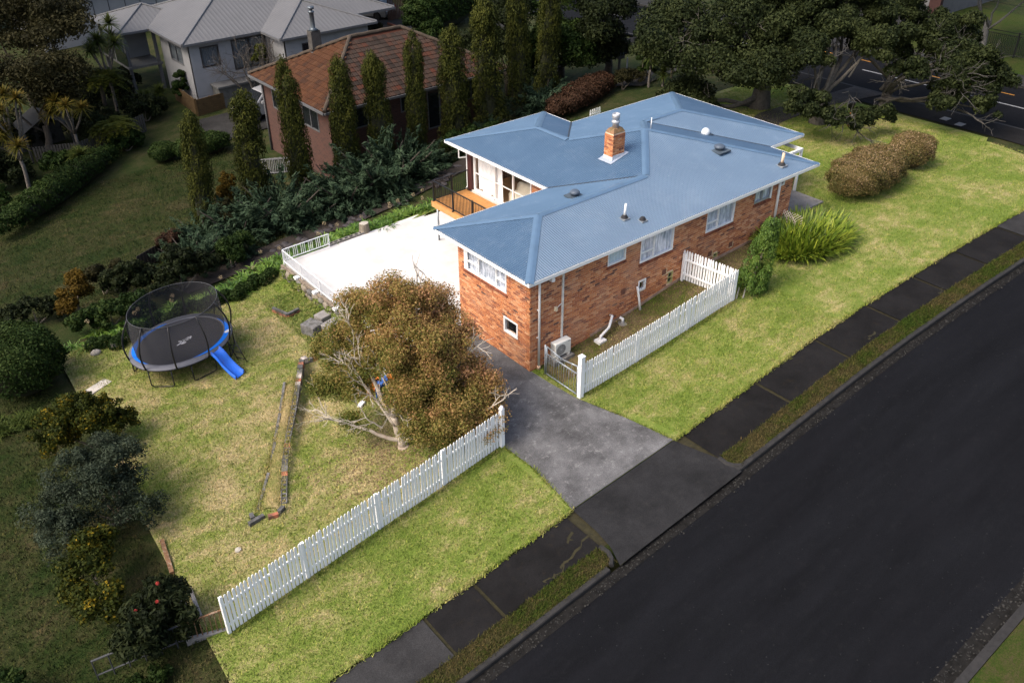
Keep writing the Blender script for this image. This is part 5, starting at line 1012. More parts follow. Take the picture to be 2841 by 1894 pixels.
bl=[(x,y,z,.09,.09,.09) for x,y,z in SH]; S,N,k=shell(bl,60*len(SH),g,.8,1.05,-1,.4); o=link('lily_seed_heads',leaf_mesh('seed',S,N,.05,.02,g.random(len(S))),LM['seed']); tag(o,'round straw coloured seed heads above the lily border','seed heads',kind='stuff')
bl=[]
for x in np.linspace(-10.5,-2.8,22): y=13.75+g.normal(0,.2)-(.35 if x<-8 else 0)-.0; bl.append((x,y,g1(x,y)+.15,.35,.28,.3))
o=crown('border_groundcover',None,bl,9000,.12,.07,'weed',77,.5); o.data.materials.clear(); o.data.materials.append(LM['mid']); tag(o,'dark leafy ground cover along the back lawn edge behind the trampoline','ground cover',kind='stuff')
# weedy bed under the stone wall
g=np.random.default_rng(9); n=2600; x=g.uniform(-4.0,-2.5,n); y=g.uniform(8.0,12.6,n); P=np.c_[x,y,G(x,y)]; D=np.c_[g.normal(0,.5,n),g.normal(0,.5,n),np.ones(n)*.5]; tag(link('bed_weeds',blades_mesh('weeds',P,D,g.uniform(.1,.35,n),.03,.5,g.random(n),2,g),LM['weed']),'weeds and dry stalks in the bed under the stone wall','weeds',kind='stuff')
bl=[(-2.42,y,z,.16,.25,.16) for y,z in zip(g.uniform(8,13.6,14),g.uniform(-1.0,-.6,14))]; o=crown('wall_creeper',None,bl,2600,.07,.06,'weed',78,.5); tag(o,'green creeper growing over the stone wall','creeper',kind='stuff')
# --- columnar cypresses
def cypress_mesh(seed,h=4.6,r=.5,n=15000):
    g=np.random.default_rng(seed); bl=[]; k=210
    for i in range(k):
        z=h*(.02+.98*g.random()**.9); rr=r*1.12*(1-.28*(z/h)-.6*(max(0,z/h-.86)/.14)**2)*(.9+.1*math.sin(z*3+seed)); a=g.uniform(0,6.28); s=g.uniform(.15,.28); bl.append((rr*.82*math.cos(a),rr*.82*math.sin(a),z,s,s,s*1.7))
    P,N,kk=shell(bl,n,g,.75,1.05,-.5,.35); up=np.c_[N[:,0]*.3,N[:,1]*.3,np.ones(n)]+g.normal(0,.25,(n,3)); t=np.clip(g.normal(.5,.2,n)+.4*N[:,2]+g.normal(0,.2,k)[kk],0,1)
    me=leaf_mesh('foliage',P,N,g.uniform(.06,.13,n),g.uniform(.025,.05,n),t,D=up,g=g); me.materials.append(LM['cyp'])
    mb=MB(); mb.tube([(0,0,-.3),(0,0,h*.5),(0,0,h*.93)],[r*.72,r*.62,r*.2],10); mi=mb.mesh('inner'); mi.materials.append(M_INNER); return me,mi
CY=[cypress_mesh(s) for s in (31,32,33)]
ORD=['first','second','third','fourth','fifth','sixth','seventh','eighth','ninth','tenth','eleventh','twelfth']
cyps=[(-2.45,21.9,5.84,.5),(.25,21.8,6.25,.56),(2.82,21.5,7.2,.61),(5.38,21.3,6.7,.54),(7.58,21.2,6.3,.54),(9.78,21.1,6.62,.49),(12.34,21.0,6.27,.6),(15.02,21.2,6.85,.77),(17.37,21.4,7.25,.6),(20.22,22.2,7.0,.52)]
for i,(x,y,h,r) in enumerate(cyps):
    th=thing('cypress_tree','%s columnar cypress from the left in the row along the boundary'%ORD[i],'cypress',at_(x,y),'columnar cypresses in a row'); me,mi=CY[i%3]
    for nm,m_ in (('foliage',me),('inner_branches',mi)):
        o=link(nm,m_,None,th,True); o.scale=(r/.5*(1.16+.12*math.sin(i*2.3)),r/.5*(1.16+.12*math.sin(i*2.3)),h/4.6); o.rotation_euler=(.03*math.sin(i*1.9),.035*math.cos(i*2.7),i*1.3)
# --- spreading junipers
def juniper_mesh(seed,n=15000):
    g=np.random.default_rng(seed); Ps=[];Ds=[];Ts=[]
    k=120; per=n//k
    for i in range(k):
        a=g.uniform(0,6.28); el_=g.uniform(.12,1.0); Lb=g.uniform(.55,1.1); d=V3(math.cos(a)*math.cos(el_),math.sin(a)*math.cos(el_),math.sin(el_)); s=g.uniform(.25,1,per); base=d*Lb*V3(1.45,1.45,1.25)
        off=g.normal(0,.13,(per,3))*(1.15-s)[:,None]; P=base*s[:,None]+off; P[:,2]-=.12*s*s; Ps.append(P); Ds.append(np.tile(d+V3(0,0,.1),(per,1))+g.normal(0,.35,(per,3))); Ts.append(np.clip(g.normal(.32,.15,per)+.35*(s-.5)+.2*P[:,2]+g.normal(0,.1),0,1))
    P=np.concatenate(Ps);D=np.concatenate(Ds);N=np.c_[g.normal(0,.5,(len(P),2)),np.ones(len(P))]; me=leaf_mesh('foliage',P,N,g.uniform(.09,.2,len(P)),g.uniform(.025,.05,len(P)),np.concatenate(Ts),D=D,g=g); me.materials.append(LM['juni'])
    mb=MB()
    for a in np.linspace(0,6.28,8)[:-1]: mb.tube([(0,0,-.2),(math.cos(a)*.5,math.sin(a)*.5,.4),(math.cos(a)*1.0,math.sin(a)*1.0,.75)],[.05,.03,.01],5)
    mt=mb.mesh('branches'); mt.materials.append(M_DBARK); return me,mt
JU=[juniper_mesh(s) for s in (41,42)]
jus=[(-3.2,20.3,1.35,1.35),(-1.5,19.9,1.7,1.75),(.5,19.5,1.9,2.0),(2.1,19.2,1.4,1.2),(4.0,19.2,1.9,1.95),(5.9,19.0,2.1,2.35),(7.6,19.5,1.9,2.1),(9.4,19.8,1.4,1.1),(-4.6,18.4,1.3,1.2),(18.6,20.6,1.6,1.5),(14.0,19.7,1.2,.8),(-2.9,18.0,1.1,.9)]
for i,(x,y,s,sz) in enumerate(sorted(jus)):
    th=thing('juniper_bush','%s spreading blue green juniper from the left below the cypress row'%ORD[i],'juniper',at_(x,y,-.1),'spreading junipers below the cypresses')
    for nm,m_ in zip(('foliage','branches'),JU[i%2]): o=link(nm,m_,None,th,True); o.scale=(s*1.05,s*1.05,sz*1.3); o.rotation_euler=(0,0,i*2.1)
# --- broadleaf trees
def tree(name,label,cat,base,blobs,n,ln,wd,lm,seed,bark=M_DBARK,r0=.3,sub=.8,k=16,bare=0,stems=1,barem=None,group=None,lo=.55):
    g=np.random.default_rng(seed); th=thing(name,label,cat,base,group); b0=np.array(base); mb=MB(); allb=[]
    for i,(x,y,z,r) in enumerate(blobs):
        c=V3(x,y,z); allb+=list(crown_blobs(c,(r,r,r*.75),k,sub*min(1,r/1.5),g,-.55,.75,.4)); mid=b0+V3(g.normal(0,.15),g.normal(0,.15),max(.5,.35*(z-b0[2]))); limb(mb,mid,c,r0*.3,r0*.08,g,6,.14,6)
    for s in range(stems): limb(mb,b0+V3(g.normal(0,.12)*s,g.normal(0,.12)*s,-.15),b0+V3(g.normal(0,.1),g.normal(0,.1),max(.6,.45*(np.mean([q[2] for q in blobs])-b0[2]))),r0,r0*.6,g,5,.08,9)
    mb.build('trunk',bark,th,True)
    if bare:
        for i in range(bare):
            mb=MB(); q=blobs[i%len(blobs)]; p=b0+(V3(*q[:3])-b0)*g.uniform(.5,.8); branching(mb,p,V3(*q[:3])-b0+g.normal(0,1.2,3),g.uniform(.9,1.5),.05*min(1.2,r0/.3),g,3,.6,3,.72,.05,5); mb.build('bare_branch',barem or bark,th)
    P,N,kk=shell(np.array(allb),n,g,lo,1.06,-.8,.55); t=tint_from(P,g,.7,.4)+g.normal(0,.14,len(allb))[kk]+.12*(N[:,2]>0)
    link('crown',leaf_mesh('crown',P,N,g.uniform(.6,1.4,n)*ln,g.uniform(.6,1.4,n)*wd,np.clip(t,0,1),g=g),LM[lm],th); return th
M_PB=mat('pohutukawa_bark',(.09,.08,.066),.95,.45,6,bmp=.9); M_GREYB=mat('bare_grey_bark',(.06,.056,.05),.95,.3,8)
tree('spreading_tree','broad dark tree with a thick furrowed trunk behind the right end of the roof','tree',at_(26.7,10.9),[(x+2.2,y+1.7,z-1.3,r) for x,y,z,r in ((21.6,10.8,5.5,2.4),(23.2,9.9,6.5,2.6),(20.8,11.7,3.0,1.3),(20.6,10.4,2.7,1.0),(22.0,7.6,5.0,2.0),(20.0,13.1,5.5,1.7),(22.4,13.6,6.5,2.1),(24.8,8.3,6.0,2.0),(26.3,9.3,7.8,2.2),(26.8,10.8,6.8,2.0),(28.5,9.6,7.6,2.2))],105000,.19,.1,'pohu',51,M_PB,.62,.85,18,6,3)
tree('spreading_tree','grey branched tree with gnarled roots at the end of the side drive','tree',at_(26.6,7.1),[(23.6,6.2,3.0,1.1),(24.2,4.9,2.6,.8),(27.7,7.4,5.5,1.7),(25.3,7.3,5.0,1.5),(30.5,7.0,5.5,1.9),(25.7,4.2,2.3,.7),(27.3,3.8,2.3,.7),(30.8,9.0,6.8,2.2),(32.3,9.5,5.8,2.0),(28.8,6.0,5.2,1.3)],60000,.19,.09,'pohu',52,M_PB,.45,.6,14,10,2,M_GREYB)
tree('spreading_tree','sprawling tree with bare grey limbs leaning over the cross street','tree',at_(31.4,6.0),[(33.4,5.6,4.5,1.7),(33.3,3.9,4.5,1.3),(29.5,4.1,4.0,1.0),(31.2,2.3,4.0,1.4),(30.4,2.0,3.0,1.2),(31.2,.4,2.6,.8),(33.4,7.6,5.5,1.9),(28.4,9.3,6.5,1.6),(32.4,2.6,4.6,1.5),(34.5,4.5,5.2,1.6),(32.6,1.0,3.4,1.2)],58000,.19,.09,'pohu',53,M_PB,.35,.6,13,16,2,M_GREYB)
g=np.random.default_rng(54)
for i,(x,y) in enumerate(((26.7,10.9),(26.6,7.1))):   # surface roots
    pass
tree('street_tree','pale trunked tree in front of the black fence across the street','tree',at_(46.4,8.0),[(46.6,7.4,5.6,2.6),(44.3,8.5,6.2,2.2),(47.5,10.5,6.4,2.4),(48.5,5.0,6.0,2.4)],15000,.22,.12,'olive',55,mat('pale_street_bark',(.1,.096,.088),.9,.3,6),.28,.9,14)
tree('street_tree','dark tree at the top right corner beyond the black fence','tree',at_(52,4.5),[(52,4.5,5.5,2.8),(54,1.5,5.5,2.8),(51,8.5,6,2.6)],12000,.25,.13,'olive',56,M_DBARK,.3,1,14)
tree('evergreen_tree','large dark evergreen at top centre behind the cypress row','tree',at_(23.6,24.6),[(x+1.4,y+2,z-.9,r) for x,y,z,r in ((21.1,21.9,4.0,2.0),(21.4,20.2,3.0,1.7),(19.6,22.4,3.5,1.3),(22.0,22.9,6.0,2.0),(20.3,22.6,2.5,1.4))],24000,.2,.11,'mid',57,M_DBARK,.3,.7,16)
tree('evergreen_tree','large dark evergreen nearer the cross street at top centre','tree',at_(25.8,22.4),[(x+2.4,y+2.2,z-1,r) for x,y,z,r in ((21.7,19.4,5.0,2.0),(22.9,19.5,6.0,1.8),(22.6,19.5,3.5,1.2),(21.8,20.2,3.2,1.3))],20000,.2,.11,'dark',58,M_DBARK,.3,.7,16)
tree('evergreen_tree','dark bushy evergreen between the two tallest cypresses','tree',at_(19.3,24.8),[(18.6,24.8,3.2,1.8),(19.8,25.6,4.6,1.8),(18.0,26.4,2.4,1.5)],14000,.19,.1,'dark',59,M_DBARK,.25,.7,14)
tree('bushy_tree','dense olive tree filling the top left corner','tree',at_(-4,46,-.2),[(-3.4,44.6,4.2,3.0),(-6.5,45.5,4.6,2.8),(-2.2,41.5,4.4,2.2),(-5.0,49.0,6.5,3.2),(-1.4,46,5.6,2.4)],26000,.24,.1,'olive',62,M_DBARK,.3,.9,20)
tree('bushy_tree','olive willow like tree in front of the top left corner tree','tree',at_(-5.2,39,-.2),[(-5.6,38.6,2.2,2.3),(-7.4,39.6,2.6,2.0),(-4.2,38.2,1.6,1.5),(-3.2,38.8,2.6,1.4)],20000,.2,.09,'olive',63,M_DBARK,.28,.8,18)
tree('bushy_tree','dark tree at the left edge behind the yellow cabbage tree','tree',at_(-11.5,38,-.2),[(-10.8,38.6,2.6,2.4),(-12.5,40.5,3.4,2.6),(-9.6,41.6,3.6,2.0)],15000,.22,.1,'dark',64,M_DBARK,.28,.8,16)
tree('bushy_tree','dark tree behind the tall cabbage tree beside the white house','tree',at_(-.8,52,-.2),[(-.6,52,2.2,2.4),(1.0,54.5,2.6,2.2),(-2.6,54,3.2,2.4)],13000,.24,.11,'olive',65,M_DBARK,.28,.8,16)
# --- cabbage trees
def cabbage(label,base,heads,lm,seed,n=95,Lh=.85,r0=.12):
    g=np.random.default_rng(seed); th=thing('cabbage_tree',label,'cabbage tree',base); mb=MB(); b0=np.array(base); Ps=[];Ds=[];Ts=[]
    top=b0+V3(0,0,.45*(np.mean([h[2] for h in heads])-b0[2])); limb(mb,b0-V3(0,0,.2),top,r0,r0*.75,g,5,.05,8)
    for h in heads:
        c=V3(*h); limb(mb,top,c,r0*.6,r0*.4,g,4,.08,7); d=nrm(g.normal(size=(n,3))); d[:,2]=np.where(d[:,2]<-.45,-d[:,2],d[:,2]); Ps.append(np.tile(c,(n,1))); Ds.append(d); Ts.append(np.clip(g.normal(.5,.2,n)+.25*d[:,2],0,1))
    mb.build('trunk',mat('cabbage_bark',(.12,.105,.09),.95,.4,7,bmp=.7),th,True); P=np.concatenate(Ps); D=np.concatenate(Ds)
    link('leaf_heads',blades_mesh('leaf_heads',P,D,g.uniform(.7,1.1,len(P))*Lh,.075,.28,np.concatenate(Ts),3,g),LM[lm],th)
def hp_(x,y,z,k,sp,g): return [(x+g.normal(0,sp),y+g.normal(0,sp),z+g.normal(0,sp*.6)) for _ in range(k)]
g=np.random.default_rng(71)
cabbage('yellowish cabbage tree with a leaning pale trunk at the left edge','' or at_(-7.7,34.2),hp_(-8.2,33.4,1.2,6,.8,g)+hp_(-8.0,34,2.7,6,.7,g),'caby',72)
cabbage('bushy yellow green cabbage tree above the grey paling fence','' or at_(-3.9,37.5),hp_(-4.1,37,1.2,7,.75,g),'caby',73)
cabbage('low young cabbage tree in front of the paling fence','' or at_(-4.4,34.9),hp_(-4.5,34.6,-1.0,3,.3,g),'cab',74)
cabbage('tall dark cabbage tree beside the corner of the white house','' or at_(.2,42.6),hp_(.2,42.6,2.9,7,.9,g),'cab',75,110,1.0)
cabbage('young cabbage tree by the letterboxes at the top centre','' or at_(25.2,18.2),hp_(25.2,18.2,2.7,1,.1,g)+hp_(25.4,18,3.5,1,.1,g),'cab',76,130,.9,.09)
cabbage('short cabbage tree beside the timber letterbox','' or at_(25.9,17.7),hp_(25.9,17.7,1.6,1,.1,g)+hp_(26.5,18.1,3.0,1,.1,g),'cab',77,130,.9,.09)
cabbage('dense dark green cabbage tree beside the timber box fence','' or at_(2.6,42.0),hp_(2.6,42,-.9,5,.5,g),'cab',78)
# --- tree ferns
def fern(label,base,h,R,seed):
    g=np.random.default_rng(seed); th=thing('tree_fern',label,'tree fern',base); b0=np.array(base); mb=MB(); mb.tube([b0-V3(0,0,.2),b0+V3(.1,0,h*.6),b0+V3(.15,0,h)],[.16,.13,.1],9); mb.build('trunk',M_DBARK,th,True); P=[];D=[];Lh=[];N=[]
    for k in range(17):
        a=2*math.pi*k/17+g.normal(0,.1); u=V3(math.cos(a),math.sin(a),0); s=V3(-u[1],u[0],0); e=g.uniform(.1,.5)
        for t_ in np.linspace(.12,1,34):
            c=b0+V3(.15,0,h)+u*R*t_+V3(0,0,R*(e*t_*1.2-.75*t_*t_)); w_=R*.34*math.sin(math.pi*min(1,t_*.9+.1))
            for sg in (-1,1): P.append(c+s*sg*w_*.5); D.append(s*sg+u*.35); Lh.append(w_); N.append(V3(0,0,1)+g.normal(0,.15,3))
    P=np.array(P); link('fronds',leaf_mesh('fronds',P,np.array(N),np.array(Lh),.1*R/1.8,np.clip(g.normal(.5,.2,len(P)),0,1),D=np.array(D),g=g),LM['fern'],th)
fern('tree fern with flat yellow green fronds left of the white house',at_(-.7,42.0),3.0,2.0,81); fern('lower tree fern drooping over the grey paling fence',at_(-1.9,37.2),1.6,1.7,82)
# --- hedges and shrubs of the neighbours
def shrub(label,base,blobs,n,ln,wd,lm,seed,cat='shrub',name='shrub',sub=.33,k=20,twig=True,lo=.45):
    g=np.random.default_rng(seed); th=thing(name,label,cat,base); b0=np.array(base); allb=[]; mb=MB()
    for (x,y,z,r,rv) in blobs:
        c=b0+V3(x,y,z); allb+=list(crown_blobs(c,(r,r,rv),k,sub*r,g,-.5,.8,.45)); limb(mb,b0-V3(0,0,.1),c,.05,.015,g,4,.1,5)
    mb.build('stems',M_BARK,th); P,N,kk=shell(np.array(allb),n,g,lo,1.06,-.75,.5); t=tint_from(P,g,1.4,.4)+g.normal(0,.14,len(allb))[kk]
    link('foliage',leaf_mesh('foliage',P,N,g.uniform(.6,1.4,n)*ln,g.uniform(.6,1.4,n)*wd,np.clip(t,0,1),g=g),LM[lm],th); return th
hedge('clipped_shrub','large rounded dark green shrub behind the far left lawn corner','shrub',at_(-13.2,13.0),(1.35,1.5,1.25),.5,17000,'mid',91,.1,.06,M_INNER)
hedge('clipped_hedge','long low clipped hedge at the far edge of the left lawn','hedge',at_(-6.4,32.4),(5.2,.75,.75),.72,15000,'mid',92,.13,.08,M_INNER)
hedge('clipped_hedge','rounded clipped hedge beside the driveway of the tiled house','hedge',at_(2.0,33.0),(1.7,.8,.6),.0,9000,'mid',93,.1,.07,M_INNER)
hedge('clipped_hedge','broad flat topped brown hedge behind the blue roof','hedge',at_(20.6,19.3),(3.4,1.0,.62),.32,13000,'rust',94,.12,.08,M_INNER)
hedge('clipped_hedge','tall wedge shaped green hedge at top centre beside the grey drive','hedge',at_(26.2,41.5),(4.2,1.4,1.7),.3,16000,'mid',95,.2,.12,M_INNER)
hedge('clipped_hedge','small hedge segment left of the first cypress','hedge',at_(-.2,33.6),(.8,.7,.55),.3,4500,'mid',96,.1,.07,M_INNER)
shrub('golden orange shrub on the left boundary bank','' or at_(-10.0,17.4),[(0,0,.8,.75,.65),(.3,.3,1.3,.5,.5),(-.4,-.1,.5,.5,.45)],9000,.1,.06,'gold',101)
shrub('dark green shrub right of the golden orange one','' or at_(-8.1,17.2),[(0,0,.9,.8,.7),(.9,.1,.7,.8,.6),(.3,-.3,1.3,.6,.5)],9000,.14,.08,'dark',102)
shrub('olive shrub between the golden shrub and the small timber fence','' or at_(-8.6,18.6),[(0,0,.7,.7,.6),(.9,.4,.6,.6,.5)],6500,.12,.07,'olive',103)
shrub('dark shrub with a red tinge at the left edge bank','' or at_(-11.6,18.0),[(0,0,.6,.7,.55),(.9,-.2,.5,.6,.5),(-.7,.2,.5,.6,.45)],8000,.13,.07,'dark',104)
shrub('large dark green shrub behind the trampoline net','' or at_(-6.0,16.2),[(0,0,.8,.9,.7),(-1.2,.1,.7,.8,.6),(1.1,.2,.7,.8,.6),(.2,.4,1.4,.7,.5)],12000,.15,.09,'dark',105)
shrub('mid green shrub left of the trampoline at the back boundary','' or at_(-9.3,15.2),[(0,0,.5,.8,.5),(1.0,.0,.5,.7,.5),(-1,.1,.5,.7,.5)],8500,.14,.08,'mid',106)
shrub('dark rounded shrub beside the rocky path behind the patio','' or at_(-3.4,16.9),[(0,0,.7,.8,.6),(.7,.3,.9,.6,.5)],8000,.12,.07,'mid',107)
shrub('rusty brown shrub below the first cypress','' or at_(-4.9,20.4),[(0,0,.8,.7,.5),(.5,.3,.6,.5,.4)],5500,.11,.06,'rust',108)
shrub('small golden conifer between the first two cypresses','' or at_(-1.0,22.6),[(0,0,1.2,.6,.9),(.3,.1,2.0,.45,.6),(-.3,-.1,.6,.6,.5)],8500,.1,.05,'gold',109)
shrub('olive yellow shrub at the foot of the first cypress','' or at_(-2.0,20.9),[(0,0,.9,.7,.6),(.6,.2,1.2,.5,.5)],6000,.12,.06,'olive',110)
shrub('dense shrub under the third cypress from the right','' or at_(12.6,19.6),[(0,0,.6,.9,.55),(1.4,.2,.5,.8,.5),(-1.3,0,.6,.8,.5)],9000,.12,.07,'mid',111)
shrub('yellow flowering shrub with green lobes inside the left boundary','' or at_(-12.35,7.6),[(0,0,.9,.95,.8),(-.9,.1,1.0,.9,.8),(.5,.1,1.3,.6,.5),(-.2,.3,1.7,.6,.5),(.9,-.2,.8,.55,.55)],19000,.09,.06,'lemon',112)
shrub('silvery green shrub straddling the left boundary','' or at_(-12.9,3.7),[(0,0,1.1,1.0,.8),(-1.2,.2,1.2,1.1,.8),(.6,.5,1.8,.8,.6),(-.4,-.4,1.8,.9,.6),(.3,1.5,1.4,.8,.6),(.3,-.9,.9,.8,.6),(-1.6,-.6,.9,.9,.6),(.5,2.2,1.2,.6,.5),(-.6,1.2,1.6,.8,.6)],32000,.09,.04,'grey',113)
shrub('open lemon tree with pale twigs at the lower left','' or at_(-14.4,1.2),[(0,0,1.1,.9,.6),(-.3,-1.1,.9,.8,.5),(.3,.7,1.4,.6,.5)],8500,.1,.07,'lemon',114)
rh=shrub('dark glossy bush with a few red flowers at the bottom left','' or at_(-13.55,-1.5),[(0,0,.8,.9,.7),(-.6,-.4,.7,.8,.6),(.4,.4,1.1,.6,.5)],11000,.17,.06,'dark',115); rh.children[1].data.materials[0]=LM['mid']
S,N,k=shell([(-14.0,-1.3,g1(-14,-1.3)+1.4,.035,.035,.03),(-13.3,-1.2,g1(-13.3,-1.2)+1.7,.035,.035,.03),(-13.5,-1.6,g1(-13.5,-1.6)+1.55,.035,.035,.03)],160,np.random.default_rng(3)); link('blooms',leaf_mesh('blooms',S,N,.06,.04,np.random.default_rng(4).random(160)*.5),LM['red'],rh)
shrub('small weedy shrub at the bottom edge left of the lawn','' or at_(-14.6,-2.6),[(0,0,.3,.5,.3),(.5,.1,.25,.4,.25)],3000,.1,.05,'mid',116)
shrub('dark shrub cut off by the bottom left corner','' or at_(-17.2,-.6),[(0,0,.6,.7,.6)],4500,.12,.07,'mid',117)
shrub('leafy shrub beside the white house and timber box fence','' or at_(4.3,41.6),[(0,0,.8,.6,.7),(.2,.2,1.5,.5,.6)],5000,.14,.07,'mid',118)
shrub('potted looking green shrub in front of the wide white house window','' or at_(9.2,38.9),[(0,0,2.6,.55,.7),(.1,0,3.2,.4,.4)],4500,.13,.08,'fern',119)
shrub('green shrub mass behind the white house corner at top centre','' or at_(19.0,42.6),[(0,0,1,1.0,.8),(1.4,.6,1,1.0,.8),(-.6,-1.6,.8,.8,.6)],8000,.2,.1,'olive',120)
shrub('loose shrub in front of the tall wedge hedge','' or at_(22.6,38.6),[(0,0,.8,.9,.7),(1.0,.2,1.0,.8,.7)],7000,.16,.1,'mid',121)
shrub('feathery shrub behind the young cabbage tree','' or at_(25.9,19.4),[(0,0,1.6,.6,1.0),(-.2,.2,2.9,.5,.9),(.3,-.3,.7,.8,.6)],7500,.13,.06,'mid',122)
shrub('grey brown twiggy shrub at the end of the flat brown hedge','' or at_(23.9,19.2),[(0,0,.6,.8,.5),(.8,-.2,.6,.7,.45)],5000,.12,.05,'olive',123)
# strap leaved beds outside the left boundary (uncountable)
g=np.random.default_rng(12); Ps=[];Ds=[]
for (x0,y0,x1,y1,k) in ((-15.0,11.2,-12.6,10.4,26),(-13.6,16.2,-12.0,17.6,16),(-6.2,17.8,-5.0,18.6,10)):
    for s in g.random(k): x=x0+(x1-x0)*s+g.normal(0,.2); y=y0+(y1-y0)*s+g.normal(0,.2); m=44; Ps.append(np.c_[x+g.normal(0,.1,(m,2))*[[1,0]]+0,np.full(m,g1(x,y))] if False else np.c_[x+g.normal(0,.1,m),y+g.normal(0,.1,m),np.full(m,g1(x,y))]); Ds.append(np.c_[g.normal(0,.55,(m,2)),np.full(m,.9)])
P=np.concatenate(Ps); o=link('strap_leaf_bed',blades_mesh('straps',P,np.concatenate(Ds),g.uniform(.4,.7,len(P)),.045,.5,np.clip(g.normal(.45,.2,len(P)),0,1),3,g),LM['cab']); tag(o,'dark strap leaved plants along the neighbouring bank at the left','plants',kind='stuff')
g=np.random.default_rng(13); bl=[(x,18.6+.045*x+g.normal(0,.2),g1(x,18.6)+.1,.5,.45,.22) for x in np.arange(-2,19,.6)]; o=crown('bank_groundcover',None,bl,9000,.14,.05,'dark',131,.5); tag(o,'dark low ground cover along the foot of the junipers','ground cover',kind='stuff')
# bare tree in front of the white house
bt=thing('bare_tree','leafless twiggy tree in front of the white weatherboard house','tree',at_(8.0,38.2)); mb=MB(); g=np.random.default_rng(14)
b0=V3(*at_(8.0,38.2))
for a in (.3,1.7,3.0,4.4,5.5): branching(mb,b0+V3(0,0,.6),V3(math.cos(a)*.8,math.sin(a)*.3,.8),1.5,.06,g,4,.5,3,.74,.08,5)
limb(mb,b0-V3(0,0,.2),b0+V3(0,0,.7),.12,.09,g); mb.build('branches',mat('bare_dark_bark',(.07,.06,.05),.95,.3,8),bt)
# dark undergrowth filling the garden at the upper left (countable masses, each its own)
for i,(x,y,s,lm,lb) in enumerate(((-1.6,39.6,1.3,'dark','dark bush under the tree ferns left of the white house'),(1.2,40.2,1.2,'dark','dark bush between the tree fern and the timber box fence'),(-3.2,41.8,1.7,'dark','dark bush behind the grey paling fence'),(-6.6,41.8,1.8,'dark','dark bush behind the open shelter'),(-8.8,36.4,1.5,'dark','dark bush at the foot of the yellowish cabbage tree'),(-10.6,33.2,1.3,'mid','dark green bush at the left edge below the cabbage tree'),(-1.2,45.6,1.8,'dark','dark bush behind the upper tree fern'),(1.4,46.4,1.6,'dark','dark bush beside the verandah of the white house'),(-5.4,35.9,1.0,'mid','low green bush in front of the paling fence'),(-1.4,36.6,.9,'mid','low bush at the right end of the paling fence'),(-9.2,44.5,2.2,'olive','broad olive bush behind the left edge cabbage tree'))):
    b=at_(x,y); shrub(lb,b,[(0,0,.6*s,s,.7*s),(.7*s,.2,.5*s,.7*s,.55*s),(-.6*s,.1,.7*s,.7*s,.6*s)],7500,.2,.1,lm,140+i)
# ---------------------------------------------------------------- tiled brick neighbour; surroundings below are dimmed in their colours
M_DIMWHITE=mat('dimmed_white_paint',(.095,.096,.1),.6,.1,2); M_NWHITE=mat('dimmed_weatherboard',(.24,.24,.245),.65,.08,2)  # white paint and boards of the neighbours, darkening put into the colour
nh=thing('tiled_brick_house','red brick house with weathered orange tiled roof behind the cypress row','house',(11,27,-1.5))
nx0,nx1,ny0,ny1,NH=5.0,17.35,22.45,31.4,2.42; nt_=.5; nw=(ny1-ny0)/2; NR=NH+nt_*nw
_nc=((.075,.027,.018,1),(.045,.017,.013,1),(.07,.042,.031,1))  # brick and mortar colours lowered to dim the neighbouring house
M_NBX=brickwallmat('red_brickwork_front',0,_nc); M_NBY=brickwallmat('red_brickwork_side',1,_nc)
fo=[(1.5,3.2,.95,2.1),(4.5,5.6,1.2,2.1),(6.3,7.2,-.2,2.1),(8.6,10.3,.95,2.1)]
wall((nx0+.5,ny0+.5),(nx1-.5,ny0+.5),-3,NH-.1,fo,M_NBX,parent=nh)
so_=[(1.2,2.4,.75,2.0),(4.9,6.7,.75,2.0)]; wall((nx0+.501,ny1-.5),(nx0+.501,ny0+.501),-3,NH-.1,so_,M_NBY,parent=nh); wall((nx1-.5,ny0+.5),(nx1-.5,ny1-.5),-3,NH-.1,[],M_NBY,parent=nh); wall((nx1-.5,ny1-.5),(nx0+.5,ny1-.5),-3,NH-.1,[],M_NBX,parent=nh)
def nwin(p,u,nn,w,z0,z1,mull,par,m=M_DIMWHITE): return window(p,u,nn,w,z0,z1,mull=mull,m=m,curt=None,sill=False,fr=.07,parent=par,glass=M_DARKGLASS)
for o in fo: nwin((nx0+.5+o[0],ny0+.5),(1,0),(0,-1),o[1]-o[0],o[2],o[3],((o[1]-o[0])/2,) if o[1]-o[0]>1.2 else (),nh)
for o in so_: nwin((nx0+.501,ny1-.5-o[0]),(0,-1),(-1,0),o[1]-o[0],o[2],o[3],((o[1]-o[0])/2,),nh)
# roof planes and tiles
M_TILE=brickmat('clay_tile',[(0,(.02,.0145,.0115)),(.3,(.034,.024,.019)),(.6,(.045,.028,.021)),(.85,(.055,.026,.017)),(1,(.066,.022,.013))],(.045,.039,.031)); M_TILEO=brickmat('orange_clay_tile',[(0,(.035,.017,.01)),(.5,(.058,.024,.011)),(1,(.07,.033,.016))],(.08,.03,.011))  # tile colours lowered too, so the roof sits in the dimmed surroundings
P_=dict(front=((nx0,ny0),(1,0),(0,1),[(0,0),(nx1-nx0,0),(nx1-nx0-nw,nw),(nw,nw)]),left=((nx0,ny1),(0,-1),(1,0),[(0,0),(ny1-ny0,0),(nw,nw)]),right=((nx1,ny0),(0,1),(-1,0),[(0,0),(ny1-ny0,0),(nw,nw)]),back=((nx1,ny1),(-1,0),(0,-1),[(0,0),(nx1-nx0,0),(nx1-nx0-nw,nw),(nw,nw)]))
mb=MB()
for k,(o,u,v,pl) in P_.items(): mb.add([(o[0]+u[0]*a+v[0]*b,o[1]+u[1]*a+v[1]*b,NH+nt_*b-.03) for a,b in pl],[tuple(range(len(pl)))])
nroof=mb.build('roof',M_TILE,nh)
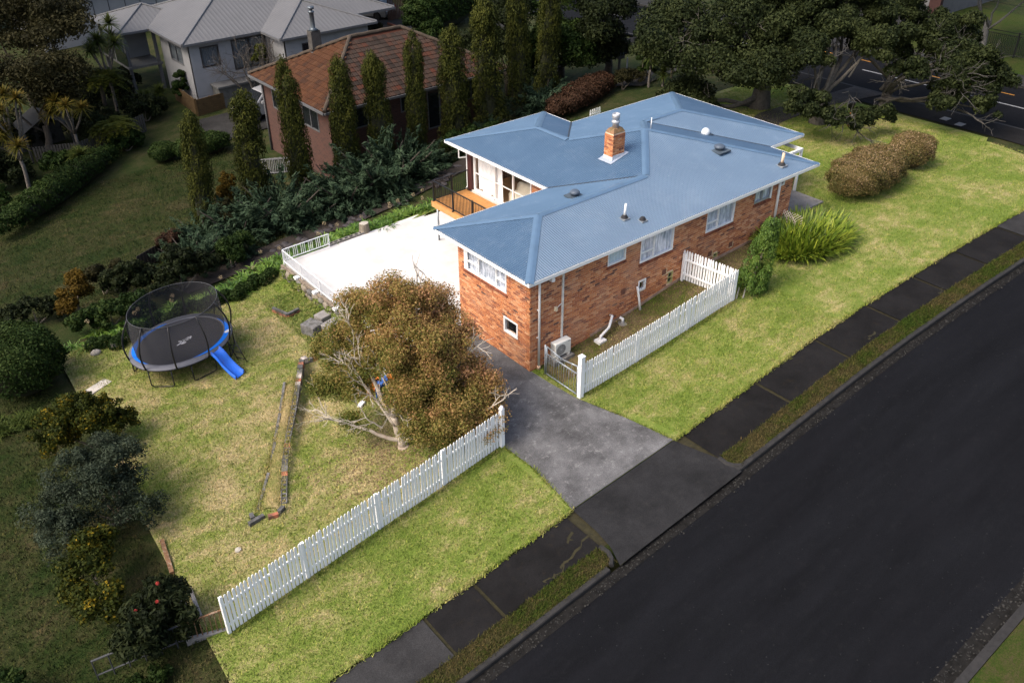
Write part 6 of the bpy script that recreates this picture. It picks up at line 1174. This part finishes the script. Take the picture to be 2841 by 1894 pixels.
cnt=0; rest={'front':MB(),'left':MB(),'right':MB(),'back':MB()}; tproto={}
for key,(o,u,v,pl) in P_.items():
    W_=max(p[0] for p in pl); course=.3; nr=int(nw/course)
    for r in range(nr):
        v0=r*course; lo_,hi_=v0*1.0,W_-v0*1.0; nt2=int((hi_-lo_)/.3); 
        for k in range(nt2):
            a=lo_+(k+.02)*(hi_-lo_)/nt2; w2=(hi_-lo_)/nt2*.96; 
            c=(o[0]+u[0]*(a+w2/2)+v[0]*v0,o[1]+u[1]*(a+w2/2)+v[1]*v0,NH+nt_*v0)
            def tile(mbx,c,w2,uu,vv):
                uu=V3(*uu,0);vv=nrm(V3(vv[0],vv[1],nt_)); nn=np.cross(uu,vv); c=np.array(c); pts=[]
                for s,hh in ((-.5,.03),(-.25,.055),(0,.04),(.25,.055),(.5,.03)):
                    pts+= [c+uu*s*w2+nn*hh,c+uu*s*w2+vv*.36+nn*(hh-.03)]
                pts+= [c+uu*-.5*w2,c+uu*.5*w2]
                mbx.add(pts,[(2*i,2*i+2,2*i+3,2*i+1) for i in range(4)]+[(10,11,8,6,4,2,0)])
            if key=='front' and r<9 and cnt<290 and .0<a<11:
                if w2>.27 and key in tproto and abs(w2-tproto[key][1])<.02:
                    ob=link('roof_tile',tproto[key][0],M_TILE,nroof); ob.location=c
                else:
                    m2=MB(); tile(m2,(0,0,0),w2,u,v); me=m2.mesh('roof_tile'); me.materials.append(M_TILE); tproto[key]=(me,w2); ob=link('roof_tile',me,M_TILE,nroof); ob.location=c
                cnt+=1
            else: tile(rest[key],c,w2,u,v)
for k,m2 in rest.items(): o=m2.build('tile_courses',M_TILEO if k=='left' else M_TILE,nroof); tag(o,kind='stuff')
M_RTILE=mat('lichen_ridge',(.06,.045,.032),.95,.4,6,bmp=.6)
mb=MB()
for p,q in (((nx0,ny0,NH),(nx0+nw,ny0+nw,NR)),((nx0,ny1,NH),(nx0+nw,ny0+nw,NR)),((nx0+nw,ny0+nw,NR),(nx1-nw,ny0+nw,NR)),((nx1,ny0,NH),(nx1-nw,ny0+nw,NR)),((nx1,ny1,NH),(nx1-nw,ny0+nw,NR))):
    p=V3(*p)+V3(0,0,.05);q=V3(*q)+V3(0,0,.05); n=int(np.linalg.norm(q-p)/.4); mb.tube([p+(q-p)*k/n+V3(0,0,.02*(k%2)) for k in range(n+1)],[.11,]*(n+1),8)
mb.build('ridge_tiles',M_RTILE,nroof)
mb=MB()
for a,b in (((nx0,ny0),(nx1,ny0)),((nx0,ny1),(nx0,ny0))):
    p=V3(*a,0);q=V3(*b,0);Ls=np.linalg.norm(q-p);u=(q-p)/Ls; mb.obox(p,u,V3(u[1],-u[0],0),(0,Ls),(-.02,.09),(NH-.13,NH-.01))
mb.build('gutter',M_DIMWHITE,nh)
mb=MB(); mb.add([(nx0+.1,ny0+.1,NH-.12),(nx1-.1,ny0+.1,NH-.12),(nx1-.1,ny1-.1,NH-.12),(nx0+.1,ny1-.1,NH-.12)],[(3,2,1,0)]); mb.build('soffit',M_DIMWHITE,nh)
pipe('downpipe',[(nx0+.42,ny1-.62,NH-.1),(nx0+.42,ny1-.62,-2.2)],.06,M_DIMWHITE,parent=nh)
M_STEELF=mat('flue_steel',(.1,.115,.13),.4,.2,5,metal=.5)
mb=MB(); cx_,cy_=8.1,28.6; cz_=NH+nt_*min(cx_-nx0,ny1-cy_)-.2; mb.prism([(cx_-.3,cy_-.24),(cx_+.3,cy_-.24),(cx_+.3,cy_+.24),(cx_-.3,cy_+.24)],cz_,cz_+1.35); ch=mb.build('chimney',mat('grey_render',(.06,.055,.05),.95,.4,4,bmp=.5),nh); mb=MB(); mb.lathe((cx_,cy_,cz_+1.35),[(.3,0),(.14,.12),(.13,.14),(.13,.95),(.17,.98),(.17,1.03),(.08,1.06),(.08,1.12),(.18,1.16),(.18,1.28),(.02,1.3)],14); mb.build('flue',M_STEELF,ch,True); mb=MB(); mb.box(cx_-.4,cx_+.4,cy_-.36,cy_+.36,cz_+.08,cz_+.22); mb.build('flashing',M_DIMWHITE,ch)
# ---------------------------------------------------------------- white weatherboard house
wh=thing('white_house','pale two storey weatherboard house with dimmed pale metal hip roof at top left','house',(10,42,-1.6)); M_WROOF=mat('dimmed_pale_roof',(.105,.105,.108),.6,.08,1,spec=.15); WH=2.55; wt=.36  # pale roof darkened through its base colour, being outside the plot
def hiproof(x0,x1,y0,y1,z,m,par,pitch=wt):
    w2=min(x1-x0,y1-y0)/2; mb=MB()
    if x1-x0>=y1-y0: a,b=(x0+w2,(y0+y1)/2),(x1-w2,(y0+y1)/2)
    else: a,b=((x0+x1)/2,y0+w2),((x0+x1)/2,y1-w2)
    zz=z+pitch*w2; c=[(x0,y0),(x1,y0),(x1,y1),(x0,y1)]
    pl=[((x0,y0),(1,0),x1-x0),((x1,y0),(0,1),y1-y0),((x1,y1),(-1,0),x1-x0),((x0,y1),(0,-1),y1-y0)]
    for o,u,Ls in pl:
        v=(-u[1],u[0]); n=int(Ls/.1); prev=None
        for k in range(n+1):
            s=Ls*k/n; h=max(.0,min(s,Ls-s,w2)); rib=.014 if k%3==0 else 0
            cur=[(o[0]+u[0]*s,o[1]+u[1]*s,z+rib),(o[0]+u[0]*s+v[0]*h,o[1]+u[1]*s+v[1]*h,z+pitch*h+rib)]
            if prev: mb.add([prev[0],cur[0],cur[1],prev[1]],[(0,1,2,3)])
            prev=cur
    r=mb.build('roof',m,par)
    g_=MB(); t=.1
    for k in range(4):
        p=V3(*c[k],0);q=V3(*c[(k+1)%4],0);Ls=np.linalg.norm(q-p);u=(q-p)/Ls; g_.obox(p,u,V3(u[1],-u[0],0),(.0,Ls-.001*k),(-.03,.07),(z-.14-.001*k,z+.005+.001*k))
    g_.build('gutter',M_DIMWHITE,r)
    cp=MB()
    for i,j in ((0,a),(3,a if x1-x0>=y1-y0 else b),(1,b if x1-x0>=y1-y0 else a),(2,b)): cp.tube([(*c[i],z+.02),(*j,zz+.03)],.07,6)
    cp.tube([(*a,zz+.03),(*b,zz+.03)],.07,6); cp.build('ridge_cap',M_DIMWHITE,r); return r
hiproof(4.3,20.5,39.6,50.5,WH,M_WROOF,wh); hiproof(9.8,17.2,36.75,46,WH+.004,M_WROOF,wh); hiproof(2.2,8.0,45.4,51.2,WH-.05,M_WROOF,wh)
hiproof(17.4,24.0,44.0,50,WH+.1,M_WROOF,wh)
def clap(p,q,z0,z1,ops,par,m=M_NWHITE,bh=.17):
    p=V3(*p,0);q=V3(*q,0);Ls=np.linalg.norm(q-p);u=(q-p)/Ls;nn=V3(u[1],-u[0],0); mb=MB(); z=z0
    while z<z1:
        segs=[(0,Ls)]
        for o in ops:
            if z+bh>o[2] and z<o[3]: segs=[s for (a,b) in segs for s in ((a,min(b,o[0])),(max(a,o[1]),b)) if s[1]-s[0]>.02]
        for a,b in segs:
            A,B=p+u*a,p+u*b; mb.add([A+nn*.03+V3(0,0,z),B+nn*.03+V3(0,0,z),B+nn*.008+V3(0,0,z+bh),A+nn*.008+V3(0,0,z+bh),A+nn*.005+V3(0,0,z),B+nn*.005+V3(0,0,z)],[(0,1,2,3),(4,5,1,0)])
        z+=bh
    o_=mb.build('weatherboards',m,par); wall((p[0],p[1]),(q[0],q[1]),z0,z1,ops,m,parent=par); return o_
wo_=[(.7,2.0,.75,2.1),(2.9,5.4,.2,2.2)]; clap((4.85,40.1),(10.3,40.1),-2.2,WH-.1,wo_,wh); clap((10.3,37.25),(16.7,37.25),-2.2,WH-.1,[(1.2,2.4,.6,1.9)],wh)
M_DKFR=mat('dark_window_frame',(.03,.027,.027),.5)
for o in wo_: window((4.85+o[0],40.1),(1,0),(0,-1),o[1]-o[0],o[2],o[3],mull=((o[1]-o[0])/2,) if o[1]-o[0]>2 else (),m=M_DKFR,curt=mat('grey_drapes',(.1,.112,.115),.9,.2,4),sill=False,fr=.08,parent=wh)
window((11.5,37.25),(1,0),(0,-1),1.2,.6,1.9,m=M_DKFR,curt=None,sill=False,fr=.08,parent=wh,glass=M_DARKGLASS)
lo_=[(1.6,3.8,.7,1.9),(2.6,3.1,-1.9,.1)]; wall((4.85,45.3),(4.85,40.1),-2.4,WH-.1,lo_,M_NWHITE,parent=wh); wall((10.3,40.1),(10.3,37.25),-2.4,WH-.1,[],M_NWHITE,parent=wh); wall((16.7,37.25),(16.7,46),-2.4,WH-.1,[],M_NWHITE,parent=wh)
window((4.85,43.7),(0,-1),(-1,0),2.2,.7,1.9,mull=(1.1,),m=M_DIMWHITE,curt=MATS['grey_drapes'],sill=False,fr=.07,parent=wh)
for x,y in ((2.6,45.8),(2.6,50.8),(4.6,45.7)): mb=MB(); mb.box(x-.1,x+.1,y-.1,y+.1,-2.6,WH-.15); mb.build('verandah_post',M_DIMWHITE,wh)
mb=MB(); mb.box(2.4,4.8,45.5,51,.0,.15); vd=mb.build('verandah_floor',mat('verandah_grey',(.1,.1,.1),.8),wh)
mb=MB(); mb.box(2.42,2.45,45.6,50.9,.15,1.1); mb.build('glass_balustrade',glassmat('balustrade_glass',(.5,.56,.56),.5),wh)
mb=MB(); mb.box(2.4,4.8,47.9,48.0,.15,WH-.2); mb.build('verandah_wall',M_NWHITE,wh)
# timber box fence and grey store doors
tb=thing('timber_fence','low honey coloured timber fence at the corner of the white house','fence',at_(4.6,39.6)); M_TIM=mat('honey_timber',(.07,.042,.016),.8,.3,3)
for p,q in (((4.2,42.6),(4.05,38.6)),((4.05,38.6),(6.2,38.9))):
    p=V3(*p,0);q=V3(*q,0);Ls=np.linalg.norm(q-p);u=(q-p)/Ls; z=g1(*((p+q)/2)[:2])
    for r in range(7): mb=MB(); mb.obox(p,u,V3(u[1],-u[0],0),(0,Ls),(-.03,.03),(z-.1+r*.16,z-.1+r*.16+.15)); mb.build('board',M_TIM,tb)
    for s in (0,Ls/2,Ls): mb=MB(); mb.obox(p,u,V3(u[1],-u[0],0),(s-.05,s+.05),(-.09,-.031),(z-.2,z+1.03)); mb.build('post',M_TIM,tb)
gs=thing('store_shed','low grey boarded store with a flat roof beside the parked car','shed',at_(7.2,39.2)); z=g1(7.2,39)
for k in range(10): mb=MB(); mb.box(5.9+k*.33,5.9+k*.33+.32,38.86,38.9,z-.1,z+1.25); mb.build('board',mat('grey_boards',(.075,.075,.07),.9,.3,5),gs)
mb=MB(); mb.box(5.8,9.3,38.75,40.05,z+1.26,z+1.38); mb.build('roof',mat('pale_sheet_roof',(.09,.09,.09),.7),gs); mb=MB(); mb.box(5.9,9.2,38.91,40.0,z-.2,z+1.25); mb.build('wall',MATS['grey_boards'],gs)
# ---------------------------------------------------------------- parked cars
M_CARW=mat('white_car_paint',(.24,.24,.245),.25,.05,1,spec=.5); M_TYRE=mat('tyre_rubber',(.012,.012,.012),.8); M_CHR=mat('headlamp_glass',(.3,.31,.33),.15,.1,5,spec=.7); M_BLKP=mat('black_plastic',(.014,.014,.015),.6)  # white bodywork dimmed in its paint colour, as with other outside things
def car(label,loc,rz):
    th=thing('parked_car',label,'car',loc); th.rotation_euler=(0,0,rz); Wd=.93
    prof=[(-2.25,.35),(-2.3,.75),(-2.2,1.0),(-2.05,1.1),(-1.75,1.62),(-1.5,1.7),(.1,1.72),(.55,1.66),(1.25,1.15),(2.05,.98),(2.28,.8),(2.3,.42),(2.2,.3),(-2.1,.3)]
    ins=[.06,.03,.03,.05,.2,.24,.24,.22,.07,.05,.1,.06,.05,.03]; n=len(prof); mb=MB(); vs=[]
    for sg in (-1,1): vs+= [(x,sg*(Wd-i_),z) for (x,z),i_ in zip(prof,ins)]
    mb.add(vs,[tuple(range(n)),tuple(range(n,2*n))[::-1]]+[(i,n+i,n+(i+1)%n,(i+1)%n) for i in range(n)]); o=mb.build('body',M_CARW,th,False,True); bv=o.modifiers.new('b','BEVEL'); bv.width=.05; bv.segments=3
    gm=M_DARKGLASS
    mb=MB(); mb.add([(.62,-.66,1.6),(.62,.66,1.6),(1.2,.82,1.2),(1.2,-.82,1.2)],[(0,3,2,1)]); 
    for i in range(4): mb.v[i]=(mb.v[i][0]+.03,mb.v[i][1],mb.v[i][2]+.03)
    mb.build('windscreen',gm,th,local=True)
    mb=MB(); mb.add([(-1.78,-.68,1.58),(-1.78,.68,1.58),(-2.06,.82,1.14),(-2.06,-.82,1.14)],[(0,1,2,3)])
    for i in range(4): mb.v[i]=(mb.v[i][0]-.04,mb.v[i][1],mb.v[i][2]+.02)
    mb.build('rear_window',gm,th,local=True)
    for sg in (-1,1):
        for (a,b) in ((-1.6,-.75),(-.68,.1),(.16,1.0)):
            zt=1.6; xb=b if b<.9 else 1.05; xt=b if b<.9 else .5; mb=MB(); yb,yt=sg*.905,sg*.74; mb.add([(a,yb,1.14),(xb,yb,1.14),(xt,yt,zt),(a if a>-1.5 else -1.5,yt,zt)],[(0,1,2,3) if sg<0 else (3,2,1,0)]); mb.build('side_window',gm,th,local=True)
        for x in (-1.4,1.42):
            mb=MB(); P=[]; 
            ring=[(.36,-.1),(.36,.1),(.3,.13),(.22,.13),(.22,-.1)]; vs=[]; N=20
            for r,yy in ring: vs+= [(x+r*math.cos(2*math.pi*k/N),sg*(.84)+yy*sg,.36+r*math.sin(2*math.pi*k/N)) for k in range(N)]
            mb.add(vs,[(j*N+k,j*N+(k+1)%N,((j+1)%5)*N+(k+1)%N,((j+1)%5)*N+k) for j in range(5) for k in range(N)]); wl=mb.build('wheel',M_TYRE,th,True,True)
            mb=MB(); vs=[(x+.22*math.cos(2*math.pi*k/N),sg*.955,.36+.22*math.sin(2*math.pi*k/N)) for k in range(N)]; mb.add(vs,[tuple(range(N)) if sg<0 else tuple(range(N))[::-1]]); mb.build('rim',mat('dark_rim',(.03,.03,.032),.35,.2,5),wl,False,True)
        mb=MB(); mb.box(2.0,2.27,sg*.86-.16 if sg>0 else -.86,sg*.86 if sg>0 else -.7,.78,.92); mb.build('headlight',M_CHR,th,local=True)
        mb=MB(); mb.box(-2.32,-2.1,sg*.86-.14 if sg>0 else -.88,sg*.88 if sg>0 else -.74,.85,1.05); mb.build('tail_light',mat('red_lens',(.16,.006,.008),.3),th,local=True)
        mb=MB(); mb.box(.78,.95,sg*.92 if sg>0 else -1.1,sg*1.1 if sg>0 else -.92,1.08,1.24); mb.build('wing_mirror',M_CARW,th,local=True)
    mb=MB(); mb.box(2.2,2.36,-.8,.8,.28,.55); mb.box(-2.36,-2.2,-.8,.8,.28,.55); mb.build('bumper',M_BLKP,th,local=True)
    mb=MB(); mb.box(-2.345,-2.3,-.26,.26,.66,.78); mb.build('number_plate',M_DIMWHITE,th,local=True); return th
car('white four wheel drive half hidden behind the tiled brick house',at_(8.0,36.2),R_(184))
car('white car seen from behind at the top edge beyond the white house',at_(24.2,49.8),R_(118))
# neighbour's drive and paving
def sheet(name,poly,off,m):
    mb=MB(); xs_=[p[0] for p in poly]; mb.add([(x,y,g1(x,y)+off) for x,y in poly],[tuple(range(len(poly)))]); return tag(mb.build(name,m),kind='structure')
M_NDR=asphalt('neighbour_drive',(.028,.027,.026),(.045,.042,.04))
tag(quadsheet('neighbour_driveway',[(3.2,33.8),(6,34),(10,34.2),(16,35)],[(3.6,37.9),(6,37.9),(10,36.8),(16,37)],.03,M_NDR,24,10),kind='structure')
tag(quadsheet('neighbour_driveway',[(19.6,33.2),(24,35.4),(29,39.0),(34.3,43)],[(21.2,31.6),(25.6,33.6),(30.4,37.2),(34.3,40)],.04,M_NDR,24,8),kind='structure')
tag(quadsheet('neighbour_driveway',[(24.0,20.0),(28,21.5),(34.3,23.5)],[(25.0,18.6),(29,19.2),(34.3,20.0)],.03,MATS['side_asphalt'],20,8),kind='structure')
# dark rocky path behind the patio
M_DSOIL=mat('dark_bark_mulch',(.026,.02,.016),.95,.5,9,bmp=.8)
tag(quadsheet('mulch_path',[(-6,15.6),(-2,15.9),(3,16.3),(9,16.9),(18,17.8)],[(-6,17.3),(-2,17.6),(3,17.9),(9,18.5),(18,18.9)],.03,M_DSOIL,60,8),kind='structure')
g=np.random.default_rng(15)
for i in range(46):
    x=g.uniform(-3.5,10.5); y=16.5+.07*x+g.normal(0,.35); o=ellipsoid('path_rock',(0,0,0),(g.uniform(.12,.3),g.uniform(.1,.22),.07),mat('dark_path_rock',(.045,.04,.042),.9,.4,4,bmp=.6),None,.12,nu=9,nv=6,seed=i); o.location=(x,y,g1(x,y)+.04); o.rotation_euler=(0,0,g.uniform(0,3)); tag(o,'flat grey rock set in the dark mulch path behind the patio','rock','rocks in the mulch path')
lab=['pale rock at the edge of the back lawn, nearest the far left corner','pale square rock at the edge of the back lawn behind the trampoline','grey rock at the lawn edge left of the trampoline']
for i,(x,y) in enumerate(((-10.6,13.2),(-9.9,13.25),(-9.2,13.4))): o=ellipsoid('lawn_rock',(0,0,0),(.2,.15,.13),mat('pale_rock',(.3,.27,.23),.9,.3,4,bmp=.5),None,.1,nu=9,nv=6,seed=i+60); o.location=at_(x,y,.05); tag(o,lab[i],'rock')
# stacked white frames on the neighbour's lawn
hs=thing('frame_stack','stack of white barrier frames on the grass below the tiled house','frames',at_(3.6,27.4)); z=g1(3.6,27.4)
for k in range(5):
    mb=MB(); ox,oy=3.1+.16*k,27.6-.12*k
    for s in np.linspace(0,1,5): mb.tube([(ox+s*1.1,oy-.5*s,z),(ox+s*1.1+.2,oy-.5*s+.35,z+.75)],.03,5)
    for t_ in (.05,.95): mb.tube([(ox+.2*t_,oy+.35*t_,z+.75*t_),(ox+1.1+.2*t_,oy-.5+.35*t_,z+.75*t_)],.035,5)
    mb.build('barrier_frame',mat('barrier_white',(.12,.12,.12),.6),hs)
# paling fence and open shed at the left
pf=thing('paling_fence','grey weathered paling fence beneath the cabbage trees','fence',at_(-3,38)); M_PAL=mat('grey_palings',(.05,.047,.042),.95,.35,6)
for p,q in (((-6.2,38.6),(-3.9,37.2)),((-3.9,37.2),(.6,38.6))):
    p=V3(*p,0);q=V3(*q,0);Ls=np.linalg.norm(q-p);u=(q-p)/Ls
    for s in np.arange(0,Ls,.17): c=p+u*s; z=g1(c[0],c[1]); mb=MB(); mb.obox(c,u,V3(u[1],-u[0],0),(0,.12),(-.01,.01),(z,z+1.1)); mb.build('paling',M_PAL,pf)
    for zz in (.3,.85): mb=MB(); mb.obox(p,u,V3(u[1],-u[0],0),(0,Ls),(-.05,-.011),(g1(p[0],p[1])+zz,g1(p[0],p[1])+zz+.08)); mb.build('rail',M_PAL,pf)
sd2=thing('open_shed','dark open gabled shelter behind the paling fence','shed',at_(-5,40)); z=g1(-5,40)
mb=MB(); mb.add([(-6.4,39,z+1.7),(-6.4,41.5,z+1.7),(-5,41.5,z+2.5),(-5,39,z+2.5),(-3.6,39,z+1.7),(-3.6,41.5,z+1.7)],[(0,3,2,1),(3,4,5,2)]); mb.build('roof',mat('dark_roofing',(.03,.03,.03),.9),sd2)
for x in (-6.3,-3.7): mb=MB(); mb.box(x-.06,x+.06,39.05,39.17,z-.2,z+1.7); mb.build('post',M_PAL,sd2)
mb=MB(); mb.box(-6.3,-3.7,41.4,41.45,z-.2,z+1.7); mb.build('back_wall',M_PAL,sd2)
# small dark timber fence at the foot of the left lawn
tf=thing('board_fence','short dark boarded fence at the near edge of the neighbouring lawn','fence',at_(-5.6,19.6)); p=V3(-6.6,19.9,0);q=V3(-4.9,20.9,0);Ls=np.linalg.norm(q-p);u=(q-p)/Ls
for s in np.arange(0,Ls,.2): c=p+u*s; z=g1(c[0],c[1]); mb=MB(); mb.obox(c,u,V3(u[1],-u[0],0),(0,.18),(-.015,.015),(z-.1,z+.75)); mb.build('board',mat('dark_boards',(.022,.018,.015),.95),tf)
# letterboxes and street pole
def letterbox(label,x,y,m1,m2,h):
    th=thing('letterbox',label,'letterbox',at_(x,y)); z=g1(x,y); mb=MB(); mb.box(x-.06,x+.06,y-.06,y+.06,z-.2,z+h); mb.build('post',m1,th); mb=MB(); mb.box(x-.25,x+.25,y-.22,y+.22,z+h,z+h+.35); mb.build('box',m1,th)
    mb=MB(); mb.add([(x-.34,y-.3,z+h+.33),(x+.34,y-.3,z+h+.33),(x+.34,y,z+h+.62),(x-.34,y,z+h+.62),(x-.34,y+.3,z+h+.33),(x+.34,y+.3,z+h+.33)],[(0,1,2,3),(3,2,5,4),(0,3,4),(1,5,2)]); mb.build('roof',m2,th); mb=MB(); mb.box(x-.15,x+.15,y-.226,y-.221,z+h+.2,z+h+.26); mb.build('slot',M_BLKP,th)
letterbox('timber letterbox with a blue pitched roof beside the cabbage trees',27.6,18.5,mat('letterbox_wood',(.13,.1,.07),.9),mat('slate_blue',(.05,.07,.1),.7),1.0); letterbox('dark letterbox beside the pale post at top centre',26.8,22.4,M_PAL,MATS['slate_blue'],.75)
mb=MB(); mb.tube([at_(26.5,21.4),at_(26.5,21.4,1.0)],.05,8); tag(mb.build('marker_post',mat('pale_post',(.2,.21,.23),.7)),'short pale post near the dark letterbox','post')
pl=thing('street_pole','thin white street pole rising through the spreading tree','pole',at_(29.8,18.4)); mb=MB(); mb.tube([at_(29.8,18.4,-.2),at_(29.8,18.4,7)],[.09,.05],8); mb.build('shaft',mat('pole_white',(.12,.12,.12),.6),pl); mb=MB(); mb.tube([at_(29.8,18.4,6.9),at_(30.6,18.4,7.3),at_(31.6,18.4,7.35)],.04,6); mb.build('arm',MATS['pole_white'],pl)
# ---------------------------------------------------------------- across the cross street
bf=thing('black_fence','black steel bar fence on the grass across the cross street','fence',at_(47.9,8)); 
for y in np.arange(-8,30,2.4): z=g1(47.9,y); mb=MB(); mb.box(47.86,47.94,y-.04,y+.04,z-.2,z+1.65); mb.build('post',M_BLACKM,bf)
for zz in (.15,1.35,1.55):
    mb=MB(); ysx=np.arange(-8,28,2.4); 
    for a,b in zip(ysx[:-1],ysx[1:]): mb.tube([(47.9,a,g1(47.9,a)+zz),(47.9,b,g1(47.9,b)+zz)],.02,4)
    mb.build('rail',M_BLACKM,bf)
mb=MB()
for y in np.arange(-8,28,.13): z=g1(47.9,y); mb.box(47.89,47.91,y-.012,y+.012,z+.1,z+1.36)
tag(mb.build('bars',M_BLACKM,bf),kind='stuff')
M_PARK=lawnmat('bright_verge_grass',(.02,.038,.004),(.027,.042,.005),(.034,.042,.009),(.042,.042,.012)); tag(grid('park_lawn',*np.meshgrid(np.linspace(44.45,60,14),np.arange(-40,30,1.)),.01,M_PARK),kind='structure')
fb=thing('far_building','pale building with a dark red pillar beyond the black fence','building',at_(58,18)); z=.6
mb=MB(); mb.box(55,64,15.5,26,z,z+4); mb.build('wall',mat('far_grey_wall',(.11,.11,.115),.8),fb)
for y in (15.45,19.2,22.8): mb=MB(); mb.box(54.6,55.0,y,y+.9,z,z+4.2); mb.build('pillar',mat('oxblood_pillar',(.035,.014,.012),.8),fb)
mb=MB(); mb.box(54.4,64.5,15.2,26.4,z+4.2,z+4.6); mb.build('roof',mat('far_roof',(.06,.055,.055),.8),fb); mb=MB(); mb.box(54.95,54.99,16.4,25.9,z,z+.5); mb.build('base_band',M_PAL,fb)
tag(quadsheet('car_park',[(49,14),(49,30)],[(54.9,14),(54.9,30)],.03,M_PATHC,20,6),kind='structure')
w1=MB()
for dz in (0,.5):
    P=[V3(46.5,-30,5.2+dz)*(1-t_)+V3(46.5,40,5.6+dz)*t_-V3(0,0,1.0*math.sin(math.pi*t_)) for t_ in np.linspace(0,1,20)]; w1.tube(P,.012,4)
tag(w1.build('overhead_wire',M_BLACKM),'pair of thin overhead wires along the far side of the cross street','wire')
# roofs and buildings glimpsed at the top edge
bb=thing('background_house','grey roofed white house glimpsed beyond the white house at the top edge','house',at_(4,66)); mb=MB(); mb.box(1,12,62,72,-2,2.2); mb.build('wall',M_NWHITE,bb); hiproof(.5,12.5,61.5,72.5,2.2,mat('dark_grey_roof',(.06,.06,.065),.7),bb)
for k in range(4): window((1.5+k*2.6,62),(1,0),(0,-1),1.4,-.2,1.4,m=M_DKFR,curt=None,sill=False,parent=bb,glass=M_DARKGLASS)
b2=thing('background_house','pale walled house at the top left beyond the corner trees','house',at_(-6,72)); mb=MB(); mb.box(-12,-2,70,80,-3,3); mb.build('wall',M_NWHITE,b2); hiproof(-12.6,-1.4,69.4,80.6,3,mat('dark_grey_roof',(.06,.06,.065),.7),b2)
# planter box, slat screen and paving at top centre
px_=thing('brick_planter_box','low red planter box on the terrace beyond the tiled roof','planter',at_(21.6,43)); z=g1(21.6,43); mb=MB(); mb.box(20.8,22.8,42.6,42.7,z,z+.75); mb.box(20.8,20.9,42.7,44.4,z,z+.75); mb.box(22.7,22.8,42.7,44.4,z,z+.75); mb.build('box_wall',mat('red_planter',(.07,.02,.012),.8),px_); mb=MB(); mb.box(20.9,22.7,42.7,44.4,z,z+.6); mb.build('soil',M_DSOIL,px_)
sc_=thing('slat_screen','brown vertical slat screen at the top edge near the parked car','screen',at_(25,47)); z=g1(25,47)
for k in range(14): mb=MB(); mb.box(24.4+k*.16,24.4+k*.16+.1,46.9,46.95,z,z+2.3); mb.build('slat',mat('brown_slats',(.07,.035,.022),.8),sc_)
tag(quadsheet('terrace',[(20,40.8),(24,43),(28,47)],[(19,46),(24,49),(28,52)],.05,M_PATHC,14,8),kind='structure')
sheet('neighbour_steps',[(1.6,43.2),(2.6,43.2),(3.6,50),(2.4,50)],.05,M_NDR)

# grit and small debris on the street (uncountable)
n=500; gx=rng.uniform(-9,20,n); gy=rng.uniform(-15,-8,n); P=np.c_[gx,gy,G(gx,gy)-.112]
tag(link('road_grit',leaf_mesh('grit',P,np.c_[rng.normal(0,.2,n),rng.normal(0,.2,n),np.ones(n)],rng.uniform(.015,.05,n),rng.uniform(.015,.04,n),rng.random(n)),mat('road_grit',(.022,.022,.022),.9)),'fine pale grit scattered over the dark street','grit',kind='stuff')
# small things round the brick house
mb=MB()
for a,b in (((6.25,12.3,3.25),(6.25,12.3,2.72)),((6.25,12.3,2.72),(6.75,12.1,2.72)),((6.75,12.1,2.72),(6.75,12.1,3.25)),((6.25,12.3,3.25),(6.75,12.1,3.25))): mb.tube([a,b],.035,4)
mb.build('open_casement',M_WHITE,house)
bk=thing('picket_gate','short white picket gate behind the back of the blue roof','gate',at_(17.7,15.2)); me=picket_mesh(1.0)
for i in range(6): o=link('picket',me,M_PICKET,bk); o.location=at_(17.35+.13*i,15.25-.012*i,.05)
for zr in (.25,.75): mb=MB(); z=g1(17.7,15.2)+zr; mb.box(17.3,18.1,15.2,15.225,z,z+.06); mb.build('rail',M_PICKET,bk)
mb=MB(); x,y=27.4,5.65; z=g1(x,y); mb.obox((x,y,0),(1,0,0),(0,1,0),(-.05,.05),(-.02,.02),(z-.1,z+.75)); tag(mb.build('marker_stake',mat('orange_stake',(.3,.11,.035),.8,.3,6)),'orange brown marker stake under the branches on the right lawn','stake')
pt=thing('black_tub','small black tub on a stand under the branches on the right lawn','tub',at_(28.3,6.2)); mb=MB(); x,y=28.3,6.2; z=g1(x,y)+.7; mb.lathe((x,y,z),[(.14,0),(.2,.3),(.21,.32),(.19,.33)],12); mb.build('tub',M_BLKP,pt,True); mb=MB(); mb.tube([(x,y,g1(x,y)-.1),(x,y,z)],.03,6); mb.build('stand',M_BLKP,pt)
